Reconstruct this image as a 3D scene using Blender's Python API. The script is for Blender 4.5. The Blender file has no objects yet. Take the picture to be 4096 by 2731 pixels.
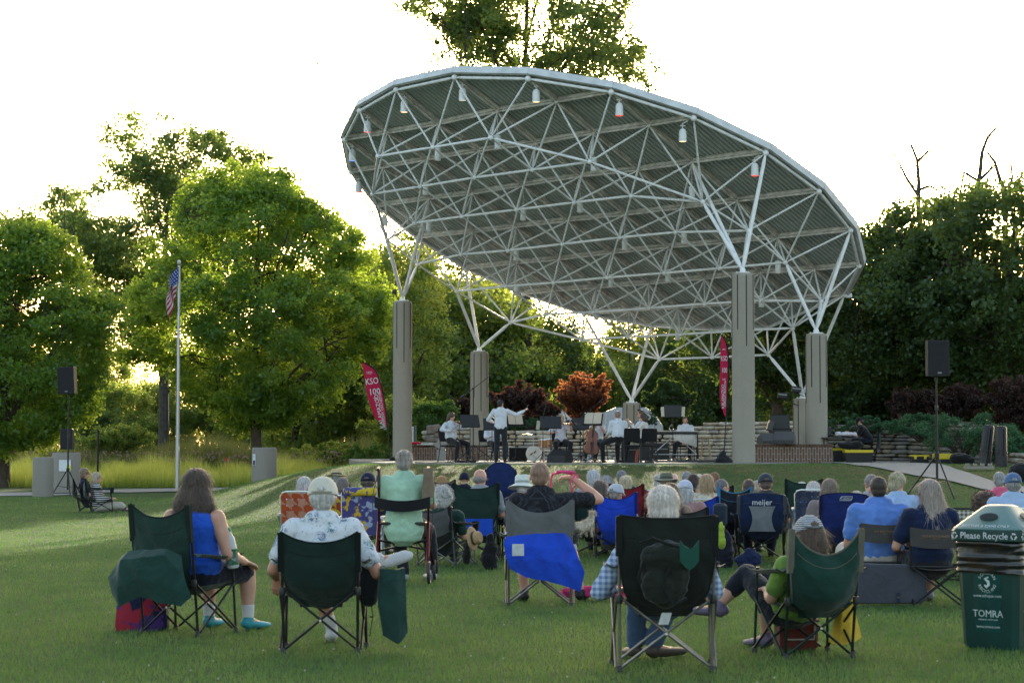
import bpy, math, random
import numpy as np
from mathutils import Vector, Matrix, noise
random.seed(7); rng = np.random.default_rng(11)
TMPS = bpy.data.scenes.new('workbench'); SC = bpy.context.scene; COL = SC.collection
V = Vector; R = math.radians; PI = math.pi

# ------------------------------------------------------------------ survey of the place
# One focal length and one pitch were measured from the photograph; at() turns a sighted
# direction plus a measured distance into a place in the park.
FPX = 8700.0; PITCH = math.atan(429.5 / FPX); EYE = 1.33
def at(px, py, d):
    u = (px - 2048) / FPX; v = (py - 1365.5) / FPX
    x, y, z = u, math.sin(PITCH) * v + math.cos(PITCH), -math.cos(PITCH) * v + math.sin(PITCH)
    k = d / y
    return V((x * k, d, EYE + z * k))
def atx(px, d): return at(px, 1850, d).x
def S(t):
    t = max(0.0, min(1.0, t)); return t * t * (3 - 2 * t)
STAGE_Z = 0.97
def G(x, y):
    if y > 200: return 0.0
    y0 = 40 - 7 * S((x - 4) / 5)
    h = 0.93 * S((y - y0) / (55.5 - y0)) * S((x + 9.6) / 6.0)
    h += 0.03 * math.sin(x * .31 + 1) * math.sin(y * .23) * S((14 - abs(y - 30)) / 8 + .4)
    if y > 76: h += 0.0
    return h

# ------------------------------------------------------------------ mesh building
def basis(ax):
    ax = V(ax).normalized()
    t = V((0, 0, 1)) if abs(ax.z) < .9 else V((1, 0, 0))
    a = ax.cross(t).normalized(); return a, ax.cross(a).normalized()
class MB:
    def __init__(s): s.v = []; s.f = []; s.m = []; s.mi = 0
    def add(s, vs, fs):
        o = len(s.v); s.v += [tuple(q) for q in vs]
        for f in fs: s.f.append(tuple(i + o for i in f)); s.m.append(s.mi)
        return s
    def rings(s, rs, cap=True, close=False):
        n = len(rs[0]); vs = [p for r in rs for p in r]; fs = []
        L = len(rs)
        for i in range(L if close else L - 1):
            a = i * n; b = ((i + 1) % L) * n
            for j in range(n):
                k = (j + 1) % n; fs.append((a + j, a + k, b + k, b + j))
        if cap and not close:
            fs.append(tuple(range(n))[::-1]); fs.append(tuple(range((L - 1) * n, L * n)))
        return s.add(vs, fs)
    def tube(s, p0, p1, r0, r1=None, n=8):
        p0 = V(p0); p1 = V(p1); r1 = r0 if r1 is None else r1
        a, b = basis(p1 - p0)
        c = [(math.cos(2 * PI * i / n), math.sin(2 * PI * i / n)) for i in range(n)]
        return s.rings([[p0 + a * (x * r0) + b * (y * r0) for x, y in c], [p1 + a * (x * r1) + b * (y * r1) for x, y in c]])
    def path(s, pts, r, n=8, close=False):
        pts = [V(p) for p in pts]; rs = []
        L = len(pts)
        rr = r if isinstance(r, (list, tuple)) else [r] * L
        prev = None
        for i, p in enumerate(pts):
            q0 = pts[(i - 1) % L] if (i > 0 or close) else p; q1 = pts[(i + 1) % L] if (i < L - 1 or close) else p
            t = (q1 - q0)
            t = t.normalized() if t.length > 1e-9 else V((0, 0, 1))
            if prev is None: a, b = basis(t)
            else:
                a = prev - t * prev.dot(t)
                a = a.normalized() if a.length > 1e-6 else basis(t)[0]
                b = t.cross(a).normalized()
            prev = a
            rs.append([p + a * (math.cos(2 * PI * k / n) * rr[i]) + b * (math.sin(2 * PI * k / n) * rr[i]) for k in range(n)])
        return s.rings(rs, close=close)
    def box(s, c, d, M=None, bev=0):
        c = V(c); x, y, z = d[0] / 2, d[1] / 2, d[2] / 2
        if bev:
            b = bev; rs = []
            def rect(hx, hy, zz):
                q = [(hx - b, hy), (-hx + b, hy), (-hx, hy - b), (-hx, -hy + b), (-hx + b, -hy), (hx - b, -hy), (hx, -hy + b), (hx, hy - b)]
                return [V((i, j, zz)) for i, j in q]
            rs = [rect(x - b, y - b, -z), rect(x, y, -z + b), rect(x, y, z - b), rect(x - b, y - b, z)]
            rs = [[c + ((M @ p) if M else p) for p in r] for r in rs]
            return s.rings(rs)
        vs = [V((i * x, j * y, k * z)) for k in (-1, 1) for j in (-1, 1) for i in (-1, 1)]
        vs = [c + ((M @ p) if M else p) for p in vs]
        return s.add(vs, [(0, 2, 3, 1), (4, 5, 7, 6), (0, 1, 5, 4), (2, 6, 7, 3), (0, 4, 6, 2), (1, 3, 7, 5)])
    def ell(s, c, r, M=None, n=14, k=9, z0=-1, z1=1):
        c = V(c); rs = []
        if not isinstance(r, (list, tuple)): r = (r, r, r)
        a0 = math.asin(max(-1, z0)); a1 = math.asin(min(1, z1))
        for i in range(k + 1):
            t = a0 + (a1 - a0) * i / k; q = max(math.cos(t), .02); zz = math.sin(t)
            ring = [V((r[0] * q * math.cos(2 * PI * j / n), r[1] * q * math.sin(2 * PI * j / n), r[2] * zz)) for j in range(n)]
            rs.append([c + ((M @ p) if M else p) for p in ring])
        return s.rings(rs)
    def lathe(s, c, prof, n=20, M=None):
        c = V(c); rs = []
        for rad, z in prof:
            rs.append([c + ((M @ V((rad * math.cos(2 * PI * j / n), rad * math.sin(2 * PI * j / n), z))) if M else V((rad * math.cos(2 * PI * j / n), rad * math.sin(2 * PI * j / n), z))) for j in range(n)])
        return s.rings(rs)
    def limb(s, pts, lat=None, n=12):
        """loft of elliptical sections with rounded ends: pts = (point, rx, ry)"""
        P = [V(p[0]) for p in pts]; rs = []
        for i, (p, rx, ry) in enumerate(pts):
            p = V(p); t = (P[min(i + 1, len(P) - 1)] - P[max(i - 1, 0)]).normalized()
            if lat is not None:
                a = V(lat) - t * V(lat).dot(t)
                a = a.normalized() if a.length > 1e-4 else basis(t)[0]
                b = t.cross(a).normalized()
            else: a, b = basis(t)
            def ring(q, k): return [q + a * (math.cos(2 * PI * j / n) * rx * k) + b * (math.sin(2 * PI * j / n) * ry * k) for j in range(n)]
            m = min(rx, ry)
            if i == 0: rs += [ring(p - t * m * .95, .3), ring(p - t * m * .6, .8)]
            rs.append(ring(p, 1))
            if i == len(pts) - 1: rs += [ring(p + t * m * .6, .8), ring(p + t * m * .95, .3)]
        return s.rings(rs)
    def grid(s, P, nu, nv, close=False):
        """P[i][j] rows of points"""
        vs = [p for row in P for p in row]; fs = []
        for i in range(nu - 1):
            for j in range(nv - 1): fs.append((i * nv + j, i * nv + j + 1, (i + 1) * nv + j + 1, (i + 1) * nv + j))
        return s.add(vs, fs)
    def sheet(s, fn, nu, nv, th=.004):
        """thin two-sided cloth from fn(u,v)->point, with edges"""
        P = [[V(fn(i / (nu - 1), j / (nv - 1))) for j in range(nv)] for i in range(nu)]
        N = []
        for i in range(nu):
            row = []
            for j in range(nv):
                du = P[min(i + 1, nu - 1)][j] - P[max(i - 1, 0)][j]; dv = P[i][min(j + 1, nv - 1)] - P[i][max(j - 1, 0)]
                k = du.cross(dv); row.append(k.normalized() if k.length > 1e-9 else V((0, 1, 0)))
            N.append(row)
        A = [[P[i][j] + N[i][j] * th / 2 for j in range(nv)] for i in range(nu)]
        B = [[P[i][j] - N[i][j] * th / 2 for j in range(nv)] for i in range(nu)]
        vs = [p for r in A for p in r] + [p for r in B for p in r]; o = nu * nv; fs = []
        for i in range(nu - 1):
            for j in range(nv - 1):
                a, b, c, d = i * nv + j, i * nv + j + 1, (i + 1) * nv + j + 1, (i + 1) * nv + j
                fs.append((a, b, c, d)); fs.append((o + d, o + c, o + b, o + a))
        bd = [i * nv for i in range(nu)] + [(nu - 1) * nv + j for j in range(1, nv)] + [i * nv + nv - 1 for i in range(nu - 2, -1, -1)] + [j for j in range(nv - 2, 0, -1)]
        for a, b in zip(bd, bd[1:] + bd[:1]): fs.append((a, b, o + b, o + a))
        return s.add(vs, fs)
    def data(s, name='m', smooth=True):
        me = bpy.data.meshes.new(name); me.from_pydata(s.v, [], s.f); me.update()
        return me
    def build(s, name, mats, parent=None, smooth=True, flat_angle=35):
        if not isinstance(mats, (list, tuple)): mats = [mats]
        me = s.data(name)
        for m in mats: me.materials.append(m)
        if len(mats) > 1: me.polygons.foreach_set('material_index', s.m)
        return put(name, me, parent, smooth, flat_angle)
def put(name, me, parent=None, smooth=True, flat_angle=35):
    if smooth and len(me.polygons):
        me.polygons.foreach_set('use_smooth', [True] * len(me.polygons))
        if flat_angle is not None:
            try: me.set_sharp_from_angle(angle=R(flat_angle))
            except Exception: pass
    o = bpy.data.objects.new(name, me); COL.objects.link(o)
    if parent is not None: o.parent = parent
    return o
def tag(o, label=None, cat=None, group=None, kind=None):
    if label: o['label'] = label
    if cat: o['category'] = cat
    if group: o['group'] = group
    if kind: o['kind'] = kind
    return o
def thing(name, label, cat, loc=(0, 0, 0), rz=0, group=None):
    o = bpy.data.objects.new(name, None); COL.objects.link(o); o.empty_display_size = .2
    o.location = loc; o.rotation_euler = (0, 0, rz)
    return tag(o, label, cat, group)
def struct(o): o['kind'] = 'structure'; return o

def np_mesh(name, verts, k, rnd=None):
    """mesh of separate k-gons: verts (n*k,3)"""
    me = bpy.data.meshes.new(name); nv = len(verts); nf = nv // k
    me.vertices.add(nv); me.vertices.foreach_set('co', np.ascontiguousarray(verts, dtype=np.float32).ravel())
    me.loops.add(nv); me.loops.foreach_set('vertex_index', np.arange(nv, dtype=np.int32))
    me.polygons.add(nf); me.polygons.foreach_set('loop_start', np.arange(0, nv, k, dtype=np.int32))
    try: me.polygons.foreach_set('loop_total', np.full(nf, k, dtype=np.int32))
    except Exception: pass
    if rnd is not None:
        a = me.attributes.new('rnd', 'FLOAT', 'FACE'); a.data.foreach_set('value', np.ascontiguousarray(rnd, dtype=np.float32))
    me.update(calc_edges=True)
    return me

# ------------------------------------------------------------------ materials
def c(r, g, b):
    def l(x):
        x /= 255.; return x / 12.92 if x <= .04045 else ((x + .055) / 1.055) ** 2.4
    return (l(r), l(g), l(b))
MC = {}
def nodes(name):
    m = bpy.data.materials.new(name); m.use_nodes = True; nt = m.node_tree
    return m, nt, nt.nodes['Principled BSDF'], nt.nodes['Material Output']
def nd(nt, t, **k):
    n = nt.nodes.new(t)
    for a, b in k.items():
        if a in n.inputs: n.inputs[a].default_value = b
        else: setattr(n, a, b)
    return n
def mixc(nt, fac, a, b, blend='MIX'):
    n = nt.nodes.new('ShaderNodeMix'); n.data_type = 'RGBA'; n.blend_type = blend
    for i, s in ((0, fac), (6, a), (7, b)):
        if isinstance(s, (int, float)): n.inputs[i].default_value = s
        elif isinstance(s, tuple): n.inputs[i].default_value = (*s[:3], 1)
        else: nt.links.new(s, n.inputs[i])
    return n.outputs[2]
def noise_n(nt, scale, coord=None, detail=3, rough=.5, dist=0):
    n = nt.nodes.new('ShaderNodeTexNoise'); n.inputs['Scale'].default_value = scale; n.inputs['Detail'].default_value = detail
    n.inputs['Roughness'].default_value = rough; n.inputs['Distortion'].default_value = dist
    if coord is not None: nt.links.new(coord, n.inputs['Vector'])
    return n.outputs['Fac']
def ramp(nt, src, lo, hi):
    n = nt.nodes.new('ShaderNodeMapRange'); n.inputs[1].default_value = lo; n.inputs[2].default_value = hi
    nt.links.new(src, n.inputs[0]); return n.outputs[0]
def texco(nt, kind='Object'): return nt.nodes.new('ShaderNodeTexCoord').outputs[kind]
def mapping(nt, src, scale=(1, 1, 1), rot=(0, 0, 0), loc=(0, 0, 0)):
    n = nt.nodes.new('ShaderNodeMapping'); n.inputs['Scale'].default_value = scale; n.inputs['Rotation'].default_value = rot; n.inputs['Location'].default_value = loc
    nt.links.new(src, n.inputs['Vector']); return n.outputs[0]
def bump(nt, bs, src, strength=.3, dist=.01):
    b = nt.nodes.new('ShaderNodeBump'); b.inputs['Strength'].default_value = strength; b.inputs['Distance'].default_value = dist
    nt.links.new(src, b.inputs['Height']); nt.links.new(b.outputs[0], bs.inputs['Normal'])
def plain(name, col, rough=.6, metal=0, var=.25, nscale=20, bs=.2, bd=.003, spec=.4):
    key = (name, col, rough, metal)
    if key in MC: return MC[key]
    m, nt, b, o = nodes(name); tc = texco(nt)
    n = noise_n(nt, nscale, tc, 5)
    nt.links.new(mixc(nt, ramp(nt, n, .3, .75), tuple(x * (1 - var) for x in col), tuple(min(1, x * (1 + var * .6)) for x in col)), b.inputs['Base Color'])
    b.inputs['Roughness'].default_value = rough; b.inputs['Metallic'].default_value = metal
    b.inputs['Specular IOR Level'].default_value = spec
    if bs: bump(nt, b, noise_n(nt, nscale * 4, tc, 3), bs, bd)
    MC[key] = m; return m
def fabric(col, name='fabric', folds=.6):
    key = ('fab', name, col)
    if key in MC: return MC[key]
    m, nt, b, o = nodes(name + '_cloth'); tc = texco(nt)
    big = noise_n(nt, 7, tc, 3, .55, .8); weave = noise_n(nt, 260, tc, 2)
    nt.links.new(mixc(nt, ramp(nt, big, .3, .7), tuple(x * .78 for x in col), tuple(min(1, x * 1.1) for x in col)), b.inputs['Base Color'])
    b.inputs['Roughness'].default_value = .85; b.inputs['Specular IOR Level'].default_value = .2
    try:
        b.inputs['Sheen Weight'].default_value = .15
    except Exception: pass
    ad = nt.nodes.new('ShaderNodeMath'); ad.operation = 'MULTIPLY_ADD'; ad.inputs[1].default_value = .04
    nt.links.new(weave, ad.inputs[0]); nt.links.new(big, ad.inputs[2])
    bump(nt, b, ad.outputs[0], folds, .03)
    MC[key] = m; return m
def skin(col=(0.50, 0.29, 0.21)):
    key = ('skin', col)
    if key in MC: return MC[key]
    m, nt, b, o = nodes('skin'); tc = texco(nt)
    n = noise_n(nt, 14, tc, 4)
    nt.links.new(mixc(nt, ramp(nt, n, .3, .7), tuple(x * k for x, k in zip(col, (.9, .78, .74))), col), b.inputs['Base Color'])
    b.inputs['Roughness'].default_value = .5
    try: b.inputs['Subsurface Weight'].default_value = 0.0
    except Exception: pass
    bump(nt, b, noise_n(nt, 120, tc, 3), .15, .002)
    MC[key] = m; return m
def hairm(col, name='hair'):
    key = ('hair', col)
    if key in MC: return MC[key]
    m, nt, b, o = nodes(name); tc = texco(nt)
    mp = mapping(nt, tc, (70, 70, 9)); n = noise_n(nt, 1.0, mp, 4, .65, .6)
    nt.links.new(mixc(nt, ramp(nt, n, .32, .68), tuple(x * .45 for x in col), tuple(min(1, x * 1.35) for x in col)), b.inputs['Base Color'])
    b.inputs['Roughness'].default_value = .55
    bump(nt, b, n, .8, .012)
    MC[key] = m; return m
def metal(col=(.55, .56, .58), rough=.35): return plain('metal_tube', col, rough, .85, .15, 30, .05, .001)
def plastic(col, rough=.45): return plain('plastic', col, rough, 0, .12, 12, .06, .001)
def leaf_mat(name, dcol, tcol, ycol, mixt=.5):
    key = ('leaf', name)
    if key in MC: return MC[key]
    m, nt, b, o = nodes(name); nt.nodes.remove(b)
    at_ = nt.nodes.new('ShaderNodeAttribute'); at_.attribute_name = 'rnd'
    r = at_.outputs['Fac']
    d = nt.nodes.new('ShaderNodeBsdfDiffuse'); t = nt.nodes.new('ShaderNodeBsdfTranslucent'); g = nt.nodes.new('ShaderNodeBsdfGlossy')
    g.inputs['Roughness'].default_value = .45; g.inputs['Color'].default_value = (.6, .65, .6, 1)
    nt.links.new(mixc(nt, r, tuple(x * .6 for x in dcol), tuple(x * 1.5 for x in dcol)), d.inputs['Color'])
    nt.links.new(mixc(nt, r, tcol, ycol), t.inputs['Color'])
    ms = nt.nodes.new('ShaderNodeMixShader'); ms.inputs[0].default_value = mixt
    nt.links.new(d.outputs[0], ms.inputs[1]); nt.links.new(t.outputs[0], ms.inputs[2])
    m2 = nt.nodes.new('ShaderNodeMixShader'); m2.inputs[0].default_value = .045
    nt.links.new(ms.outputs[0], m2.inputs[1]); nt.links.new(g.outputs[0], m2.inputs[2])
    nt.links.new(m2.outputs[0], o.inputs['Surface'])
    MC[key] = m; return m

def text_mesh(txt, size, mat, parent, loc, rot, name='lettering', extr=.0008, sx=1, space=1, align='CENTER'):
    cu = bpy.data.curves.new(name, 'FONT'); cu.body = txt; cu.size = size; cu.extrude = extr
    cu.align_x = align; cu.align_y = 'CENTER'; cu.space_character = space; cu.resolution_u = 2
    to = bpy.data.objects.new('tmp_text', cu); TMPS.collection.objects.link(to)
    vl = TMPS.view_layers[0]; vl.update()
    me = bpy.data.meshes.new_from_object(to.evaluated_get(vl.depsgraph))
    bpy.data.objects.remove(to); me.name = name; me.materials.clear(); me.materials.append(mat)
    M = Matrix.Translation(V(loc)) @ (rot if isinstance(rot, Matrix) else Matrix.Rotation(0, 4, 'X')) @ Matrix.Diagonal((sx, 1, 1, 1))
    me.transform(M)
    return put(name, me, parent, False)
RX90 = Matrix.Rotation(PI / 2, 4, 'X')     # text standing upright, read from -Y

# voxel union of overlapping shapes into ONE continuous surface
def fuse(mb, voxel, smooth=4, fold=0, fscale=9, seed=0):
    me = mb.data('tmp'); o = bpy.data.objects.new('tmp', me); TMPS.collection.objects.link(o)
    r = o.modifiers.new('r', 'REMESH'); r.mode = 'VOXEL'; r.voxel_size = voxel; r.adaptivity = 0
    if smooth:
        s = o.modifiers.new('s', 'SMOOTH'); s.factor = .5; s.iterations = smooth
    vl = TMPS.view_layers[0]; vl.update(); dg = vl.depsgraph
    out = bpy.data.meshes.new_from_object(o.evaluated_get(dg)); bpy.data.objects.remove(o); bpy.data.meshes.remove(me)
    if fold and len(out.vertices):
        n = len(out.vertices); co = np.empty(n * 3, np.float32); out.vertices.foreach_get('co', co); co = co.reshape(-1, 3)
        no = np.empty(n * 3, np.float32); out.vertices.foreach_get('normal', no); no = no.reshape(-1, 3)
        off = np.array([noise.noise(V((p[0] * fscale + seed, p[1] * fscale * .7, p[2] * fscale * 1.7))) + .5 * noise.noise(V((p[0] * fscale * 2.3, p[1] * fscale * 2.1 + seed, p[2] * fscale * 3))) for p in co])
        co += no * (off * fold)[:, None]; out.vertices.foreach_set('co', co.ravel()); out.update()
    return out
def mesh_obj(name, me, mat, parent=None):
    me.materials.clear(); me.materials.append(mat); me.name = name
    return put(name, me, parent, True, None)
SKY_K=.52; SKY_FILL_K=1.45
# ------------------------------------------------------------------ camera, sun and sky
cam_d = bpy.data.cameras.new('camera'); cam = bpy.data.objects.new('camera', cam_d); COL.objects.link(cam)
cam_d.sensor_width = 23.5; cam_d.lens = FPX * 23.5 / 4096; cam_d.clip_end = 5000; cam_d.clip_start = .1
cam.location = (0, 0, EYE); cam.rotation_euler = (PI / 2 + PITCH, 0, 0); SC.camera = cam
cam_d.dof.use_dof = True; cam_d.dof.focus_distance = 45; cam_d.dof.aperture_fstop = 5.6
SUN_EL = R(10.8); SUN_AZ = R(4.2)          # azimuth measured from +Y (away from the camera) towards +X
sdir = V((math.sin(SUN_AZ) * math.cos(SUN_EL), math.cos(SUN_AZ) * math.cos(SUN_EL), math.sin(SUN_EL)))
sl = bpy.data.lights.new('sun', 'SUN'); sl.energy = 9.0; sl.angle = R(.55); sl.color = (1, .90, .70)
so = bpy.data.objects.new('sun', sl); COL.objects.link(so); so.rotation_euler = sdir.to_track_quat('Z', 'Y').to_euler()
w = bpy.data.worlds.new('World'); SC.world = w; w.use_nodes = True; nt = w.node_tree
bg = nt.nodes['Background']; sky = nt.nodes.new('ShaderNodeTexSky'); sky.sky_type = 'NISHITA'; sky.sun_disc = False
sky.sun_elevation = SUN_EL; sky.sun_rotation = SUN_AZ; sky.air_density = 1.2; sky.dust_density = 3.5; sky.ozone_density = 1.0
nt.links.new(sky.outputs[0], bg.inputs['Color']); bg.inputs['Strength'].default_value = SKY_K
# bluish fill light added to the sky, strongest low and towards the sun
geo = nt.nodes.new('ShaderNodeTexCoord'); sep = nt.nodes.new('ShaderNodeSeparateXYZ'); nt.links.new(geo.outputs['Generated'], sep.inputs[0])
mr = nt.nodes.new('ShaderNodeMapRange'); mr.inputs[1].default_value = -.1; mr.inputs[2].default_value = .55; mr.inputs[3].default_value = 1; mr.inputs[4].default_value = 0
nt.links.new(sep.outputs['Z'], mr.inputs[0])
mr2 = nt.nodes.new('ShaderNodeMapRange'); mr2.inputs[1].default_value = -.9; mr2.inputs[2].default_value = .7; mr2.inputs[3].default_value = .6; mr2.inputs[4].default_value = 1
nt.links.new(sep.outputs['Y'], mr2.inputs[0])
mm = nt.nodes.new('ShaderNodeMath'); mm.operation = 'MULTIPLY'; nt.links.new(mr.outputs[0], mm.inputs[0]); nt.links.new(mr2.outputs[0], mm.inputs[1])
b2 = nt.nodes.new('ShaderNodeBackground'); b2.inputs['Color'].default_value = (.84, .92, 1, 1); nt.links.new(mm.outputs[0], b2.inputs['Strength'])
ml = nt.nodes.new('ShaderNodeMath'); ml.operation = 'MULTIPLY'; ml.inputs[1].default_value = SKY_FILL_K; nt.links.new(mm.outputs[0], ml.inputs[0]); nt.links.new(ml.outputs[0], b2.inputs['Strength'])
ads = nt.nodes.new('ShaderNodeAddShader'); nt.links.new(bg.outputs[0], ads.inputs[0]); nt.links.new(b2.outputs[0], ads.inputs[1])
nt.links.new(ads.outputs[0], nt.nodes['World Output'].inputs['Surface'])
SC.view_settings.view_transform = 'Standard'; SC.view_settings.look = 'None'; SC.view_settings.exposure = 0
SC.cycles.max_bounces = 6; SC.cycles.diffuse_bounces = 3; SC.cycles.transmission_bounces = 4; SC.cycles.glossy_bounces = 2
SC.cycles.use_denoising = True; SC.cycles.sample_clamp_indirect = 4

# ------------------------------------------------------------------ ground
def ground_mat():
    m, nt, b, o = nodes('lawn'); tc = texco(nt)
    n1 = noise_n(nt, .35, tc, 4, .6); n2 = noise_n(nt, 2.2, tc, 4, .6); n3 = noise_n(nt, 40, mapping(nt, tc, (1, .35, 1)), 4, .7)
    a = mixc(nt, ramp(nt, n1, .35, .7), (.040, .104, .030), (.060, .140, .038))
    a = mixc(nt, ramp(nt, n2, .3, .75), a, (.070, .130, .040))
    # drier turf up on the bank
    sp = nt.nodes.new('ShaderNodeSeparateXYZ'); nt.links.new(tc, sp.inputs[0])
    hz = ramp(nt, sp.outputs['Z'], .25, .85)
    mu = nt.nodes.new('ShaderNodeMath'); mu.operation = 'MULTIPLY'; nt.links.new(hz, mu.inputs[0]); nt.links.new(ramp(nt, noise_n(nt, .9, tc, 5, .65), .32, .6), mu.inputs[1])
    a = mixc(nt, mu.outputs[0], a, (.17, .125, .06))
    a = mixc(nt, ramp(nt, n3, .35, .75), mixc(nt, .55, a, (.008, .014, .005)), a)
    nt.links.new(a, b.inputs['Base Color']); b.inputs['Roughness'].default_value = .95; b.inputs['Specular IOR Level'].default_value = .1
    bump(nt, b, n3, .9, .04); return m
M_LAWN = ground_mat()
xs = sorted(set([-2500, -900, -400, -200, -120, -80, -60, -45] + [x * .75 for x in range(-48, 49)] + [45, 60, 80, 120, 200, 400, 900, 2500]))
ys = sorted(set([-300, -100, -40, -15, -5] + [y * .75 for y in range(0, 134)] + [105, 115, 130, 160, 220, 400, 900, 3500]))
mb = MB(); mb.grid([[V((x, y, G(x, y))) for x in xs] for y in ys], len(ys), len(xs))
struct(mb.build('ground', M_LAWN))

def blades(n, region, h, w, lean, seed=1, zf=G):
    """region() -> (x,y) arrays; one triangle per blade"""
    r = np.random.default_rng(seed); x, y = region(r, n); n = len(x)
    z = np.array([zf(a, b) for a, b in zip(x, y)])
    ang = r.uniform(0, 2 * PI, n); hh = h * r.uniform(.55, 1.3, n) if not callable(h) else h(x, y) * r.uniform(.5, 1.25, n)
    ww = w(y) if callable(w) else np.full(n, w)
    dx = np.cos(ang); dy = np.sin(ang); la = r.uniform(0, 2 * PI, n); ll = hh * lean * r.uniform(.2, 1, n)
    b = np.stack([x, y, z - .005], 1); s = np.stack([dx * ww / 2, dy * ww / 2, 0 * x], 1)
    tip = b + np.stack([np.cos(la) * ll, np.sin(la) * ll, hh], 1)
    return np.stack([b - s, b + s, tip], 1).reshape(-1, 3), r.uniform(0, 1, n)
def lawn_region(r, n):
    y = 6.8 * (60 / 6.8) ** (r.uniform(0, 1, n) ** 1.12)            # density falls with the square of distance
    x = r.uniform(-1, 1, n) * (y * .245 + 1.2)
    return x, y
v, rn = blades(420000, lawn_region, .036, lambda y: .0026 + .00034 * y, .7, 3)
pat = np.array([.5 + .5 * noise.noise(V((p[0] * .9, p[1] * .5, 3))) + .3 * noise.noise(V((p[0] * 3, p[1] * 2, 9))) for p in v[::3]])
me = np_mesh('lawn_grass', v, 3, np.clip(pat * 1.15 + rn * .35 - .35, 0, 1))
me.materials.append(leaf_mat('lawn_blade', (.048, .130, .036), (.12, .26, .05), (.28, .36, .08), .4))
tag(put('lawn_grass', me, None, False), 'short mown grass blades of the lawn', 'grass', kind='stuff')
# clover flowers sprinkled over the lawn
mb = MB()
for i in range(170):
    y = 9 * (55 / 9) ** random.random(); x = random.uniform(-1, .9) * (y * .24)
    mb.ell((x, y, G(x, y) + .035), (.007, .007, .006), n=5, k=3)
tag(mb.build('clover_flower_heads', plain('clover', (.38, .38, .32), .8)), 'tiny white clover heads scattered over the lawn', 'clover', kind='stuff')

# ------------------------------------------------------------------ stage slab and paths
def concrete(name, col, sc=6, speck=True):
    key = ('conc', name)
    if key in MC: return MC[key]
    m, nt, b, o = nodes(name); tc = texco(nt)
    n1 = noise_n(nt, sc * .4, tc, 5, .6); n2 = noise_n(nt, 90, tc, 3, .8)
    a = mixc(nt, ramp(nt, n1, .3, .7), tuple(x * .72 for x in col), col)
    st = noise_n(nt, 1.6, mapping(nt, tc, (3, 3, .25)), 4, .6)
    a = mixc(nt, ramp(nt, st, .35, .62), tuple(x * .72 for x in col), a)
    if speck: a = mixc(nt, ramp(nt, n2, .45, .7), tuple(x * .6 for x in col), a)
    nt.links.new(a, b.inputs['Base Color']); b.inputs['Roughness'].default_value = .9
    bump(nt, b, n2, .5, .008); MC[key] = m; return m
M_CONC = concrete('column_concrete', (.46, .415, .345)); M_SLAB = concrete('slab_concrete', (.36, .34, .30)); M_PATH = concrete('path_concrete', (.36, .35, .33))
stage = [(-3.7, 58.5), (-3.1, 56.0), (0, 55.1), (4, 55.2), (6.6, 56.4), (8.2, 60), (10.5, 60.5), (12, 63), (12, 80), (-6, 80), (-5.0, 68)]
mb = MB(); n = len(stage)
mb.add([V((x, y, .70)) for x, y in stage] + [V((x, y, STAGE_Z)) for x, y in stage], [tuple(range(n, 2 * n))] + [(i, (i + 1) % n, n + (i + 1) % n, n + i) for i in range(n)])
struct(mb.build('stage_floor', M_SLAB, smooth=False))
def strip(name, a, b, mat, dz=.02, k=8):
    mb = MB(); P = []
    for i in range(len(a) - 1):
        for s_ in range(k):
            t = s_ / k; p = V(a[i]).lerp(V(a[i + 1]), t); q = V(b[i]).lerp(V(b[i + 1]), t)
            P.append([V((x, y, G(x, y) + dz)) for x, y in [tuple(p.lerp(q, j / 6))[:2] for j in range(7)]])
    mb.grid(P, len(P), 7); return struct(mb.build(name, mat))
def gp(px, d): return (atx(px, d), d)
strip('path_right', [gp(3300, 62.5), gp(3450, 62.5), gp(3640, 60.5), gp(3740, 56), gp(3825, 51), gp(3960, 47), gp(4150, 44.5), gp(4700, 41)],
      [gp(3420, 53.5), gp(3470, 52.8), gp(3560, 50.5), gp(3660, 48.5), gp(3776, 47.3), gp(3950, 44.2), gp(4150, 42), gp(4700, 38.5)], M_PATH, .03)
strip('path_left', [gp(-300, 66), gp(200, 67), gp(500, 72), gp(800, 74.5), gp(1150, 76), gp(1300, 79)],
      [gp(-300, 61), gp(200, 62), gp(500, 66.5), gp(800, 69), gp(1150, 71), gp(1330, 75)], M_PATH, .012)
# pale edging stones of the path up the left bank
for i, (px, d, w_) in enumerate([(1150, 74, .7), (1200, 73, .6), (1250, 72, .8), (1215, 71, .45), (1300, 71, .6), (1120, 75, .4), (1340, 70, .5), (1130, 70.2, .5)]):
    x, y = gp(px, d); mb = MB()
    pts = [(math.cos(a) * w_ * random.uniform(.8, 1.1) * .5, math.sin(a) * w_ * random.uniform(.5, .8) * .9) for a in [k * PI / 4 for k in range(8)]]
    mb.rings([[V((p, q, 0)) for p, q in pts], [V((p, q, .07)) for p, q in pts], [V((p * .9, q * .9, .09)) for p, q in pts]])
    o = mb.build('stepping_stone', plain('limestone', (.42, .39, .33), .9, 0, .3, 6, .5, .02)); o.location = (x, y, G(x, y) - .01)
    tag(o, 'flat pale stepping stone set in the left bank of the lawn', 'stepping stone', 'stepping stones on the left bank')
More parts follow.
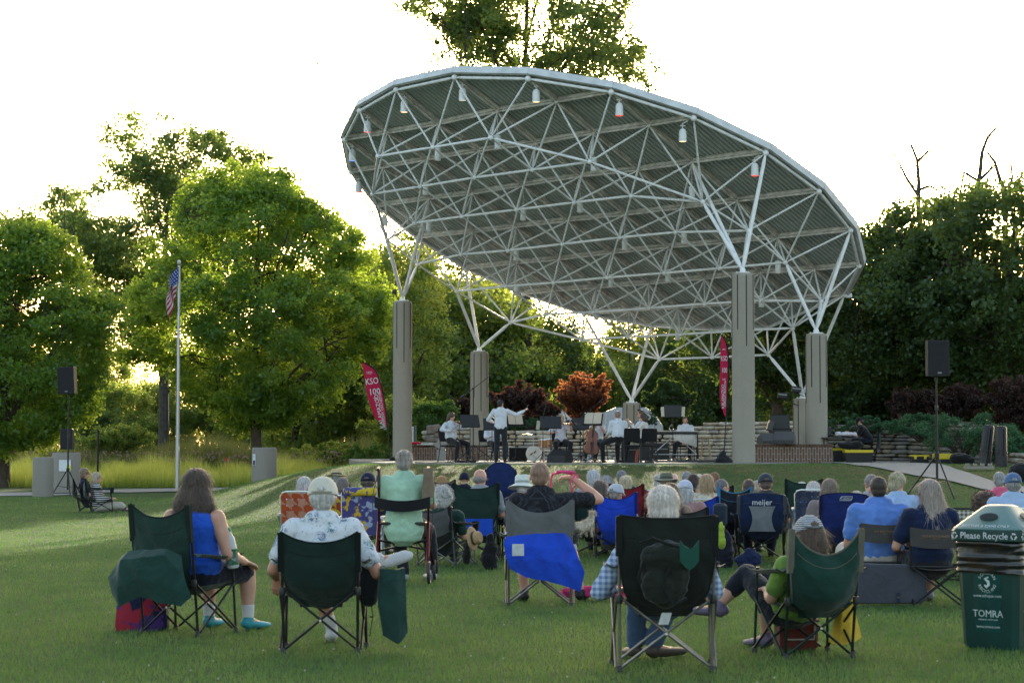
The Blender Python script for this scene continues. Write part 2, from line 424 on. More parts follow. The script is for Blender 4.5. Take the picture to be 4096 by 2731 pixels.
# ------------------------------------------------------------------ the tilted space-frame canopy
SF = 2.14
PN = V((.25729315, .30401311, .91726564)).normalized(); P0 = V((1.57021523, 28.07197275, 3.25517155)) * SF + V((0, 0, EYE))
PA = V((0.73766, -0.67496, 0.01679)).normalized(); PD = PN.cross(PA).normalized()
if PD.y < 0: PD = -PD
def on_plane(px, py, h):
    a = V((0, 0, EYE)); b = at(px, py, 60) - a; q = P0 + PN * h
    return a + b * ((q - a).dot(PN) / b.dot(PN))
TOP_H = .5913 * SF
Bn = {(1,0):(1511.7,626),(1,1):(1731,590),(1,2):(1963,552),(2,-1):(1490,776.5),(2,0):(1680,747),(2,1):(1897,711),(2,2):(2129,680),(2,3):(2359,648),
(3,-2):(1550.5,960),(3,-1):(1658.6,893),(3,0):(1847,866),(3,1):(2066,839),(3,2):(2297,810),(3,3):(2524,784),(3,4):(2811,808),
(4,-2):(1670,1057),(4,-1):(1844,1018),(4,0):(2030,1002),(4,1):(2249.5,976.5),(4,2):(2479,950),(4,3):(2703,929),(4,4):(2993,923),
(5,-2):(1826,1165),(5,-1):(2023.5,1145),(5,0):(2214,1130.6),(5,1):(2428,1110),(5,2):(2657,1092),(5,3):(2879,1073),(5,4):(3141,1050),
(6,-2):(2042,1290),(6,-1):(2185.7,1257),(6,0):(2373.5,1248),(6,1):(2597,1232),(6,2):(2819,1215),(6,3):(3042,1202),(6,4):(3285,1204.6),
(7,-1):(2326,1359),(7,0):(2511,1347),(7,1):(2724,1337),(7,2):(2945,1323),(7,3):(3171,1312),(8,0):(2637,1437),(8,1):(2849,1429),(8,2):(3073.5,1419)}
Tn = {(1,0):(1438.8,444),(1,1):(1584.7,361),(1,2):(1818,311),(1,3):(2112,316),(2,-1):(1379,561),(2,0):(1550,534),(2,1):(1751.5,498.5),(2,2):(1991,447),(2,3):(2227.6,409),(2,4):(2445,370),
(3,-2):(1404.6,690),(3,-1):(1532,672),(3,0):(1703,641),(3,1):(1917,605.6),(3,2):(2144,575),(3,3):(2375,535),(3,4):(2596,503),(3,5):(2774.5,473.5),
(4,-2):(1509,827),(4,-1):(1716,797),(4,0):(1890,776.5),(4,1):(2093,743),(4,2):(2320,707),(4,3):(2552,682),(4,4):(2767,651),(4,5):(3063,612),
(5,-2):(1665,952),(5,-1):(1894,929.6),(5,0):(2065,909),(5,1):(2272,884),(5,2):(2499,860),(5,3):(2736,832),(5,4):(2948,806),(5,5):(3275.5,767),
(6,-2):(1862,1077),(6,-1):(2068,1054),(6,0):(2237,1039),(6,1):(2445,1013),(6,2):(2672,990),(6,3):(2897,972),(6,4):(3111,952),(6,5):(3402,922.4),
(7,-2):(2094,1176),(7,-1):(2216,1164),(7,0):(2385,1151),(7,1):(2594,1135.7),(7,2):(2818,1115),(7,3):(3045,1092),(7,4):(3257,1079.6),(7,5):(3435.7,1064),
(8,-1):(2336,1258),(8,0):(2517,1243),(8,1):(2711,1232.7),(8,2):(2935,1217),(8,3):(3165,1199.5),(8,4):(3377,1180.6),(9,0):(2604,1304),(9,1):(2845,1320),(9,2):(3068,1312)}
B3 = {k: on_plane(*p, 0) for k, p in Bn.items()}; T3 = {k: on_plane(*p, TOP_H) for k, p in Tn.items()}
PERI = [(1,0),(1,1),(1,2),(1,3),(2,4),(3,5),(4,5),(5,5),(6,5),(7,5),(8,4),(9,2),(9,1),(9,0),(8,-1),(7,-2),(6,-2),(5,-2),(4,-2),(3,-2),(2,-1)]
M_WTUBE = plain('white_steel', (.80, .81, .83), .4, 0, .15, 5, .1, .004)
M_GTUBE = plain('weathered_steel', (.68, .65, .62), .6, 0, .35, 5, .25, .004)
canopy = thing('stage_canopy', 'large tilted oval canopy of white tube trusswork with grey green corrugated deck over the stage', 'canopy', tuple(P0))
def loc(p): return V(p) - P0
def strut(name, a, b, r, mat, ra=.06):
    a = loc(a); b = loc(b); t = (b - a).normalized(); mb = MB()
    a2 = a + t * ra; b2 = b - t * ra; q = min(.18, (b2 - a2).length * .2)
    mb.path([a2, a2 + t * q, b2 - t * q, b2], [r * .5, r, r, r * .5], 9)
    return mb.build(name, mat, canopy)
for k, p in B3.items(): mb = MB(); mb.ell(loc(p), .072, n=12, k=8); mb.build('node_ball', M_WTUBE, canopy)
for k, p in T3.items(): mb = MB(); mb.ell(loc(p), .062 if k not in PERI else .085, n=12, k=8); mb.build('node_ball', M_WTUBE if k in PERI else M_GTUBE, canopy)
done = set()
def chord(D, a, b, name, r, mat):
    if (name, a, b) in done or (name, b, a) in done or a not in D or b not in D: return
    done.add((name, a, b)); strut(name, D[a], D[b], r, mat)
for (r_, j) in B3:
    chord(B3, (r_, j), (r_, j + 1), 'bottom_chord', .037, M_WTUBE); chord(B3, (r_, j), (r_ + 1, j), 'bottom_chord', .030, M_WTUBE)
for a, b in [((1,2),(2,3)),((2,3),(3,4)),((1,0),(2,-1)),((2,-1),(3,-2)),((6,-2),(7,-1)),((7,-1),(8,0)),((8,2),(7,3)),((7,3),(6,4))]: chord(B3, a, b, 'bottom_chord', .037, M_WTUBE)
for a, b in zip(PERI, PERI[1:] + PERI[:1]): chord(T3, a, b, 'top_chord', .042, M_WTUBE)
beams = []
for (r_, j) in T3:
    for k in ((r_, j + 1), (r_ + 1, j)):
        if k in T3 and ((r_, j) not in PERI or k not in PERI):
            chord(T3, (r_, j), k, 'top_chord', .034, M_GTUBE); beams.append((T3[(r_, j)], T3[k]))
n = 0; rest = MB()
for (r_, j), p in sorted(B3.items()):
    for k in ((r_, j), (r_, j + 1), (r_ + 1, j), (r_ + 1, j + 1)):
        if k in T3:
            n += 1; sun_side = r_ <= 3 or j >= 4
            if n <= 100: strut('diagonal_strut', p, T3[k], .028, M_WTUBE)
            else:
                a = loc(p); b = loc(T3[k]); t = (b - a).normalized(); rest.path([a + t * .06, a + t * .2, b - t * .2, b - t * .06], [.014, .028, .028, .014], 8)
o = rest.build('diagonal_strut', M_WTUBE, canopy); o['kind'] = 'stuff'
# purlins between the top chords and the deck
for a, b in beams:
    a = loc(a) + PN * .085; b = loc(b) + PN * .085; t = (b - a).normalized(); s_ = t.cross(PN).normalized(); mb = MB()
    def sec(q, wx, h0, h1): return [q + s_ * wx + PN * h0, q - s_ * wx + PN * h0, q - s_ * wx + PN * h1, q + s_ * wx + PN * h1]
    dz = 0 if abs(t.dot(PA)) > .7 else -.004
    mb.rings([sec(a, .010, -.04, .04 + dz), sec(b, .010, -.04, .04 + dz)]); mb.rings([sec(a, .045, .04 + dz, .05 + dz), sec(b, .045, .04 + dz, .05 + dz)]); mb.rings([sec(a, .04, -.048, -.04 + dz), sec(b, .04, -.048, -.04 + dz)])
    mb.build('purlin', M_GTUBE, canopy, False)
# corrugated deck: every rib is real geometry, clipped to the oval
poly = [(loc(T3[k]).dot(PA), loc(T3[k]).dot(PD)) for k in PERI]
cx = sum(p[0] for p in poly) / len(poly); cy = sum(p[1] for p in poly) / len(poly)
def grow(p, e): d = math.hypot(p[0] - cx, p[1] - cy); return (cx + (p[0] - cx) * (1 + e / d), cy + (p[1] - cy) * (1 + e / d))
polo = [grow(p, .10) for p in poly]
def span(a):
    ys_ = []
    for (x0, y0), (x1, y1) in zip(polo, polo[1:] + polo[:1]):
        if (x0 - a) * (x1 - a) <= 0 and x0 != x1: ys_.append(y0 + (y1 - y0) * (a - x0) / (x1 - x0))
    return (min(ys_), max(ys_)) if len(ys_) >= 2 else None
def deck_mat():
    m, nt, b, o = nodes('deck_steel'); tc = texco(nt)
    n1 = noise_n(nt, .8, tc, 5, .6); n2 = noise_n(nt, 5, tc, 4)
    a = mixc(nt, ramp(nt, n1, .3, .7), (.37, .43, .42), (.46, .51, .50)); a = mixc(nt, ramp(nt, n2, .55, .8), a, (.34, .33, .30))
    nt.links.new(a, b.inputs['Base Color']); b.inputs['Roughness'].default_value = .5; return m
amin = min(p[0] for p in polo) + .01; amax = max(p[0] for p in polo) - .01; pitch = .16; mb = MB(); rows = []
k = 0; a = amin
while a < amax:
    for fr, hz in ((0, 0), (.5, 0), (.62, .045), (.88, .045)):
        q = a + pitch * fr
        if q < amax:
            sp_ = span(q)
            if sp_: rows.append([PA * q + PD * (sp_[0] + (sp_[1] - sp_[0]) * t / 3) + PN * (.145 + hz) for t in range(4)])
    a += pitch
off = PN * (loc(T3[(3,2)]).dot(PN)); rows = [[p + off for p in r_] for r_ in rows]
mb.grid(rows, len(rows), 4); mb.build('roof_deck', deck_mat(), canopy, False)
mb = MB(); mb.grid([[p + PN * .09 for p in r_] for r_ in rows], len(rows), 4); mb.build('roof_membrane', plain('membrane', (.5, .5, .5), .8), canopy, False)
# fascia band with folded lower lip, one piece per side
M_FAS = plain('fascia_metal', (.62, .64, .66), .5, 0, .2, 3, .15, .01)
pf = [grow(p, .16) for p in poly]; pi = [grow(p, .07) for p in poly]
for i in range(len(pf)):
    j = (i + 1) % len(pf); mb = MB()
    def q(pp, h): return PA * pp[0] + PD * pp[1] + off + PN * h
    secs = []
    for a_, b_ in ((pf[i], pi[i]), (pf[j], pi[j])):
        secs.append([q(a_, .07), q(a_, .27), q(b_, .30), q(b_, .26), q(b_, .11), q(b_, .07)])
    e = (secs[1][0] - secs[0][0]).normalized() * .004
    mb.rings([[p + e for p in secs[0]], [p - e for p in secs[1]]]); mb.build('fascia', M_FAS, canopy, False)
M_LAMPW = plain('lamp_housing', (.72, .73, .74), .45, 0, .1, 10, .05, .001)
def emis(name, col, k):
    m, nt, b, o = nodes(name); b.inputs['Base Color'].default_value = (*col, 1); b.inputs['Emission Color'].default_value = (*col, 1); b.inputs['Emission Strength'].default_value = k; return m
M_WARM = emis('warm_lens', (1, .72, .4), 1.6); M_RED = emis('red_lens', (1, .06, .03), 1.6); M_BLUE = emis('blue_lens', (.2, .35, 1), 1.2); M_DIM = emis('pale_lens', (.9, .85, .75), .7)
desc = {(2,1):'second bay from the front left', (2,2):'front middle bay', (3,3):'front right bay'}
for k in [(2,1),(2,2),(3,0),(3,3),(4,-1),(4,1),(4,2),(4,4),(5,0),(5,2),(5,3),(6,-1),(6,1),(6,2),(6,4),(7,0),(7,3),(8,1),(8,2)]:
    p = T3[k]; L = .62
    t = thing('pendant_lamp', 'white cylindrical downlight hanging on a rod inside the canopy trusswork', 'lamp', (p.x, p.y, p.z - .05 - L), 0, 'cylindrical downlights under the canopy'); t.scale = (.85, .85, 1)
    mb = MB(); mb.tube((0, 0, 0), (0, 0, L), .012); mb.build('rod', M_GTUBE, t)
    mb = MB(); mb.lathe((0, 0, 0), [(.02, .01), (.10, 0), (.103, -.01), (.103, -.36), (.095, -.365), (.09, -.33)], 18); mb.build('lamp_shade', M_LAMPW, t)
    mb = MB(); mb.lathe((0, 0, 0), [(.001, -.345), (.088, -.345), (.088, -.335), (.001, -.335)], 16); mb.build('lens', M_DIM, t)
SPOTS = [((1,1), M_WARM, 'amber'), ((1,2), M_DIM, 'white'), ((1,3), M_WARM, 'amber'), ((2,4), M_RED, 'red'), ((1,0), M_RED, 'red'), ((2,-1), M_BLUE, 'blue'), ((3,-2), M_RED, 'red'), ((4,-2), M_WARM, 'amber'), ((3,5), M_WARM, 'amber'), ((4,5), M_RED, 'red')]
places = {(1,1):'second on the upper left rim', (1,2):'at the left end of the top edge', (1,3):'at the right end of the top edge', (2,4):'where the rim bends down right of the top', (1,0):'high on the left rim', (2,-1):'at the leftmost corner of the rim', (3,-2):'just below the leftmost corner of the rim', (4,-2):'lowest on the left rim', (3,5):'midway down the right rim', (4,5):'lowest on the right rim'}
for k, m, cname in SPOTS:
    p = T3[k]; dx = .22 if k[1] > 1 else .22
    if k in ((3,5),(4,5)): dx = -.28
    t = thing('stage_spotlight', 'white canopy spotlight with %s lens %s' % (cname, places[k]), 'spotlight', (p.x + dx, p.y + .15, p.z - .28), 0, 'spotlights along the canopy rim')
    mb = MB(); mb.path([(0, 0, .02), (0, 0, .16), (-dx * .5, -.05, .22)], .018); mb.tube((-.07, 0, .1), (.07, 0, .1), .02); mb.build('bracket', M_GTUBE, t)
    mb = MB(); mb.lathe((0, 0, -.12), [(.03, .15), (.075, .12), (.1, .05), (.105, -.16), (.11, -.165), (.11, -.2), (.095, -.2)], 18); mb.build('lamp_housing', M_LAMPW, t)
    mb = MB(); mb.lathe((0, 0, 0), [(.001, -.325), (.09, -.325), (.09, -.31), (.001, -.31)], 16); mb.build('lens', m, t)

# ------------------------------------------------------------------ six concrete columns
M_GROOVE_SHADE = plain('groove_shadow', (.05, .045, .04), .9)
CW = [  # px, d, top z, base z, nodes
 ('front right', 2975, 58.2, 6.11, .90, [B3[(3,4)], T3[(4,4)], T3[(4,5)], B3[(4,4)]]),
 ('front left', 1609, 69.3, 6.11, .85, [B3[(3,-2)], T3[(4,-1)], B3[(4,-2)], T3[(4,-2)]]),
 ('right', 3268, 61.5, 4.66, .90, [B3[(5,4)], B3[(6,4)], T3[(6,5)]]),
 ('rear left', 1917, 71.8, 4.62, .90, [B3[(5,-2)], T3[(6,-2)], B3[(6,-2)]]),
 ('rear', 2527, 73.0, 2.95, .90, [T3[(8,-1)], T3[(9,0)], B3[(8,0)]]),
 ('rear right', 3212, 67.5, 2.97, .90, [T3[(8,4)], B3[(7,3)], B3[(8,2)]])]
LAB = {'front right': 'tall sand-coloured concrete column nearest the audience beside the narrow red banner', 'front left': 'tall round concrete column left of the seated violinist', 'right': 'concrete column standing on the brick wall beside the sound table',
 'rear left': 'concrete column behind the conductor and the boom microphone', 'rear': 'short concrete column in front of the white vehicle behind the stage', 'rear right': 'short concrete column half hidden behind the one on the right brick wall'}
for nm, px, d, zt, zb, nn in CW:
    x = atx(px, d); t = thing('concrete_column', LAB[nm], 'column', (x, d, zb), 0, 'columns carrying the canopy')
    H = zt - zb - .08; mb = MB(); N = 48; rs = []
    def prof(z, rad, groove):
        out = []
        for i in range(N):
            a = 2 * PI * i / N; r_ = rad
            g = i % 6
            dep = 0
            if groove and g == 0 and ((i // 6) % 2 == 0 or groove == 2): dep = .035
            out.append(V((r_ * math.cos(a + .13) * (1 - dep * 2.2), r_ * math.sin(a + .13) * (1 - dep * 2.2), z)))
        return out
    for z, rad, g in [(0, .31, 0), (.02, .305, 0), (H * .5, .305, 0), (H - .08, .305, 0), (H - .07, .29, 0), (H, .275, 0)]: rs.append(prof(z, rad, g))
    mb.rings(rs); mb.build('shaft', M_CONC, t, True, 25)
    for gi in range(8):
        a = gi * PI / 4 + .2; ln = 1.45 if gi % 2 else 1.9; g = MB(); g.box(V((.306 * math.cos(a), .306 * math.sin(a), H - .06 - ln / 2)), (.014, .026, ln), Matrix.Rotation(a, 3, 'Z')); g.build('groove', M_GROOVE_SHADE, t, False)  # raised dark strips, coloured to stand for the shade inside the grooves
    mb = MB(); mb.lathe((0, 0, H), [(.21, 0), (.21, .02), (.07, .02), (.06, .08)], 20); mb.build('base_plate', M_WTUBE, t)
    top = V((x, d, zt)); mb = MB(); mb.ell(top, .085, n=12, k=8)
    for i, q_ in enumerate(nn):
        tt = (q_ - top).normalized(); o = strut('support_leg', top, q_, .052, M_WTUBE, .07)
    for i in range(6):
        a = i * PI / 3
        mb2 = MB(); mb2.tube((.16 * math.cos(a), .16 * math.sin(a), H + .02), (.16 * math.cos(a), .16 * math.sin(a), H + .05), .014, n=6); mb2.build('bolt', M_WTUBE, t)
    mb = MB(); mb.ell((0, 0, H + .08), .08, n=12, k=8); mb.build('bearing_ball', M_WTUBE, t)

# ------------------------------------------------------------------ low brick walls and the dry stone walls
def brick_mat():
    m, nt, b, o = nodes('brick'); tc = texco(nt, 'UV')
    br = nt.nodes.new('ShaderNodeTexBrick'); br.inputs['Scale'].default_value = 1; br.inputs['Mortar Size'].default_value = .009
    br.inputs['Brick Width'].default_value = .30; br.inputs['Row Height'].default_value = .085; br.inputs['Color1'].default_value = (.115, .06, .042, 1); br.inputs['Color2'].default_value = (.15, .085, .06, 1)
    br.inputs['Mortar'].default_value = (.30, .26, .22, 1); br.offset = .5
    nt.links.new(mapping(nt, tc, (1, 1, 1), (0, 0, PI / 2)), br.inputs['Vector'])
    nt.links.new(br.outputs['Color'], b.inputs['Base Color']); b.inputs['Roughness'].default_value = .85
    bump(nt, b, br.outputs['Fac'], -.4, .01); return m
M_BRICK = brick_mat()
def wall_block(name, label, p0, p1, th, z0, z1, mat, cat, cop=None):
    p0 = V(p0); p1 = V(p1); d = (p1 - p0); L = d.length; t = d / L; nrm = V((t.y, -t.x))
    root = thing(name, label, cat, (p0.x, p0.y, z0), math.atan2(t.y, t.x)); mb = MB(); mb.box((L / 2, th / 2, (z1 - z0) / 2), (L, th, z1 - z0))
    me = mb.data(); me.materials.append(mat); uv = me.uv_layers.new(name='UVMap')
    for pl in me.polygons:
        for li in pl.loop_indices:
            co = me.vertices[me.loops[li].vertex_index].co; nn = pl.normal
            uv.data[li].uv = (co.x if abs(nn.y) > .5 or abs(nn.z) > .5 else co.y, co.z if abs(nn.z) < .5 else co.y)
    put('brick_body', me, root, False)
    mb = MB(); k = 0; x = 0; r_ = random.Random(3)
    while x < L - .05:
        mb.box((x + .045, th / 2 - .01, z1 - z0 + .038), (.084, th + .04, .072), bev=.006); x += .092
    mb.build('coping', plain('coping_brick', (.12, .07, .05), .85, 0, .4, 6, .4, .01), root)
    return root
wall_block('brick_wall', 'low dark brick wall behind the seated violinist between the two left columns', (atx(1640, 70), 70.0), (atx(1950, 71.3), 71.3), .4, .6, 1.38, M_BRICK, 'brick wall')
wall_block('brick_wall', 'low dark brick wall between the big front column and the sound table', (atx(3010, 59.3), 59.3), (atx(3330, 60.2), 60.2), .7, .6, 1.39, M_BRICK, 'brick wall')
def stone_wall(label, line, z0f, z1f, course=.13, seed=1, light=1.0):
    r_ = random.Random(seed); pts = [V(p) for p in line]; seg = [(a, b, (b - a).length) for a, b in zip(pts, pts[1:])]; L = sum(s_[2] for s_ in seg)
    def pos(t):
        for a, b, l in seg:
            if t <= l: d = (b - a) / l; return a + d * t, d
            t -= l
        a, b, l = seg[-1]; d = (b - a) / l; return b, d
    root = thing('stone_wall', label, 'stone wall', (pts[0].x, pts[0].y, z0f(0)))
    o3 = V((pts[0].x, pts[0].y, z0f(0)))
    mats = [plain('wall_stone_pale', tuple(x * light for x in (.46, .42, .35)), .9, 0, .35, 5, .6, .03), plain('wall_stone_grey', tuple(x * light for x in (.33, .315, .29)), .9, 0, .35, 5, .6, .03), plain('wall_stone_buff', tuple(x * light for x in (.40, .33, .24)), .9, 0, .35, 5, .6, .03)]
    mb = MB(); z = 0; row = 0; Hmax = max(z1f(t / 20) - z0f(t / 20) for t in range(21))
    while z < Hmax:
        hgt = course * r_.uniform(.75, 1.3); t = r_.uniform(-.3, 0)
        while t < L:
            ln = r_.uniform(.28, .8) * (1.25 if course > .14 else 1); f = min(1, max(0, (t + ln / 2) / L)); zb = z0f(f)
            if zb + z + hgt * .6 < z1f(f) + .03 * math.sin(t * 2):
                p, d = pos(max(0, min(L, t + ln / 2))); nrm = V((d.y, -d.x)); lay = r_.uniform(-.05, .04) - z * .12
                cen = V((p.x, p.y, zb + z + hgt / 2)) - V((nrm.x, nrm.y, 0)) * (.2 - lay * 1) - o3
                M = Matrix(((d.x, -nrm.x, 0), (d.y, -nrm.y, 0), (0, 0, 1))) @ Matrix.Rotation(r_.uniform(-.035, .035), 3, 'Y') @ Matrix.Rotation(r_.uniform(-.06, .06), 3, 'Z')
                mb.mi = r_.choice([0, 0, 1, 2]); mb.box(cen, (ln - r_.uniform(.012, .05), .45, hgt - r_.uniform(.012, .03)), M, bev=min(.035, hgt * .3))
            t += ln
        z += hgt; row += 1
    mb.build('stones', mats, root, True, 50)
    mb = MB(); # dark earth core so no gap shows daylight
    P = []
    for i in range(30):
        f = i / 29; p, d = pos(L * f); nrm = V((d.y, -d.x)); q = V((p.x, p.y)) - nrm * .32
        P.append([V((q.x, q.y, z0f(f) - .2)) - o3, V((q.x, q.y, z1f(f) - .10)) - o3, V((q.x - nrm.x * 1.2, q.y - nrm.y * 1.2, z1f(f) - .08)) - o3])
    mb.grid(P, 30, 3); mb.build('earth_fill', plain('earth', (.035, .028, .02), 1), root)
    return root
def zc(v): return lambda f: v
stone_wall('long dry stone wall curving behind the musicians', [gp(1700, 77), gp(1950, 76.6), gp(2300, 77), gp(2640, 76), gp(2960, 73.5), gp(3150, 71)], zc(.93), lambda f: 2.02 + .26 * S((f - .5) * 3) + .04 * math.sin(f * 19), .125, 2, 1.1)
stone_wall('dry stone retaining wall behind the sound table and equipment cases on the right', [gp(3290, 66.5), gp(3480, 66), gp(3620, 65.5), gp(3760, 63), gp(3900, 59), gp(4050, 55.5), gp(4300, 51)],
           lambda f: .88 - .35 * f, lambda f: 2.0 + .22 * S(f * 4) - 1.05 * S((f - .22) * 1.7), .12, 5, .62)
# capstone boulders standing on the left end of the wall
for i, (px, py, w_, h_) in enumerate([(1735, 1718, .5, .35), (1770, 1735, .6, .28), (1745, 1758, .8, .22)]):
    p = at(px, py, 76); mb = MB(); mb.box((0, 0, 0), (w_, .5, h_), Matrix.Rotation(.1 * i - .1, 3, 'Y'), bev=.06)
    o = mb.build('boulder', plain('boulder_stone', (.20, .165, .14), .9, 0, .4, 4, .6, .03)); o.location = p; tag(o, ['upper', 'middle', 'lower'][i] + ' grey capstone heaped on the left end of the stage wall', 'boulder', 'capstones at the left end of the wall')
# round concrete pillars by the left path
M_PIL = concrete('pillar_concrete', (.38, .35, .31))
for px, d, r_, h_, lab in [(173, 61.0, .29, 1.10, 'leftmost concrete pillar by the left path, next to the speaker tripod'), (265, 66.5, .43, 1.22, 'concrete pillar with a white notice standing behind the speaker tripod'), (1057, 71.5, .41, 1.24, 'round concrete pillar with a small light panel beside the maple trunk')]:
    x = atx(px, d); z = G(x, d); t = thing('concrete_pillar', lab, 'pillar', (x, d, z), 0, 'concrete pillars along the left path')
    mb = MB(); mb.lathe((0, 0, -.1), [(r_ * .98, 0), (r_, .1), (r_, h_ + .04), (r_ * .96, h_ + .085), (r_ * .88, h_ + .1)], 28); mb.build('shaft', M_PIL, t, True, 40)
    if px > 200:
        mb = MB(); xo = .05 if px < 900 else -r_ * .72; yo = -r_ * (1.01 if px < 900 else .72)
        mb.box((xo, yo - .01, h_ * .68), (.36 if px < 900 else .14, .02, .34 if px < 900 else .36), Matrix.Rotation(0 if px < 900 else -.75, 3, 'Z')); mb.build('notice_panel', plain('notice', (.62, .66, .70), .5), t, False)
        if px < 900:
            mb = MB(); mb.box((xo + .12, yo - .026, h_ * .62), (.14, .008, .16)); mb.build('yellow_sticker', plain('sticker', (.6, .62, .12), .5), t, False)
        else:
            mb = MB(); mb.box((xo - .004, yo - .026, h_ * .6), (.10, .008, .14), Matrix.Rotation(-.75, 3, 'Z')); mb.build('dark_slot', plain('slot', (.05, .05, .055), .5), t, False)
# ------------------------------------------------------------------ trees and shrubs
M_BARK = plain('bark', (.085, .065, .05), .95, 0, .4, 5, .9, .03)
M_BARKG = plain('grey_bark', (.075, .065, .055), .95, 0, .4, 5, .9, .03)
LEAFM = {
 'maple': leaf_mat('maple_leaf', (.060, .130, .034), (.30, .50, .035), (.62, .72, .07), .52),
 'poplar': leaf_mat('poplar_leaf', (.060, .105, .040), (.22, .34, .06), (.40, .50, .10), .48),
 'dark': leaf_mat('dark_leaf', (.034, .070, .026), (.10, .19, .03), (.28, .36, .05), .36),
 'mid': leaf_mat('mid_leaf', (.060, .110, .035), (.28, .42, .05), (.62, .66, .11), .52),
 'bright': leaf_mat('bright_leaf', (.05, .11, .03), (.18, .33, .035), (.30, .45, .05), .5),
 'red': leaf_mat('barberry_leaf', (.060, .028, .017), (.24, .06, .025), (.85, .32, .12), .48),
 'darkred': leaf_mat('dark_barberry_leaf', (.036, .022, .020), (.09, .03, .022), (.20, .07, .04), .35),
 'juniper': leaf_mat('juniper_leaf', (.045, .125, .055), (.06, .14, .05), (.09, .20, .06), .25)}
def leaves(centres, radii, per, size, seed, flat=.7, weights=None):
    r = np.random.default_rng(seed); C_ = np.array(centres, dtype=np.float64); Rr = np.array(radii); n = len(C_)
    cnt = (per * (Rr / Rr.mean()) ** 2).astype(int) + 1
    idx = np.repeat(np.arange(n), cnt); N = len(idx)
    d = r.normal(size=(N, 3)); d /= np.linalg.norm(d, axis=1)[:, None]; rad = r.uniform(0, 1, N) ** .6 * np.where(r.uniform(0, 1, N) < .10, 1.4, 1.0)
    p = C_[idx] + d * (Rr[idx] * rad)[:, None] * np.array([1, 1, flat])
    nrm = r.normal(size=(N, 3)) + np.array([0, 0, .9]); nrm /= np.linalg.norm(nrm, axis=1)[:, None]
    t = np.cross(nrm, r.normal(size=(N, 3))); t /= np.linalg.norm(t, axis=1)[:, None]; b = np.cross(nrm, t)
    s = size * r.uniform(.6, 1.25, N)
    q = np.stack([p - t * s[:, None] * .5, p + b * (s * .42)[:, None] + nrm * (s * .1)[:, None], p + t * s[:, None] * .5, p - b * (s * .42)[:, None] + nrm * (s * .1)[:, None]], 1)
    clump = r.uniform(0, 1, n); rnd = np.clip(.55 * clump[idx] + .5 * r.uniform(0, 1, N), 0, 1)
    return q.reshape(-1, 3), rnd
def branchy(mb, a, b, r0, r1, sag=.1, n=5, wob=.08, rr=None):
    rr = rr or random; a = V(a); b = V(b); L = (b - a).length; pts = []
    w1 = V((rr.uniform(-1, 1), rr.uniform(-1, 1), rr.uniform(-.5, 1))) * L * wob
    for i in range(n):
        t = i / (n - 1); pts.append(a.lerp(b, t) + w1 * math.sin(PI * t) + V((0, 0, L * sag * math.sin(PI * t))))
    mb.path(pts, [r0 + (r1 - r0) * i / (n - 1) for i in range(n)], 6)
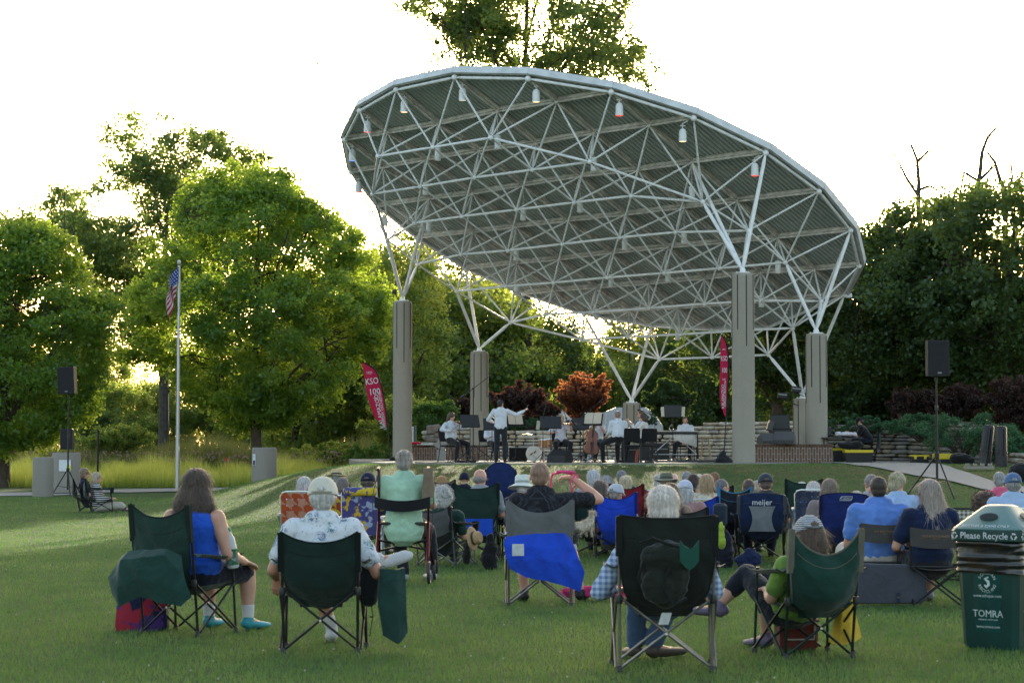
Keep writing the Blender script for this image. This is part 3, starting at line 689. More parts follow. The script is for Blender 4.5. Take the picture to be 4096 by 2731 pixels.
def tree(name, label, x, y, H, crown_z0, rx, ry, leaf='maple', trunk_r=.22, ncl=150, per=150, lsize=.14, clr=.75, seed=1, shape='round', group=None, shell=.55, lean=0, bark=None, z=None, offx=0):
    rr = random.Random(seed); zz = G(x, y) if z is None else z
    t = thing(name, label, 'tree', (x, y, zz), 0, group); bark = bark or M_BARK
    cz = (H + crown_z0) / 2; hz = (H - crown_z0) / 2
    cl = []; rad = []; tries = 0
    while len(cl) < ncl and tries < ncl * 60:
        tries += 1
        d = V((rr.gauss(0, 1), rr.gauss(0, 1), rr.gauss(0, 1))).normalized(); q = rr.random() ** (1 / 3) if rr.random() > shell else rr.uniform(.78, 1.0)
        p = d * q; pz = p.z
        if shape == 'maple': wdt = (1.0 - .35 * max(0, pz) ** 1.3) * (1 if pz > -.6 else 1 - (-.6 - pz) * .9)
        elif shape == 'sparse': wdt = 1 + .25 * math.sin(pz * 7 + d.x * 3 + seed)
        elif shape == 'spread': wdt = 1.05
        else: wdt = 1
        nn = noise.noise(V((p.x * 1.9 + seed * 3.1, p.y * 1.9, p.z * 2.3)))
        if nn < (-.12 if shape != 'sparse' else .0) and rr.random() < (.45 if shape != 'sparse' else .92): continue
        k = 1 + .22 * nn
        cl.append((p.x * rx * wdt * k + offx * (pz + 1) / 2, p.y * ry * wdt * k, cz + pz * hz * (1 + .1 * nn))); rad.append(clr * rr.uniform(.55, 1.25) * (1.15 - .35 * q))
    # wood
    mb = MB(); htop = crown_z0 + (H - crown_z0) * .82
    tp = [V((0, 0, -.2)), V((.05, 0, H * .12)), V((offx * .1 + rr.uniform(-.1, .1), 0, H * .3)), V((offx * .4 + rr.uniform(-.3, .3), rr.uniform(-.2, .2), H * .55)), V((offx * .8 + rr.uniform(-.3, .3), 0, htop))]
    mb.path(tp, [trunk_r * 1.25, trunk_r, trunk_r * .85, trunk_r * .5, trunk_r * .12], 10); mb.build('trunk', bark, t)
    mb = MB(); limbs = []
    nl = 14 if shape != 'sparse' else 18
    for i in range(nl):
        f = .25 + .7 * i / nl; zb = max(crown_z0 * .75, H * f * .8); k = zb / htop
        base = V((offx * k * .7, 0, zb)); ang = i * 2.4 + rr.uniform(-.4, .4)
        q = cz + hz * rr.uniform(-.7, .8); ww = math.sqrt(max(0, 1 - ((q - cz) / hz) ** 2)) * .75
        e = V((math.cos(ang) * rx * ww + offx * .5, math.sin(ang) * ry * ww, max(q, zb + .3)))
        rb = trunk_r * (.42 - .22 * f); branchy(mb, base, e, rb, rb * .3, .05, 6, .08, rr); limbs.append((base, e))
        for s_ in range(3):
            k2 = rr.uniform(.35, .9); p = base.lerp(e, k2); e2 = p + V((rr.uniform(-1, 1) * rx * .35, rr.uniform(-1, 1) * ry * .35, rr.uniform(.1, .9) * hz * .35)); branchy(mb, p, e2, rb * .35, rb * .1, .03, 4, .1, rr); limbs.append((p, e2))
    for i, p in enumerate(cl):
        if i % 2: continue
        p = V(p); best = min(limbs, key=lambda l: (l[0].lerp(l[1], .7) - p).length); branchy(mb, best[0].lerp(best[1], rr.uniform(.5, 1)), p, trunk_r * .06 + .008, .006, 0, 4, .06, rr)
    mb.build('branches', bark, t)
    v_, rn_ = leaves(cl, rad, per, lsize, seed); me = np_mesh('crown', v_, 4, rn_); me.materials.append(LEAFM[leaf]); put('crown', me, t, False)
    return t
def dup(root, loc_, rz, sc=1, label=None):
    r_ = root.copy(); COL.objects.link(r_); r_.location = loc_; r_.rotation_euler = (0, 0, rz); r_.scale = (sc, sc, sc) if not isinstance(sc, tuple) else sc
    if label: r_['label'] = label
    for ch in list(root.children):
        c_ = ch.copy(); COL.objects.link(c_); c_.parent = r_
    return r_
# named trees in view
tree('maple_tree', 'broad sunlit maple with dense dark crown between the flagpole and the stage', atx(1020, 81), 81, 12.0, 1.9, 5.0, 4.5, 'maple', .2, 560, 225, .135, .74, 4, 'maple', shell=.6)
tree('maple_tree', 'maple with yellow glowing leaves and thick trunk at the left edge of the lawn', atx(0, 76), 76, 9.7, 1.0, 3.9, 4.1, 'maple', .3, 500, 225, .135, .75, 9, 'maple', shell=.6)
tree('cottonwood_tree', 'tall open crowned cottonwood rising behind the maple on the left', atx(650, 104), 104, 17.6, 5.0, 5.2, 4.2, 'poplar', .26, 620, 105, .17, .8, 15, 'sparse', shell=.15, bark=M_BARKG)
tree('cottonwood_tree', 'very tall cottonwood whose crown rises above the canopy and out of the picture', atx(2100, 108), 108, 29, 15, 5.9, 5.3, 'poplar', .34, 640, 88, .19, .9, 21, 'sparse', shell=.15, bark=M_BARKG)
tree('cottonwood_tree', 'slender tree with thin sprays of leaves right of the tall cottonwood', atx(2520, 112), 112, 22, 12, 1.7, 1.7, 'poplar', .05, 34, 60, .18, .6, 26, 'sparse', bark=M_BARKG)
tree('hazy_tree', 'pale hazy green tree just left of the canopy behind the maple', atx(1590, 98), 98, 10.2, 1.5, 2.3, 2.3, 'mid', .18, 170, 110, .15, .75, 31, 'round', shell=.4)
tree('dark_tree', 'huge dark shady tree filling the right edge behind the stone wall', atx(4010, 76), 76, 9.9, 2.4, 5.6, 5.2, 'dark', .3, 440, 165, .16, .9, 41, 'spread', shell=.5, offx=.6)
tree('dark_tree', 'dark tree with spreading bare lower limbs behind the sound table', atx(3610, 78), 78, 8.3, 2.6, 3.9, 4.2, 'dark', .26, 330, 150, .16, .85, 43, 'spread', shell=.5)
tree('dark_tree', 'dark tree with forked trunk between the two right columns', atx(3110, 83), 83, 7.4, 2.4, 3.4, 3.4, 'dark', .24, 240, 140, .16, .8, 47, 'spread', shell=.5)
# bare dead limbs above the right hand trees
for i, (px, py, d, pts, lab) in enumerate([
  (3680, 900, 84, [[(0, 0), (-8, -90), (-5, -170), (-12, -260), (-35, -320)], [(-10, -120), (-55, -190), (-80, -240), (-110, -290)], [(-8, -255), (40, -300)], [(-5, -140), (40, -155), (70, -140)]], 'leftmost dead grey limb forking above the dark trees'),
  (3880, 900, 86, [[(0, 0), (25, -100), (40, -210), (48, -290), (70, -350), (110, -395)], [(35, -175), (-25, -210), (-35, -150), (-45, -90)], [(45, -185), (85, -225), (100, -240)]], 'middle dead limb reaching highest above the right hand trees'),
  (4020, 900, 85, [[(0, -20), (10, -120), (-20, -180), (-40, -250), (-70, -290)], [(10, -120), (45, -160), (75, -210)], [(5, -110), (30, -190), (22, -260)]], 'rightmost dead limb at the edge of the picture')]):
    o3 = at(px, py, d); mb = MB()
    for br in pts:
        P = [at(px + a, py + b, d + .3 * k) - o3 for k, (a, b) in enumerate(br)]; r0 = .12 if br is pts[0] else .065
        mb.path(P, [r0 * (1 - .8 * k / len(P)) for k in range(len(P))], 7)
        for k in range(1, len(P)):
            for s_ in (-1, 1): q = P[k - 1].lerp(P[k], .6); mb.path([q, q + V((s_ * random.uniform(.15, .5), .1, random.uniform(.2, .55))), q + V((s_ * random.uniform(.4, .9), .2, random.uniform(.5, 1.0)))], [.022, .014, .005], 5)
    mb.path([V((0, 0, 0)), V((.1, .1, -2)), V((.2, .1, -o3.z))], [.12, .15, .2], 7)
    o = mb.build('dead_tree', M_BARKG); o.location = o3; tag(o, lab, 'dead tree', 'dead limbs above the right hand trees')
for i, (px, py, d, br, lab) in enumerate([(275, 1180, 96, [[(0, 0), (-8, -120), (-18, -250), (-17, -420)], [(0, 0), (22, -110), (35, -200), (15, -260), (-2, -300)], [(-5, -80), (-50, -150)]], 'pale leafless sapling standing against the sky at the left'), (360, 1260, 92, [[(0, 0), (5, -80), (2, -170), (-16, -250)]], 'short bare sapling beside the left maple')]):
    o3 = at(px, py, d); mb = MB()
    for b_ in br: P = [at(px + a, py + b, d) - o3 for a, b in b_]; mb.path(P, [.05 * (1 - .8 * k / len(P)) for k in range(len(P))], 6)
    mb.path([V((0, 0, 0)), V((.05, 0, -o3.z))], [.05, .09], 6)
    o = mb.build('bare_sapling', M_BARKG); o.location = o3; tag(o, lab, 'sapling')
# woodland behind: a few grown prototypes, set out individually
protos = [tree('woodland_tree', 'leafy woodland tree in the row behind the stage', atx(1750, 134), 134, 8.8, .6, 3.0, 2.8, 'mid', .16, 190, 130, .16, .8, 61, 'round', 'woodland trees behind the park', .5),
          tree('woodland_tree', 'leafy woodland tree in the row behind the stage', atx(2700, 130), 130, 6.6, .4, 3.1, 2.8, 'mid', .16, 180, 130, .16, .8, 62, 'round', 'woodland trees behind the park', .5),
          tree('woodland_tree', 'leafy woodland tree in the row behind the stage', atx(3300, 99), 99, 7.2, .3, 3.2, 3.0, 'dark', .16, 190, 130, .16, .85, 63, 'round', 'woodland trees behind the park', .5)]
WL = [(0, 1700, 80, 1.15), (1, 1850, 76, 1.15), (2, 2100, 78, .95), (1, 2450, 80, .72), (2, 2800, 76, .85), (0, 2640, 84, .9), (1, 3000, 80, .9), (0, 1620, 101, 1.08), (1, 1880, 92, .95), (0, 1950, 103, 1.12), (2, 2060, 90, .72), (1, 2200, 94, .95), (2, 2310, 90, .66), (0, 2200, 108, .85), (1, 2480, 99, .86), (2, 2600, 91, .62), (1, 2860, 101, .95), (0, 2960, 106, .82), (1, 3080, 97, 1.0),
      (2, 3480, 94, 1.05), (2, 3760, 92, 1.1), (1, 3620, 100, 1.0), (2, 4050, 94, 1.15), (0, 4200, 100, 1.1), (2, 4350, 86, 1.1),
      (1, 1180, 80, 1.0), (0, 1420, 84, 1.1), (1, 470, 94, .78), (0, 380, 106, .9), (1, 620, 98, .82), (0, 200, 100, .9), (1, 30, 96, 1.0), (0, -150, 95, 1.1), (1, 830, 101, 1.0), (2, 1300, 98, .95), (0, 1200, 104, .9), (0, -500, 100, 1.2), (1, 4600, 96, 1.2), (2, 1480, 92, .7), (1, 1050, 96, .8)]
for i, (k, px, d, s_) in enumerate(WL): dup(protos[k], (atx(px, d * (1.4 if px < 3400 else 1)), d * (1.4 if px < 3400 else 1), -.3), i * 1.7, s_ * (1.36 if 950 < px < 3400 else 1.1 if px <= 950 else 1) * (.95 if d < 85 else 1), 'leafy woodland tree ' + next(b for a, b in [(100, 'behind the maple at the left edge'), (500, 'seen between the left maple and the flagpole'), (900, 'behind the flagpole'), (1560, 'behind the broad maple'), (1930, 'seen between the two left columns'), (2330, 'behind the conductor'), (2700, 'behind the seated wind players'), (3320, 'behind the right columns'), (3700, 'behind the sound table'), (9999, 'behind the dark trees at the right edge')] if px < a))
# a far hedge of woodland closing the view low down
cl = []; rad = []
for i in range(1700):
    x = random.uniform(-60, 60); y = random.uniform(165, 175); cl.append((x, y, random.uniform(.2, 8.6 + 2.2 * noise.noise(V((x * .15, 0, 0)))))); rad.append(random.uniform(.7, 1.3))
v_, rn_ = leaves(cl, rad, 90, .2, 77); me = np_mesh('far_woodland', v_, 4, rn_); me.materials.append(LEAFM['mid']); tag(put('far_woodland', me, None, False), 'far off woodland edge seen through the trees', 'woodland', kind='stuff')

def shrub(name, label, px, pyb, pyt, d, rx, leaf, n=60, per=120, ls=.06, spiky=0, group=None, seed=1, ry=None, zb=None):
    rr = random.Random(seed); b = at(px, pyb, d); tp = at(px, pyt, d).z; h = tp - b.z if zb is None else tp - zb; z0 = b.z if zb is None else zb
    t = thing(name, label, 'shrub', (b.x, d, z0), 0, group); cl = []; rad = []; ry = ry or rx; mb = MB()
    for i in range(n):
        dd = V((rr.gauss(0, 1), rr.gauss(0, 1), rr.gauss(0, 1))).normalized() * rr.uniform(.45, 1); k = 1 + .15 * noise.noise(dd * 2 + V((seed, 0, 0)))
        p = (dd.x * rx * k, dd.y * ry * k, h * .52 + dd.z * h * .46 * k); cl.append(p); rad.append(min(rx, h * .5) * rr.uniform(.18, .34))
        if i % 2 == 0: branchy(mb, (rr.uniform(-.1, .1) * rx, rr.uniform(-.1, .1), 0), p, .014, .004, .05, 4, .08, rr)
        if spiky and dd.z > -.1:
            for s_ in range(3):
                dr = V((dd.x + rr.uniform(-.3, .3), dd.y + rr.uniform(-.3, .3), abs(dd.z) + .5)).normalized() * rr.uniform(.25, .55) * spiky
                for q in range(5): cl.append(tuple(V(p) + dr * (q / 4))); rad.append(.05)
    mb.build('stems', M_BARK, t)
    v_, rn_ = leaves(cl, rad, per, ls, seed) if not spiky else leaves(cl, [max(r_, .11) for r_ in rad], per, ls, seed)
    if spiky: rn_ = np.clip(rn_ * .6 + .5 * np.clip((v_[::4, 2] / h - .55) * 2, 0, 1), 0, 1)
    me = np_mesh('foliage', v_, 4, rn_); me.materials.append(LEAFM[leaf]); put('foliage', me, t, False); return t
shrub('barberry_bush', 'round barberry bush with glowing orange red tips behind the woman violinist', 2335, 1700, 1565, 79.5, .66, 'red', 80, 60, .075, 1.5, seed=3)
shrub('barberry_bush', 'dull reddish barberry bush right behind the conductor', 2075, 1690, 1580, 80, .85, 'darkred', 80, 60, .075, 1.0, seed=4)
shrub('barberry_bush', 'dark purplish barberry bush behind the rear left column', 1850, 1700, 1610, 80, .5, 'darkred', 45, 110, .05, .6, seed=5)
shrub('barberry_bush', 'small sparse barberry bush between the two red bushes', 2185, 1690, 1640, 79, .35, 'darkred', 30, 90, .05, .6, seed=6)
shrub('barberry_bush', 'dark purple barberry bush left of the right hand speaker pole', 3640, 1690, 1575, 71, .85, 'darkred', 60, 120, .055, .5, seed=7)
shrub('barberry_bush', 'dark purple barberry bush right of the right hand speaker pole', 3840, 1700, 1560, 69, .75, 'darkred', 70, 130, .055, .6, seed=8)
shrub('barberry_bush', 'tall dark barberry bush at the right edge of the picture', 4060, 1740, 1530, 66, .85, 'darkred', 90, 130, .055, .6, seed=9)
shrub('leafy_bush', 'bright green leafy bush between the two left columns', 1740, 1800, 1590, 79, 1.0, 'bright', 80, 150, .09, 0, seed=10)
shrub('leafy_bush', 'bright green bush left of the front left column', 1600, 1830, 1560, 84, 1.3, 'mid', 90, 130, .10, 0, seed=11)
for px, py0, py1, d, rx, lab, sd in [(1960, 1760, 1690, 78.5, 1.0, 'flat juniper spreading over the wall left of the conductor', 12), (2120, 1725, 1668, 78.5, 1.1, 'juniper spreading over the wall right of the conductor', 13), (2290, 1735, 1680, 78.3, .9, 'juniper growing over the wall behind the woman violinist', 14), (2560, 1705, 1662, 79, .8, 'low juniper in front of the white vehicle', 18),
    (3420, 1740, 1660, 65.6, 1.5, 'low juniper on the wall behind the sound table', 15), (3690, 1770, 1650, 63.0, 1.1, 'smaller juniper mound on top of the right stone wall', 16), (3850, 1830, 1650, 59.8, 1.6, 'large juniper cascading down the right stone wall', 17), (3990, 1850, 1690, 57.2, .9, 'juniper hanging over the wall behind the black cases', 19), (4080, 1840, 1745, 56, .6, 'low juniper at the far right end of the stone wall', 20)]:
    shrub('juniper_shrub', lab, px, py0, py1, d, rx, 'juniper', 90, 260, .035, 0, 'junipers spreading over the stone walls', sd, rx * .7)
shrub('young_conifer', 'dark conifer with drooping sprays behind the percussionist', 2680, 1700, 1530, 80, .8, 'dark', 80, 130, .06, .5, seed=23)
shrub('undergrowth_bush', 'pale grey green bush beyond the meadow left of the flagpole', 470, 1860, 1690, 88, 1.5, 'mid', 110, 110, .09, 0, seed=24)
shrub('undergrowth_bush', 'dark rounded bush beyond the meadow beside the left maple', 400, 1850, 1640, 90, 1.1, 'dark', 90, 110, .09, 0, seed=25)
shrub('undergrowth_bush', 'brownish bush at the meadow edge right of the maple trunk', 1330, 1880, 1760, 85, 1.6, 'mid', 110, 110, .07, 0, seed=26)
shrub('undergrowth_bush', 'leafy bush at the foot of the bank left of the red banner', 1480, 1900, 1770, 82, 1.0, 'bright', 90, 110, .07, 0, seed=27)
# tall meadow behind the left path
def mz(x, y): return -.03
def meadow(r, n):
    y = r.uniform(75.5, 87, n); x = r.uniform(-23, -4.0, n); ok = y > 75.8 + np.maximum(0, (x + 12) * .35); return x[ok], y[ok]
v_, rn_ = blades(60000, meadow, lambda x, y: .5 + .5 * np.clip((y - 76) / 9, 0, 1) + .14 * np.sin(x * 1.3) + .1 * np.sin(x * 4.1 + y), .030, .45, 8, mz)
me = np_mesh('meadow_grass', v_, 3, rn_); me.materials.append(leaf_mat('meadow_blade', (.16, .24, .05), (.55, .64, .08), (.88, .86, .24), .6)); tag(put('meadow_grass', me, None, False), 'tall sunlit uncut grass beyond the left path', 'tall grass', kind='stuff')
def reeds(r, n):
    y = r.uniform(85, 89, n); x = r.uniform(-22, -5, n); return x, y
v_, rn_ = blades(22000, reeds, lambda x, y: 1.45 + .3 * np.sin(x * .9), .035, .25, 9, mz)
me = np_mesh('cattail_reeds', v_, 3, rn_); me.materials.append(leaf_mat('reed_blade', (.07, .11, .04), (.22, .28, .06), (.40, .36, .12), .5)); tag(put('cattail_reeds', me, None, False), 'stand of reeds and seed heads behind the tall grass', 'reeds', kind='stuff')
# wildflowers
mb = MB()
for i in range(500):
    x = random.uniform(-20, -6); y = random.uniform(81, 85); mb.ell((x, y, random.uniform(.8, 1.25)), (.035, .035, .03), n=5, k=3)
tag(mb.build('wildflowers', plain('pink_flowers', (.42, .27, .26), .9)), 'pale pink wildflower heads above the tall grass', 'wildflowers', kind='stuff')
mb = MB(); p = at(905, 1835, 79); mb.add([V((0, 0, .08)), V((.04, .02, -.02)), V((.01, 0, -.12)), V((-.05, 0, -.02))], [(0, 1, 2, 3)]); mb.tube((0, 0, .1), (0, 0, -p.z), .006, n=5)
o = mb.build('marker_flag', plain('red_flag_plastic', (.6, .06, .05), .6)); o.location = p; tag(o, 'tiny red marker flag standing in the tall grass', 'marker flag')
# ------------------------------------------------------------------ people
SK = (0.52, 0.30, 0.22); SK2 = (0.42, 0.23, 0.16)
def rotz(a): return Matrix.Rotation(a, 3, 'Z')
def hand(mb, wrist, d, palm, L=.18, curl=.35, side=1, spread=.12):
    """palm plus five separate fingers; d = pointing direction, palm = palm normal"""
    d = V(d).normalized(); palm = (V(palm) - d * V(palm).dot(d)).normalized(); lat = d.cross(palm) * side; w = V(wrist); s = L / .18
    mb.limb([(w - d * .01, .026 * s, .02 * s), (w + d * .04 * s, .036 * s, .017 * s), (w + d * .085 * s, .042 * s, .014 * s)], lat, 10)
    for i, (o, ln) in enumerate([(.030, .068), (.011, .078), (-.010, .074), (-.029, .058)]):
        b = w + d * .085 * s + lat * o * s; dd = (d + lat * (o * spread * 10)).normalized(); p1 = b + (dd * math.cos(curl * .5) + palm * math.sin(curl * .5)) * ln * .45 * s
        p2 = p1 + (dd * math.cos(curl * 1.6) + palm * math.sin(curl * 1.6)) * ln * .33 * s; p3 = p2 + (dd * math.cos(curl * 2.6) + palm * math.sin(curl * 2.6)) * ln * .25 * s
        mb.path([b - dd * .01, b, p1, p2, p3], [.0095 * s, .0095 * s, .009 * s, .008 * s, .006 * s], 7)
    b = w + d * .03 * s + lat * .028 * s; t1 = b + (d * .6 + lat * .75 + palm * .25).normalized() * .04 * s; t2 = t1 + (d * .9 + lat * .25 + palm * .4).normalized() * .032 * s
    mb.path([b, t1, t2], [.013 * s, .011 * s, .008 * s], 7)
def strands(me, n, L, wdt, kind, seed, zmin=None, out=.012):
    """fine ribbons lying on the hair surface so that its outline is not a clean edge"""
    nv = len(me.vertices)
    if nv == 0 or n == 0: return me
    co = np.empty(nv * 3, np.float32); me.vertices.foreach_get('co', co); co = co.reshape(-1, 3)
    no = np.empty(nv * 3, np.float32); me.vertices.foreach_get('normal', no); no = no.reshape(-1, 3)
    r = np.random.default_rng(seed); idx = r.integers(0, nv, n); p = co[idx] + r.normal(size=(n, 3)) * .002; nn = no[idx]
    g = np.tile(np.array([0, 0, -1.0]), (n, 1)) if kind != 'curly' else r.normal(size=(n, 3))
    if kind == 'short': g = g * .6 + r.normal(size=(n, 3)) * .5
    if kind == 'long': g = g + r.normal(size=(n, 3)) * .18
    t = g - nn * (g * nn).sum(1)[:, None]; t /= np.linalg.norm(t, axis=1)[:, None] + 1e-6
    s = np.cross(t, nn); LL = (L * r.uniform(.5, 1.3, n))[:, None]; w_ = wdt
    a = p - nn * .004; m = p + t * LL * .5 + nn * out * r.uniform(.2, 1, n)[:, None]; e = p + t * LL + nn * out * r.uniform(-.3, 1.2, n)[:, None]
    if kind == 'curly': m += nn * LL * .5; e = p + t * LL * .7 + nn * .004
    P = np.stack([a - s * w_, a + s * w_, m + s * w_, m - s * w_, m - s * w_, m + s * w_, e], 1)
    base = nv; allv = np.concatenate([co, P.reshape(-1, 3)])
    fs = [tuple(pl.vertices) for pl in me.polygons]
    for i in range(n):
        o = base + i * 7; fs.append((o, o + 1, o + 2, o + 3)); fs.append((o + 4, o + 5, o + 6))
    m2 = bpy.data.meshes.new('hair'); m2.from_pydata([tuple(q) for q in allv.tolist()], [], fs); m2.update(); return m2
PERSON_N = [0]
def person(px, top, d, label, yaw=0, shirt=(.5, .5, .5), pants=(.03, .03, .04), hair='short', hcol=(.3, .28, .26), hat=None, b=1.0, lean=14, sk=SK, hyaw=0, hpitch=8, hroll=0, sleeve='short', group=None,
           gz=None, stand=False, J=None, voxel=None, shoe=(.04, .04, .045), legs='bare', seat_h=None, pattern=None, glasses=False, twist=0, female=False, hem=0, zshift=0, extra=None, root_at=None, hscale=1.0, hands='relax', socks=None):
    PERSON_N[0] += 1; seed = PERSON_N[0]; rr = random.Random(seed * 7 + 1)
    near = d < 22; vx = voxel or (.009 if near else .013 if d < 48 else .016)
    P = at(px, top, d); g = G(P.x, d) if gz is None else gz; Ht = P.z - g; th = R(lean); up = V((0, -math.sin(th), math.cos(th)))
    TR = .47; hz = (Ht - TR * math.cos(th) - .275 * hscale) if not stand else Ht * .53
    if stand: TR = Ht * .288; up = V((0, 0.02, 1)).normalized()
    if seat_h is not None: hz = seat_h
    hip = V((0, 0, hz)); nb = hip + up * TR; hc = nb + V((0, .025 + .02 * (not stand), .145)) * hscale
    k = Ht / 1.75 if stand else 1
    sh = .185 * (b ** .5) * (.93 if female else 1); Z = V((0, 0, 1))
    jj = {}
    for sx, n in ((-1, 'l'), (1, 'r')):
        S_ = nb - up * .055 + V((sx * sh, 0, 0))
        if stand: E_ = S_ + V((sx * .06, -.02, -.29 * k)); W_ = E_ + V((-sx * .02, .08, -.25 * k)); hp = V((sx * .09, 0, hz)); kn = V((sx * .11, .03, hz * .52)); an = V((sx * .12, -.02, .09))
        else: E_ = S_ + V((sx * .07, .06, -.25)); W_ = E_ + V((-sx * .03, .23, .0 + .02)); hp = hip + V((sx * .09, .03, 0)); kn = V((sx * .14, .44, hz + .04)); an = V((sx * .14, .52, .09))
        jj['S' + n] = S_; jj['E' + n] = E_; jj['W' + n] = W_; jj['H' + n] = hp; jj['K' + n] = kn; jj['A' + n] = an; jj['T' + n] = an + V((sx * .03, .17, -.05))
    if J:
        for q, val in J.items():
            if q in jj: jj[q] = V(val) if not callable(val) else V(val(jj))
    Mh = Matrix.Rotation(R(-hyaw), 3, 'Z') @ Matrix.Rotation(R(-hpitch), 3, 'X') @ Matrix.Rotation(R(hroll), 3, 'Y')
    rz = R(-yaw)
    if root_at is not None: rx_, ry_ = root_at
    else:
        off = rotz(rz) @ V((hc.x, hc.y, 0)); rx_, ry_ = P.x - off.x, d - off.y
    t = thing('person', label, 'person', (rx_, ry_, g), rz, group)
    # --- body, one continuous surface
    mb = MB(); X = V((1, 0, 0)); hs = hscale
    mb.limb([(hip, .15 * b, .11 * b), (hip + up * TR * .45, .13 * b, .10 * b), (nb - up * .1, .15, .09), (nb - up * .03, .12, .07)], X, 14)
    mb.limb([(nb - up * .05, .062, .06), (nb + V((0, .012, .04)), .056, .056), (hc - V((0, .01, .06)) * hs, .055, .055)], X, 12)
    mb.ell(hc + Mh @ V((0, -.008, .02)) * hs, (.075 * hs, .095 * hs, .09 * hs), Mh, 18, 12); mb.ell(hc + Mh @ V((0, .028, -.045)) * hs, (.056 * hs, .062 * hs, .072 * hs), Mh, 16, 10)
    mb.ell(hc + Mh @ V((0, .094, -.018)) * hs, (.012, .02, .022), Mh, 10, 6); mb.ell(hc + Mh @ V((0, .085, .012)) * hs, (.035, .014, .012), Mh, 10, 6)
    mb.ell(hc + Mh @ V((0, .084, -.065)) * hs, (.022, .012, .008), Mh, 10, 6)
    for sx in (-1, 1): mb.ell(hc + Mh @ V((sx * .078, -.005, -.012)) * hs, (.011, .02, .032), Mh, 8, 6)
    for sx, n in ((-1, 'l'), (1, 'r')):
        S_, E_, W_ = jj['S' + n], jj['E' + n], jj['W' + n]; bb = b ** .6
        mb.limb([(S_, .055 * bb, .055 * bb), (S_.lerp(E_, .45), .05 * bb, .05 * bb), (E_, .040 * bb, .040 * bb)], None, 12)
        mb.limb([(E_, .040 * bb, .040 * bb), (E_.lerp(W_, .3), .041 * bb, .041 * bb), (W_, .025, .029)], None, 12)
        H_, K_, A_, T_ = jj['H' + n], jj['K' + n], jj['A' + n], jj['T' + n]
        mb.limb([(H_, .085 * bb, .085 * bb), (H_.lerp(K_, .5), .075 * bb, .075 * bb), (K_, .055 * bb, .058 * bb)], None, 12)
        mb.limb([(K_, .053 * bb, .055 * bb), (K_.lerp(A_, .32), .055 * bb, .058 * bb), (A_, .035, .038)], None, 12)
        mb.limb([(A_ - Z * .02, .034, .036), (A_.lerp(T_, .5) - Z * .02, .040, .026), (T_, .038, .018)], X, 10)
    me = fuse(mb, vx, 3)
    hb = MB()
    for sx, n in ((-1, 'l'), (1, 'r')):
        E_, W_ = jj['E' + n], jj['W' + n]; dd = (W_ - E_).normalized()
        pn = V((0, 0, -1)) if abs(dd.z) < .8 else V((-sx, 0, 0)); cu = .35
        if J and 'D' + n in J: dd = V(J['D' + n])
        if J and 'P' + n in J: pn = V(J['P' + n])
        if J and 'C' + n in J: cu = J['C' + n]
        hand(hb, W_, dd, pn, .175, cu, -sx)
    hm = fuse(hb, .0042 if near else .006, 1)
    vs = [v_.co[:] for v_ in me.vertices]; fs = [tuple(p_.vertices) for p_ in me.polygons]; o0 = len(vs)
    vs += [v_.co[:] for v_ in hm.vertices]; fs += [tuple(i + o0 for i in p_.vertices) for p_ in hm.polygons]
    body = bpy.data.meshes.new('body'); body.from_pydata(vs, [], fs); body.update(); bo = mesh_obj('body', body, skin(sk), t)
    eb = MB()
    for sx in (-1, 1): eb.ell(hc + Mh @ V((sx * .03, .083, .002)) * hs, (.012, .008, .007), Mh, 8, 5)
    eb.build('eyes', plastic((.03, .025, .02), .2), t)
    if glasses:
        gb = MB()
        for sx in (-1, 1):
            cc = hc + Mh @ V((sx * .032, .104, .002)) * hs
            gb.path([cc + Mh @ V((.024 * math.cos(a), 0, .018 * math.sin(a))) for a in [q * PI / 6 for q in range(12)]], .0025, 5, True)
            gb.path([hc + Mh @ V((sx * .056, .10, .004)) * hs, hc + Mh @ V((sx * .084, .04, .004)) * hs, hc + Mh @ V((sx * .084, -.02, -.004)) * hs], .003, 5)
        gb.build('glasses', plastic((.03, .03, .035), .3), t)
    # --- shirt
    mb = MB(); e = .017
    if female: prof_ = [(0, .175, .14), (.30, .15, .12), (.5, .145, .115), (.75, .17, .12), (.92, .155, .10), (.985, .10, .07)]
    else: prof_ = [(0, .175, .14), (.30, .165, .135), (.5, .165, .125), (.75, .185, .125), (.92, .17, .10), (.985, .11, .075)]
    sect = [(hip + up * TR * f + up * ((.085 - hem if not stand else .02) if f == 0 else 0) + V((0, .012, 0)), r1 * b + e * .6, r2 * b + e * .5) for f, r1, r2 in prof_]
    mb.limb(sect, X, 18)
    for sx, n in ((-1, 'l'), (1, 'r')):
        S_, E_, W_ = jj['S' + n], jj['E' + n], jj['W' + n]; bb = b ** .6
        if sleeve != 'none': mb.limb([(nb - up * .045 + X * sx * .06, .065, .05), (S_ + up * .012, .062 * bb, .062 * bb)], None, 12)
        else: mb.limb([(nb - up * .12 + X * sx * .06, .08, .075), (nb - up * .0 + X * sx * .085, .030, .055)], None, 12)
        if sleeve == 'short': mb.limb([(S_, .07 * bb, .07 * bb), (S_.lerp(E_, .55), .069 * bb, .066 * bb), (S_.lerp(E_, .68), .07 * bb, .068 * bb)], None, 14)
        elif sleeve == 'long':
            mb.limb([(S_, .068 * bb, .068 * bb), (S_.lerp(E_, .5), .063 * bb, .063 * bb), (E_, .054 * bb, .054 * bb)], None, 14); mb.limb([(E_, .054 * bb, .054 * bb), (E_.lerp(W_, .4), .053 * bb, .053 * bb), (W_ - (W_ - E_).normalized() * .02, .036, .038)], None, 12)
    if sleeve != 'none': mb.limb([(nb - up * .05, .09, .075), (nb + V((0, .0, .012)), .068, .064)], X, 14)
    sm = fuse(mb, vx, 4, .007 if near else .006, 11, seed)
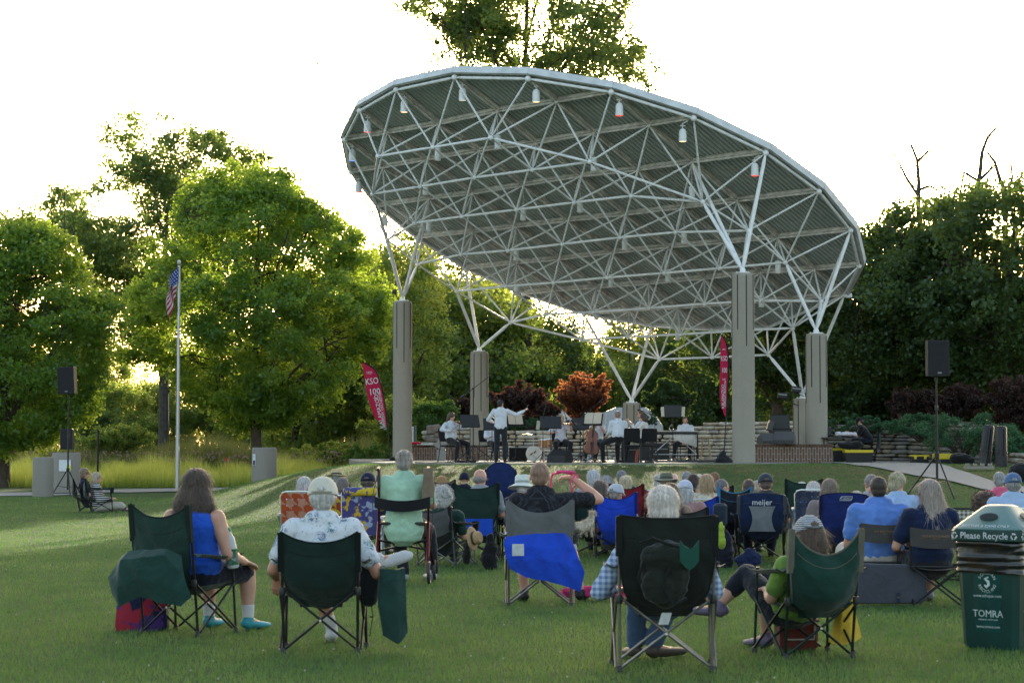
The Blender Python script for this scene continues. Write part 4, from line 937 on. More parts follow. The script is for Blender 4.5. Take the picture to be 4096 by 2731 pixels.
    smat = pattern if pattern is not None else fabric(shirt, 'shirt')
    shirt_o = mesh_obj('shirt', sm, smat, t)
    # --- trousers or shorts
    mb = MB(); mb.limb([(hip - up * (.0 if not stand else .06), .155 * b, .12 * b), (hip + up * .07, .155 * b, .12 * b)], X, 16)
    for sx, n in ((-1, 'l'), (1, 'r')):
        H_, K_, A_ = jj['H' + n], jj['K' + n], jj['A' + n]; bb = b ** .6
        if legs == 'bare': mb.limb([(H_, .098 * bb, .098 * bb), (H_.lerp(K_, .5), .09 * bb, .09 * bb), (H_.lerp(K_, .86), .084 * bb, .084 * bb)], None, 14)
        else:
            mb.limb([(H_, .098 * bb, .098 * bb), (H_.lerp(K_, .5), .086 * bb, .086 * bb), (K_, .07 * bb, .07 * bb)], None, 14)
            q = 1.0 if legs == 'long' else .55
            mb.limb([(K_, .068 * bb, .07 * bb), (K_.lerp(A_, .4 * q), .067 * bb, .069 * bb), (K_.lerp(A_, .97 * q), .056, .06)], None, 12)
    pm = fuse(mb, vx, 3, .006, 12, seed + 50); mesh_obj('trousers' if legs != 'bare' else 'shorts', pm, fabric(pants, 'trousers'), t)
    # --- shoes
    for sx, n in ((-1, 'l'), (1, 'r')):
        A_, T_ = jj['A' + n], jj['T' + n]; mb = MB(); f = (T_ - A_); f.z *= .3 if abs(f.z) < .1 else 1; fn = f.normalized()
        sole = A_ + (T_ - A_) * .5 - Z * .045 if T_.z < .15 else A_.lerp(T_, .5)
        mb.limb([(A_ - Z * .045 - fn * .03, .040, .035), (A_.lerp(T_, .5) - Z * .028, .046, .034), (T_ - Z * .006, .044, .026), (T_ + fn * .04, .030, .018)], X, 12)
        mb.limb([(A_ - Z * .05, .042, .042), (A_ - Z * .005, .044, .044)], X, 10)
        mesh_obj('shoe', fuse(mb, .008, 2), plastic(shoe, .6), t)
        if socks is not None:
            K_ = jj['K' + n]; sb = MB(); sb.limb([(A_, .041, .043), (A_.lerp(K_, socks[3]), .047, .05)], None, 12); mesh_obj('sock', fuse(sb, .008, 2), fabric(socks[:3], 'sock'), t)
    # --- hair
    hm_ = hairm(hcol); hk = hs
    def hr(x, y, z): return hc + (Mh @ V((x, y, z))) * hk
    hb = MB(); kind = 'short'; n_ = 0; L = .03
    def crown(rx, ry, rz): 
        if hat and hat[0] != 'visor': hb.ell(hr(0, -.035, -.012), (.085 * hk, .078 * hk, .062 * hk), Mh, 18, 12)
        else: hb.ell(hr(0, -.02, .03), (rx * hk, ry * hk, rz * hk), Mh, 18, 12)
    if hair == 'short': crown(.083, .094, .090); hb.ell(hr(0, -.045, -.02), (.072 * hk, .06 * hk, .075 * hk), Mh, 16, 10); n_ = 500; L = .025
    elif hair == 'crop': hb.ell(hr(0, -.017, .026), (.079 * hk, .092 * hk, .088 * hk), Mh, 18, 12); hb.ell(hr(0, -.04, -.02), (.066 * hk, .058 * hk, .065 * hk), Mh, 16, 10); n_ = 350; L = .008
    elif hair == 'fringe': hb.ell(hr(0, -.040, -.022), (.081 * hk, .068 * hk, .052 * hk), Mh, 18, 10); n_ = 350; L = .018
    elif hair == 'fluffy': crown(.095, .105, .098); hb.ell(hr(0, -.045, -.035), (.088 * hk, .07 * hk, .08 * hk), Mh, 16, 10); n_ = 900; L = .05; kind = 'long'
    elif hair == 'bob':
        crown(.095, .102, .096); hb.limb([(hr(0, -.035, -.01 if hat else .02), .094, .085), (hr(0, -.045, -.06), .102, .075), (hr(0, -.045, -.11), .090, .062)], Mh @ X, 18); n_ = 900; L = .09; kind = 'long'
    elif hair == 'shoulder':
        hb.ell(hr(0, -.02, .03), (.096 * hk, .105 * hk, .098 * hk), Mh, 18, 12); hb.limb([(hr(0, -.03, .03), .096, .09), (hr(0, -.045, -.05), .138, .09), (hr(0, -.05, -.11), .168, .088), (hr(0, -.05, -.145), .165, .075)], Mh @ X, 20); n_ = 1900; L = .11; kind = 'long'
    elif hair == 'long':
        hb.ell(hr(0, -.02, .03), (.096 * hk, .105 * hk, .098 * hk), Mh, 18, 12); hb.limb([(hr(0, -.03, .03), .098, .09), (hr(0, -.05, -.08), .125, .08), (hr(0, -.085, -.2), .155, .065), (hr(0, -.12, -.32), .15, .05), (hr(0, -.14, -.38), .11, .035)], Mh @ X, 20); n_ = 1700; L = .18; kind = 'long'
    elif hair == 'curly':
        hb.ell(hr(0, -.02, .03), (.105 * hk, .112 * hk, .108 * hk), Mh, 18, 12); hb.ell(hr(0, -.045, -.04), (.100 * hk, .075 * hk, .085 * hk), Mh, 16, 10)
        for i in range(60):
            a = V((rr.gauss(0, 1), rr.gauss(-.6, 1), rr.gauss(.3, 1))).normalized()
            if a.y > .45: continue
            hb.ell(hr(a.x * .104, -.025 + a.y * .105, .01 + a.z * .105), rr.uniform(.018, .03), None, 8, 6)
        n_ = 1300; L = .035; kind = 'curly'
    elif hair == 'bun':
        hb.ell(hr(0, -.02, .028), (.088 * hk, .10 * hk, .094 * hk), Mh, 18, 12); hb.ell(hr(0, -.05, -.03), (.076 * hk, .055 * hk, .07 * hk), Mh, 16, 10); hb.ell(hr(0, -.10, .055), (.05, .035, .036), Mh, 14, 8); n_ = 700; L = .04; kind = 'short'
    elif hair == 'ponytail':
        hb.ell(hr(0, -.02, .028), (.086 * hk, .10 * hk, .092 * hk), Mh, 18, 12); hb.ell(hr(0, -.05, -.02), (.072 * hk, .055 * hk, .06 * hk), Mh, 16, 10); hb.limb([(hr(0, -.11, .03), .02, .02), (hr(0, -.15, -.03), .035, .03), (hr(0, -.14, -.16), .03, .025), (hr(0, -.13, -.24), .015, .012)], Mh @ X, 12); n_ = 800; L = .1; kind = 'long'
    if hb.v:
        me = fuse(hb, .008 if d < 30 else .010, 3, .004 if hair not in ('crop',) else .0015, 30, seed); sc_ = max(1, d / 22)
        if d < 45: me = strands(me, n_, L, .0011 * sc_, kind, seed, out=.012 if hair not in ('crop', 'short', 'fringe') else .004)
        mesh_obj('hair', me, hm_, t)
    # --- hats
    if hat:
        hk_, hcol_ = hat[0], hat[1]; mt = hat[2] if len(hat) > 2 else fabric(hcol_, 'hat', .3); mb = MB(); n = 26
        def ring(rx, ry, z, y0=0): return [hr(rx * math.cos(2 * PI * i / n), y0 + ry * math.sin(2 * PI * i / n), z) for i in range(n)]
        if hk_ in ('cap', 'beanie'):
            z0 = .012 if hk_ == 'cap' else -.02; t_ = .128
            rs = [ring(.094, .109, z0, -.010), ring(.097, .112, z0 + .002, -.010)]
            for i in range(1, 8):
                a = i / 8 * PI / 2; rs.append(ring(.097 * math.cos(a) ** .8, .112 * math.cos(a) ** .8, z0 + (t_ - z0) * math.sin(a), -.010))
            rs.append(ring(.008, .008, t_, -.01)); mb.rings(rs)
            if hk_ == 'cap':
                P1 = []
                for i in range(13):
                    a = PI * (.14 + .72 * i / 12); P1.append((math.cos(a), math.sin(a)))
                rows = []
                for q in (0, .5, 1): rows.append([hr(cx_ * (.092 + .004 * q), -.01 + sy * (.105 + .075 * q * sy), z0 + .004 - .018 * q * q) for cx_, sy in P1])
                mb.sheet(lambda u, v_: rows[int(round(u * 2))][int(round(v_ * 12))], 3, 13, .004); mb.ell(hr(0, -.01, t_), .009, n=8, k=5)
            mb.build('hat', mt, t, True, 60)
            if hk_ == 'cap' and d < 35:
                m2 = MB(); m2.mi = 0
                arc = [(math.cos(a), math.sin(a)) for a in [PI * (1.28 + .44 * i / 10) for i in range(11)]]
                m2.path([hr(cx_ * .098, -.010 + sy * .113, z0 + .010) for cx_, sy in arc], .006, 6); m2.build('hat_strap', fabric(tuple(x * .55 for x in hcol_), 'strap', .2), t)
                m3 = MB(); m3.ell(hr(0, -.117, z0 + .028), (.030, .010, .018), Mh, 12, 6); m3.build('hat_opening', hairm(hcol if hair != 'none' else sk), t)
                m4 = MB()
                for a in (-1.2, -.45, .45, 1.2):
                    q = (math.sin(a) * .074, -.01 - math.cos(a) * .086, .078); m4.ell(hr(*q), .005, n=6, k=4)
                m4.build('eyelets', fabric(tuple(x * .45 for x in hcol_), 'eyelet', .1), t)
        elif hk_ == 'visor':
            rs = [ring(.094, .109, .005, -.010), ring(.098, .113, .007, -.010), ring(.098, .113, .040, -.010), ring(.093, .108, .042, -.010)]; mb.rings(rs, cap=False, close=True)
            mb.sheet(lambda u, v_: hr(math.cos(PI * (.14 + .72 * v_)) * (.096), -.01 + math.sin(PI * (.14 + .72 * v_)) * (.108 + .07 * u), .012 - .018 * u), 3, 11, .004); mb.build('hat', mt, t)
        else:
            bw = {'straw': .075, 'bucket': .085, 'boonie': .07}[hk_]; tb = {'straw': .135, 'bucket': .14, 'boonie': .12}[hk_]; dr = {'straw': .012, 'bucket': .045, 'boonie': .02}[hk_]
            def wob(i, q): return (math.sin(i / n * 4 * PI + seed) * .018 * q) if hk_ == 'boonie' else math.sin(i / n * 4 * PI) * .006 * q
            rs = []
            for q in (1, .5, 0): 
                rg = ring(.096 + bw * q, .110 + bw * q, .03 - dr * q, -.010); rg = [p + V((0, 0, wob(i, q))) for i, p in enumerate(rg)]; rs.append(rg)
            rs += [ring(.095, .109, .055, -.01), ring(.092, .106, tb * .8, -.01), ring(.080, .092, tb * .97, -.01), ring(.045, .055, tb, -.01), ring(.004, .004, tb - (.0 if hk_ != 'straw' else .006), -.01)]
            rs = [[p - V((0, 0, .005)) for p in rs[0]]] + rs; mb.rings(rs); mb.build('hat', mt, t, True, 50)
            m2 = MB(); m2.rings([ring(.0975, .1115, .035, -.01), ring(.0965, .1105, .062, -.01), ring(.0955, .1095, .062, -.01), ring(.0965, .1105, .035, -.01)], cap=False, close=True)
            m2.build('hat_band', fabric(hat[3] if len(hat) > 3 else tuple(x * .5 for x in hcol_), 'band', .2), t)
    t['_'] = 0; del t['_']
    return t, dict(jj, hip=hip, nb=nb, hc=hc, up=up, root=V((rx_, ry_, g)), rz=rz, hz=hz)

# ------------------------------------------------------------------ chairs
M_BLKM = metal((.035, .035, .038), .45); M_GRYM = metal((.20, .195, .19), .4); M_ALU = metal((.62, .62, .62), .35); M_BRNM = metal((.05, .035, .03), .4)
def camp_chair(label, x, y, yaw, w=.52, sh=.40, bh=.80, cloth=(.02, .06, .045), trim=None, frame=None, z=None, waist=.62, top_sag=.05, corner=.03, back2=None, dep=.46, arms=True, holder=True, low=False, label_cloth=None, cloth_mat=None, cupc=None, group='folding camp chairs on the lawn', billow=.06):
    z = G(x, y) if z is None else z; t = thing('camp_chair', label, 'folding chair', (x, y, z), R(-yaw), group)
    fm = frame or M_BLKM; cm = cloth_mat or fabric(cloth, 'chair'); tm = fabric(trim or tuple(q * .35 for q in cloth), 'chair_trim', .2); r_ = .0095; h = w / 2; yb = -dep * .42; yf = dep * .58; armh = sh + .20
    # local: back at -y, sitter faces +y
    for sx in (-1, 1):
        mb = MB(); mb.tube((sx * (h - .01), yb + .04, .0), (sx * h, yb - .08, bh - .01), r_ * 1.05); mb.build('leg', fm, t)
        mb = MB(); mb.tube((sx * (h + .02), yf, 0), (sx * (h + .01), yf - .04, armh), r_); mb.build('leg', fm, t)
        mb = MB(); mb.lathe((sx * (h - .007), yb + .028, .0), [(.019, 0), (.019, .03), (.012, .04)], 10); mb.build('plastic_foot', plastic((.02, .02, .022)), t)
        mb = MB(); mb.lathe((sx * (h + .02), yf, .0), [(.019, 0), (.019, .03), (.012, .04)], 10); mb.build('plastic_foot', plastic((.02, .02, .022)), t)
        mb = MB(); mb.lathe((sx * (h - .004), yb - .02, sh - .02), [(.017, 0), (.02, .01), (.02, .045), (.017, .055)], 10); mb.build('collar', plastic((.02, .02, .022)), t)
        mb = MB(); mb.tube((sx * (h + .012), yb + .035, .03), (sx * (h + .02), yf - .02, sh), r_ * .9); mb.build('cross_brace', fm, t)
        mb = MB(); mb.tube((sx * (h + .022), yf, .03), (sx * (h + .012), yb - .01, sh), r_ * .9); mb.build('cross_brace', fm, t)
    for yy, nm in ((yb + .0, 'rear'), (yf, 'front')):
        for sx in (-1, 1):
            mb = MB(); o = .012 * sx; mb.tube((sx * (h - .02), yy + o + (.04 if nm == 'rear' else 0), .03), (-sx * (h - .03), yy + o - (.02 if nm == 'rear' else 0), sh), r_ * .9); mb.build('cross_brace', fm, t)
        mb = MB(); mb.tube((0, yy - .024 + .01, (sh + .03) / 2), (0, yy + .036, (sh + .03) / 2), .008); mb.build('rivet', M_ALU, t)
    def back(u, v):       # u up, v across
        zz = sh - .10 + (bh - sh + .10) * u; vv = v * 2 - 1
        wv = 1 if u > .62 else waist + (1 - waist) * S(u / .62) if u > .2 else waist + (.18) * S((.2 - u) / .2)
        if u < .12: wv = .55 + .3 * u
        top = bh - top_sag * (1 - vv * vv) + corner * abs(vv) ** 3
        zz = sh - .10 + (top - sh + .10) * u
        yy = yb - .03 - .08 * u - billow * (1 - vv * vv) * math.sin(PI * min(1, u * .9 + .1)) - (.0) + (.10 * (1 - u / .3) if u < .3 else 0)
        yy += .004 * math.sin(vv * 9 + u * 14) + .005 * math.sin(vv * 4 - u * 8) + .012 * noise.noise(V((vv * 2.2 + x, u * 5, y))) + .006 * math.sin(6 * (vv + u * 1.4) ** 2) * (1 - u)
        return (vv * h * wv, yy, zz)
    mb = MB(); mb.sheet(back, 30, 21, .004); mb.build('backrest', cm, t)
    for us in (.80,):
        mb = MB(); mb.path([V(back(us, i / 14)) + V((0, -.004, 0)) for i in range(1, 14)], .0022, 4); mb.build('seam', tm, t)
    if back2:
        mb = MB(); mb.sheet(lambda u, v: tuple(V(back(.42 + .58 * u + back2[1] * (1 - (2 * v - 1) ** 2) * (1 - u), v)) + V((0, -.006, 0))), 10, 15, .003); mb.build('head_panel', fabric(back2[0], 'panel'), t)
    mb = MB()
    mb.path([V(back(1, i / 14)) + V((0, 0, .002)) for i in range(15)], .007, 6)
    for sx in (0, 1): mb.path([V(back(i / 20, sx)) for i in range(2, 21)], .007, 6)
    mb.build('edge_binding', tm, t)
    for sx in (-1, 1):
        mb = MB(); mb.rings([[V((sx * h * q + p[0], yb - .08 * f - .025 + p[1], zz)) for p in ((-.02, -.016), (.02, -.016), (.02, .016), (-.02, .016))] for q, f, zz in ((1, .62, bh - .24), (1, 1, bh + corner - .004))], True); mb.build('post_sleeve', tm, t)
    def seat(u, v):
        vv = v * 2 - 1; yy = yb + .04 + (dep - .04) * u; return (vv * (h - .01), yy, sh - .02 + .02 * u - .085 * (1 - vv * vv) * math.sin(PI * (.15 + .75 * (1 - u))))
    mb = MB(); mb.sheet(seat, 12, 13, .004); mb.build('seat', cm, t)
    if arms:
        for sx in (-1, 1):
            def arm(u, v): return (sx * (h + .03 + (v - .5) * .085), yb - .02 + (yf - yb + .04) * u, armh - .005 + .012 * math.sin(u * 5) - .05 * math.sin(PI * u) * .6 - .012 * math.cos((v - .5) * 5) + .012)
            mb = MB(); mb.sheet(arm, 12, 6, .007); mb.build('armrest', cm if not cupc else fabric(cupc, 'arm'), t)
        if holder:
            mb = MB(); cx_ = (h + .035); mb.lathe((cx_, yf - .02, armh - .10), [(.036, 0), (.042, .1), (.046, .105), (.046, .1), (.040, .097), (.034, .004)], 16); mb.build('cup_holder', tm if not cupc else fabric(cupc, 'arm'), t)
    return t
def web_chair(label, x, y, yaw, w=.55, sh=.36, bh=.78, colors=((.5, .1, .04), (.55, .25, .18)), z=None, frame=None, strips=True, cloth_mat=None, group='old style tube framed lawn chairs'):
    z = G(x, y) if z is None else z; t = thing('lawn_chair', label, 'lawn chair', (x, y, z), R(-yaw), group); h = w / 2; fm = frame or M_ALU
    mb = MB(); mb.path([(-h, -.10, sh - .05), (-h, -.20, bh - .06), (-h + .03, -.215, bh - .015), (-h + .08, -.22, bh), (h - .08, -.22, bh), (h - .03, -.215, bh - .015), (h, -.20, bh - .06), (h, -.10, sh - .05)], .012, 8); mb.build('back_frame', fm, t)
    mb = MB(); mb.path([(-h, -.10, sh), (-h, .34, sh + .01), (h, .34, sh + .01), (h, -.10, sh)], .012, 8); mb.build('seat_frame', fm, t)
    for sx in (-1, 1):
        mb = MB(); mb.path([(sx * (h + .02), -.22, .01), (sx * (h + .02), .30, sh + .18)], .012, 8); mb.build('leg', fm, t)
        mb = MB(); mb.path([(sx * (h + .035), .36, .01), (sx * (h + .035), -.16, sh + .20)], .012, 8); mb.build('leg', fm, t)
        mb = MB(); mb.box((sx * (h + .03), .08, sh + .21), (.045, .46, .022), bev=.006); mb.build('armrest', plastic((.5, .5, .48)), t)
    mb = MB(); mb.tube((-h, -.22, .02), (h, -.22, .02), .012); mb.build('floor_bar', fm, t); mb = MB(); mb.tube((-h, .36, .02), (h, .36, .02), .012); mb.build('floor_bar', fm, t)
    def bp(u, v): return V(((v * 2 - 1) * h, -.10 - .10 * u - .02 - .03 * math.sin(PI * v) * 0, sh + (bh - sh - .02) * u))
    def spt(u, v): return V(((v * 2 - 1) * h, -.08 + .42 * u, sh + .006 - .02 * math.sin(PI * v)))
    if strips:
        for part, fn, name in ((0, bp, 'back_webbing'), (1, spt, 'seat_webbing')):
            mats = [fabric(q, 'webbing', .15) for q in colors]; mb = MB(); nv_ = 7; nh = 6
            for i in range(nv_):
                mb.mi = i % len(colors); v0 = (i + .12) / nv_; v1 = (i + .88) / nv_
                mb.sheet(lambda u, v: fn(u, v0 + (v1 - v0) * v) + V((0, .004 * math.cos(u * nh * PI + i * PI), .0)), 13, 3, .002)
            for i in range(nh):
                mb.mi = (i + 1) % len(colors); u0 = (i + .12) / nh; u1 = (i + .88) / nh
                mb.sheet(lambda u, v: fn(u0 + (u1 - u0) * u, v) + V((0, -.004 * math.cos(v * nv_ * PI + i * PI), .0)), 3, 15, .002)
            mb.build(name, mats, t)
    else:
        mb = MB(); mb.sheet(bp, 8, 8, .004); mb.build('backrest', cloth_mat, t); mb = MB(); mb.sheet(spt, 8, 8, .004); mb.build('seat', cloth_mat, t)
    return t
def director_chair(label, x, y, yaw, w=.5, sh=.40, bh=.78, cloth=(.06, .055, .055), z=None, low_panel=False):
    z = G(x, y) if z is None else z; t = thing('camp_stool_chair', label, 'folding chair', (x, y, z), R(-yaw), 'grey band backed folding chairs'); h = w / 2
    for sx in (-1, 1):
        mb = MB(); mb.path([(sx * h, -.16, sh - .02), (sx * h, -.20, bh)], .010, 8); mb.build('back_post', M_BLKM, t)
    mb = MB(); mb.sheet(lambda u, v: ((v * 2 - 1) * h, -.21 - .05 * (1 - (2 * v - 1) ** 2), bh - .15 + .16 * u - .02 * (1 - (2 * v - 1) ** 2)), 6, 13, .006); mb.build('back_band', fabric(cloth, 'band', .25), t)
    mb = MB(); mb.sheet(lambda u, v: ((v * 2 - 1) * h, -.16 + .40 * u, sh - .03 * (1 - (2 * v - 1) ** 2)), 8, 9, .006); mb.build('seat', fabric(tuple(q * .5 for q in cloth), 'seat', .25), t)
    mb = MB(); mb.path([(-h, -.16, sh), (-h, .24, sh), (h, .24, sh), (h, -.16, sh)], .011, 8, True); mb.build('seat_frame', M_BLKM, t)
    for yy in (-.17, .25):
        for sx in (-1, 1):
            mb = MB(); mb.tube((sx * h, yy + .01 * sx, .0), (-sx * h, yy + .01 * sx, sh), .009); mb.build('leg', M_BLKM, t)
    for sx in (-1, 1):
        mb = MB(); mb.tube((sx * (h - .01), -.17, .02), (sx * (h - .01), .25, sh), .008); mb.tube((sx * (h - .03), .25, .02), (sx * (h - .03), -.17, sh), .008); mb.build('side_brace', M_BLKM, t)
    lt = plain('dull_orange_print', (.28, .16, .09), .7)
    text_mesh('NO BOUNDARIES', .026, lt, t, (0, -.268, bh - .065), RX90, 'lettering', sx=1.1)
    text_mesh('TOUR CHAIR', .012, lt, t, (0, -.268, bh - .085), RX90, 'lettering')
    return t
# ------------------------------------------------------------------ the audience
def pat_mat(name, fn):
    if name in MC: return MC[name]
    m, nt, b, o = nodes(name); tc = texco(nt); nt.links.new(fn(nt, tc), b.inputs['Base Color']); b.inputs['Roughness'].default_value = .85; b.inputs['Specular IOR Level'].default_value = .2
    bump(nt, b, noise_n(nt, 8, tc, 3), .6, .03); MC[name] = m; return m
def hawaiian(nt, tc):
    v = nt.nodes.new('ShaderNodeTexVoronoi'); v.inputs['Scale'].default_value = 9; nt.links.new(tc, v.inputs['Vector'])
    n = noise_n(nt, 30, tc, 5, .8, 1.5); d = ramp(nt, v.outputs['Distance'], .50, .10)
    mu = nt.nodes.new('ShaderNodeMath'); mu.operation = 'MULTIPLY'; nt.links.new(d, mu.inputs[0]); nt.links.new(ramp(nt, n, .49, .54), mu.inputs[1])
    base = mixc(nt, ramp(nt, noise_n(nt, 60, tc, 4), .62, .66), (.60, .62, .66), (.25, .33, .45))
    g = mixc(nt, ramp(nt, noise_n(nt, 6, tc, 2), .5, .6), (.035, .09, .24), (.05, .16, .17))
    k = nt.nodes.new('ShaderNodeMath'); k.operation = 'MINIMUM'; k.inputs[1].default_value = 1; k2 = nt.nodes.new('ShaderNodeMath'); k2.operation = 'MULTIPLY'; k2.inputs[1].default_value = 2.2; nt.links.new(mu.outputs[0], k2.inputs[0]); nt.links.new(k2.outputs[0], k.inputs[0])
    return mixc(nt, k.outputs[0], base, g)
def dots(nt, tc):
    v = nt.nodes.new('ShaderNodeTexVoronoi'); v.inputs['Scale'].default_value = 62; v.inputs['Randomness'].default_value = 0; nt.links.new(mapping(nt, tc, (1, 1, 1), (.3, .78, .2)), v.inputs['Vector'])
    return mixc(nt, ramp(nt, v.outputs['Distance'], .27, .20), (.012, .012, .016), (.14, .15, .17))
def plaid_fn(c0, c1, c2, s):
    def f(nt, tc):
        out = None; w = []
        for ax, sc in (('X', s), ('Z', s)):
            wv = nt.nodes.new('ShaderNodeTexWave'); wv.bands_direction = ax; wv.inputs['Scale'].default_value = sc; wv.inputs['Distortion'].default_value = 1.2; wv.inputs['Detail'].default_value = 1; wv.inputs['Detail Scale'].default_value = .3; nt.links.new(tc, wv.inputs['Vector']); w.append(ramp(nt, wv.outputs['Fac'], .3, .7))
        return mixc(nt, w[1], mixc(nt, w[0], c0, c1), mixc(nt, w[0], c1, c2))
    return f
def blotch(c0, c1, c2, s=9, t0=.54):
    def f(nt, tc):
        a = mixc(nt, ramp(nt, noise_n(nt, s, tc, 3, .5), t0, t0 + .03), c0, c1)
        return mixc(nt, ramp(nt, noise_n(nt, s * 1.4, mapping(nt, tc, (1, 1, 1), (0, 0, 0), (5, 3, 1)), 3, .5), t0 + .04, t0 + .07), a, c2)
    return f
def stripes_fn(cols, s, ax='Z'):
    def f(nt, tc):
        sp = nt.nodes.new('ShaderNodeSeparateXYZ'); nt.links.new(tc, sp.inputs[0]); m_ = nt.nodes.new('ShaderNodeMath'); m_.operation = 'MULTIPLY'; m_.inputs[1].default_value = s; nt.links.new(sp.outputs[ax], m_.inputs[0])
        fr = nt.nodes.new('ShaderNodeMath'); fr.operation = 'FRACT'; nt.links.new(m_.outputs[0], fr.inputs[0]); cr = nt.nodes.new('ShaderNodeValToRGB'); cr.color_ramp.interpolation = 'CONSTANT'
        while len(cr.color_ramp.elements) < len(cols): cr.color_ramp.elements.new(.5)
        for i, q in enumerate(cols): cr.color_ramp.elements[i].position = i / len(cols); cr.color_ramp.elements[i].color = (*q, 1)
        nt.links.new(fr.outputs[0], cr.inputs[0]); return cr.outputs[0]
    return f
LW = (.62, .64, .68); GREY = (.33, .33, .35); WHT = (.55, .55, .58)

# --- woman in the blue tank top, left foreground
tA, a = person(792, 1868, 15.9, 'woman with shoulder length brown hair in a bright blue tank top, seated left', yaw=22, shirt=(.015, .085, .50), pants=(.008, .01, .022), hair='shoulder', hcol=(.075, .05, .036), b=1.22, lean=2, hyaw=-4, hpitch=2, sleeve='none', female=True, shoe=(.03, .28, .34), socks=(.6, .6, .62, .25), hscale=1.12, legs='bare',
    J={'Er': lambda j: j['Sr'] + V((.09, .02, -.27)), 'Wr': lambda j: j['Sr'] + V((.10, .24, -.33)), 'Kr': (.20, .42, .44), 'Ar': (.22, .40, .09), 'Tr': (.27, .56, .03), 'Al': (-.12, .42, .09), 'Tl': (-.12, .58, .04)})
chA = camp_chair('dark green camp chair with a green carry bag over it, under the woman in blue', atx(752, 15.95), 15.80, 28, w=.50, sh=.37, bh=.91, cloth=(.010, .034, .026), top_sag=.07, waist=.8, group='dark green camp chairs in the foreground')
def drape(label, x, y, z, yaw, pts, th, mat, name='carry_bag', cat='bag'):
    """cloth hung through a grid of local points"""
    t = bpy.data.objects.new('tmp', None); mb = MB(); nu = len(pts); nv = len(pts[0])
    def fn(u, v):
        i = u * (nu - 1); j = v * (nv - 1); i0 = min(int(i), nu - 2); j0 = min(int(j), nv - 2); fi = i - i0; fj = j - j0
        fi = S(fi) * .5 + fi * .5; fj = S(fj) * .5 + fj * .5
        p = V(pts[i0][j0]) * (1 - fi) * (1 - fj) + V(pts[i0 + 1][j0]) * fi * (1 - fj) + V(pts[i0][j0 + 1]) * (1 - fi) * fj + V(pts[i0 + 1][j0 + 1]) * fi * fj
        k = noise.noise(p * 9) * .012 + .006 * math.sin(p.x * 40 + p.z * 25); return p + V((0, k, k * .4))
    mb.sheet(fn, 22, 30, th); bpy.data.objects.remove(t)
    o = mb.build(name, mat); o.location = (x, y, z); o.rotation_euler = (0, 0, R(-yaw)); return tag(o, label, cat)
drape('dark green cloth carry bag draped over the back of the leftmost camp chair', atx(655, 15.9), 15.36, 0, 22, [
    [(-.30, -.02, .30), (-.22, -.05, .22), (-.05, -.06, .30), (.12, -.06, .26), (.27, -.04, .24)],
    [(-.34, .0, .42), (-.20, -.10, .40), (-.04, -.12, .42), (.14, -.10, .40), (.34, -.02, .30)],
    [(-.26, .03, .56), (-.18, -.10, .55), (.0, -.12, .57), (.15, -.08, .59), (.27, .0, .44)],
    [(-.22, .06, .60), (-.16, -.03, .61), (.0, -.04, .62), (.15, -.02, .63), (.22, .05, .58)]], .012, fabric((.012, .046, .038), 'drape'))
# tote bag beneath her chair
t = thing('tote_bag', 'red and purple tie dyed tote bag under the leftmost camp chair', 'bag', (atx(575, 16.1), 16.1, 0)); mb = MB()
mb.rings([[V((x * w_ * .5, y * d_ * .5, z)) for x, y in [(1, .6), (.7, 1), (-.7, 1), (-1, .6), (-1, -.6), (-.7, -1), (.7, -1), (1, -.6)]] for w_, d_, z in [(.36, .2, 0), (.38, .22, .03), (.36, .2, .18), (.26, .1, .27)]])
mb.build('bag_body', pat_mat('tiedye', blotch((.28, .02, .04), (.06, .03, .16), (.012, .015, .05), 6, .5)), t); mb = MB(); mb.path([(-.08, 0, .26), (-.07, 0, .36), (.06, 0, .37), (.09, 0, .26)], .01, 6); mb.build('handle', fabric((.02, .02, .05)), t)
# bottle in the holder and clear tub
p = V((.29, .24, .44)); Mz = Matrix.Rotation(R(-22), 4, 'Z')
t = thing('soda_bottle', 'white capped bottle with a green lid in the arm of the leftmost camp chair', 'bottle', tuple(V((atx(945, 15.9), 15.78, .47)))); t.scale = (1.2, 1.2, 1.15)
t.rotation_euler = (0, R(-8), 0); mb = MB(); mb.lathe((0, 0, 0), [(.030, 0), (.036, .01), (.036, .14), (.030, .19), (.014, .225), (.013, .235)], 18); mb.build('bottle_body', plastic((.42, .44, .46), .25), t)
mb = MB(); mb.lathe((0, 0, .232), [(.016, 0), (.016, .022), (.012, .024)], 14); mb.build('cap', plastic((.01, .25, .12)), t); mb = MB(); mb.lathe((0, 0, 0), [(.0368, .02), (.0368, .12)], 18); mb.build('paper_label', pat_mat('bottlelabel', blotch((.10, .16, .14), (.02, .10, .04), (.3, .3, .3), 30, .5)), t)
mb = MB(); mb.box((0, 0, 0), (.11, .08, .035), bev=.01); o = mb.build('plastic_tub', plastic((.42, .45, .46), .2)); o.location = (atx(858, 16.3), 16.3, .37); tag(o, 'small clear plastic tub resting on the crossed chair legs beside her knee', 'tub')

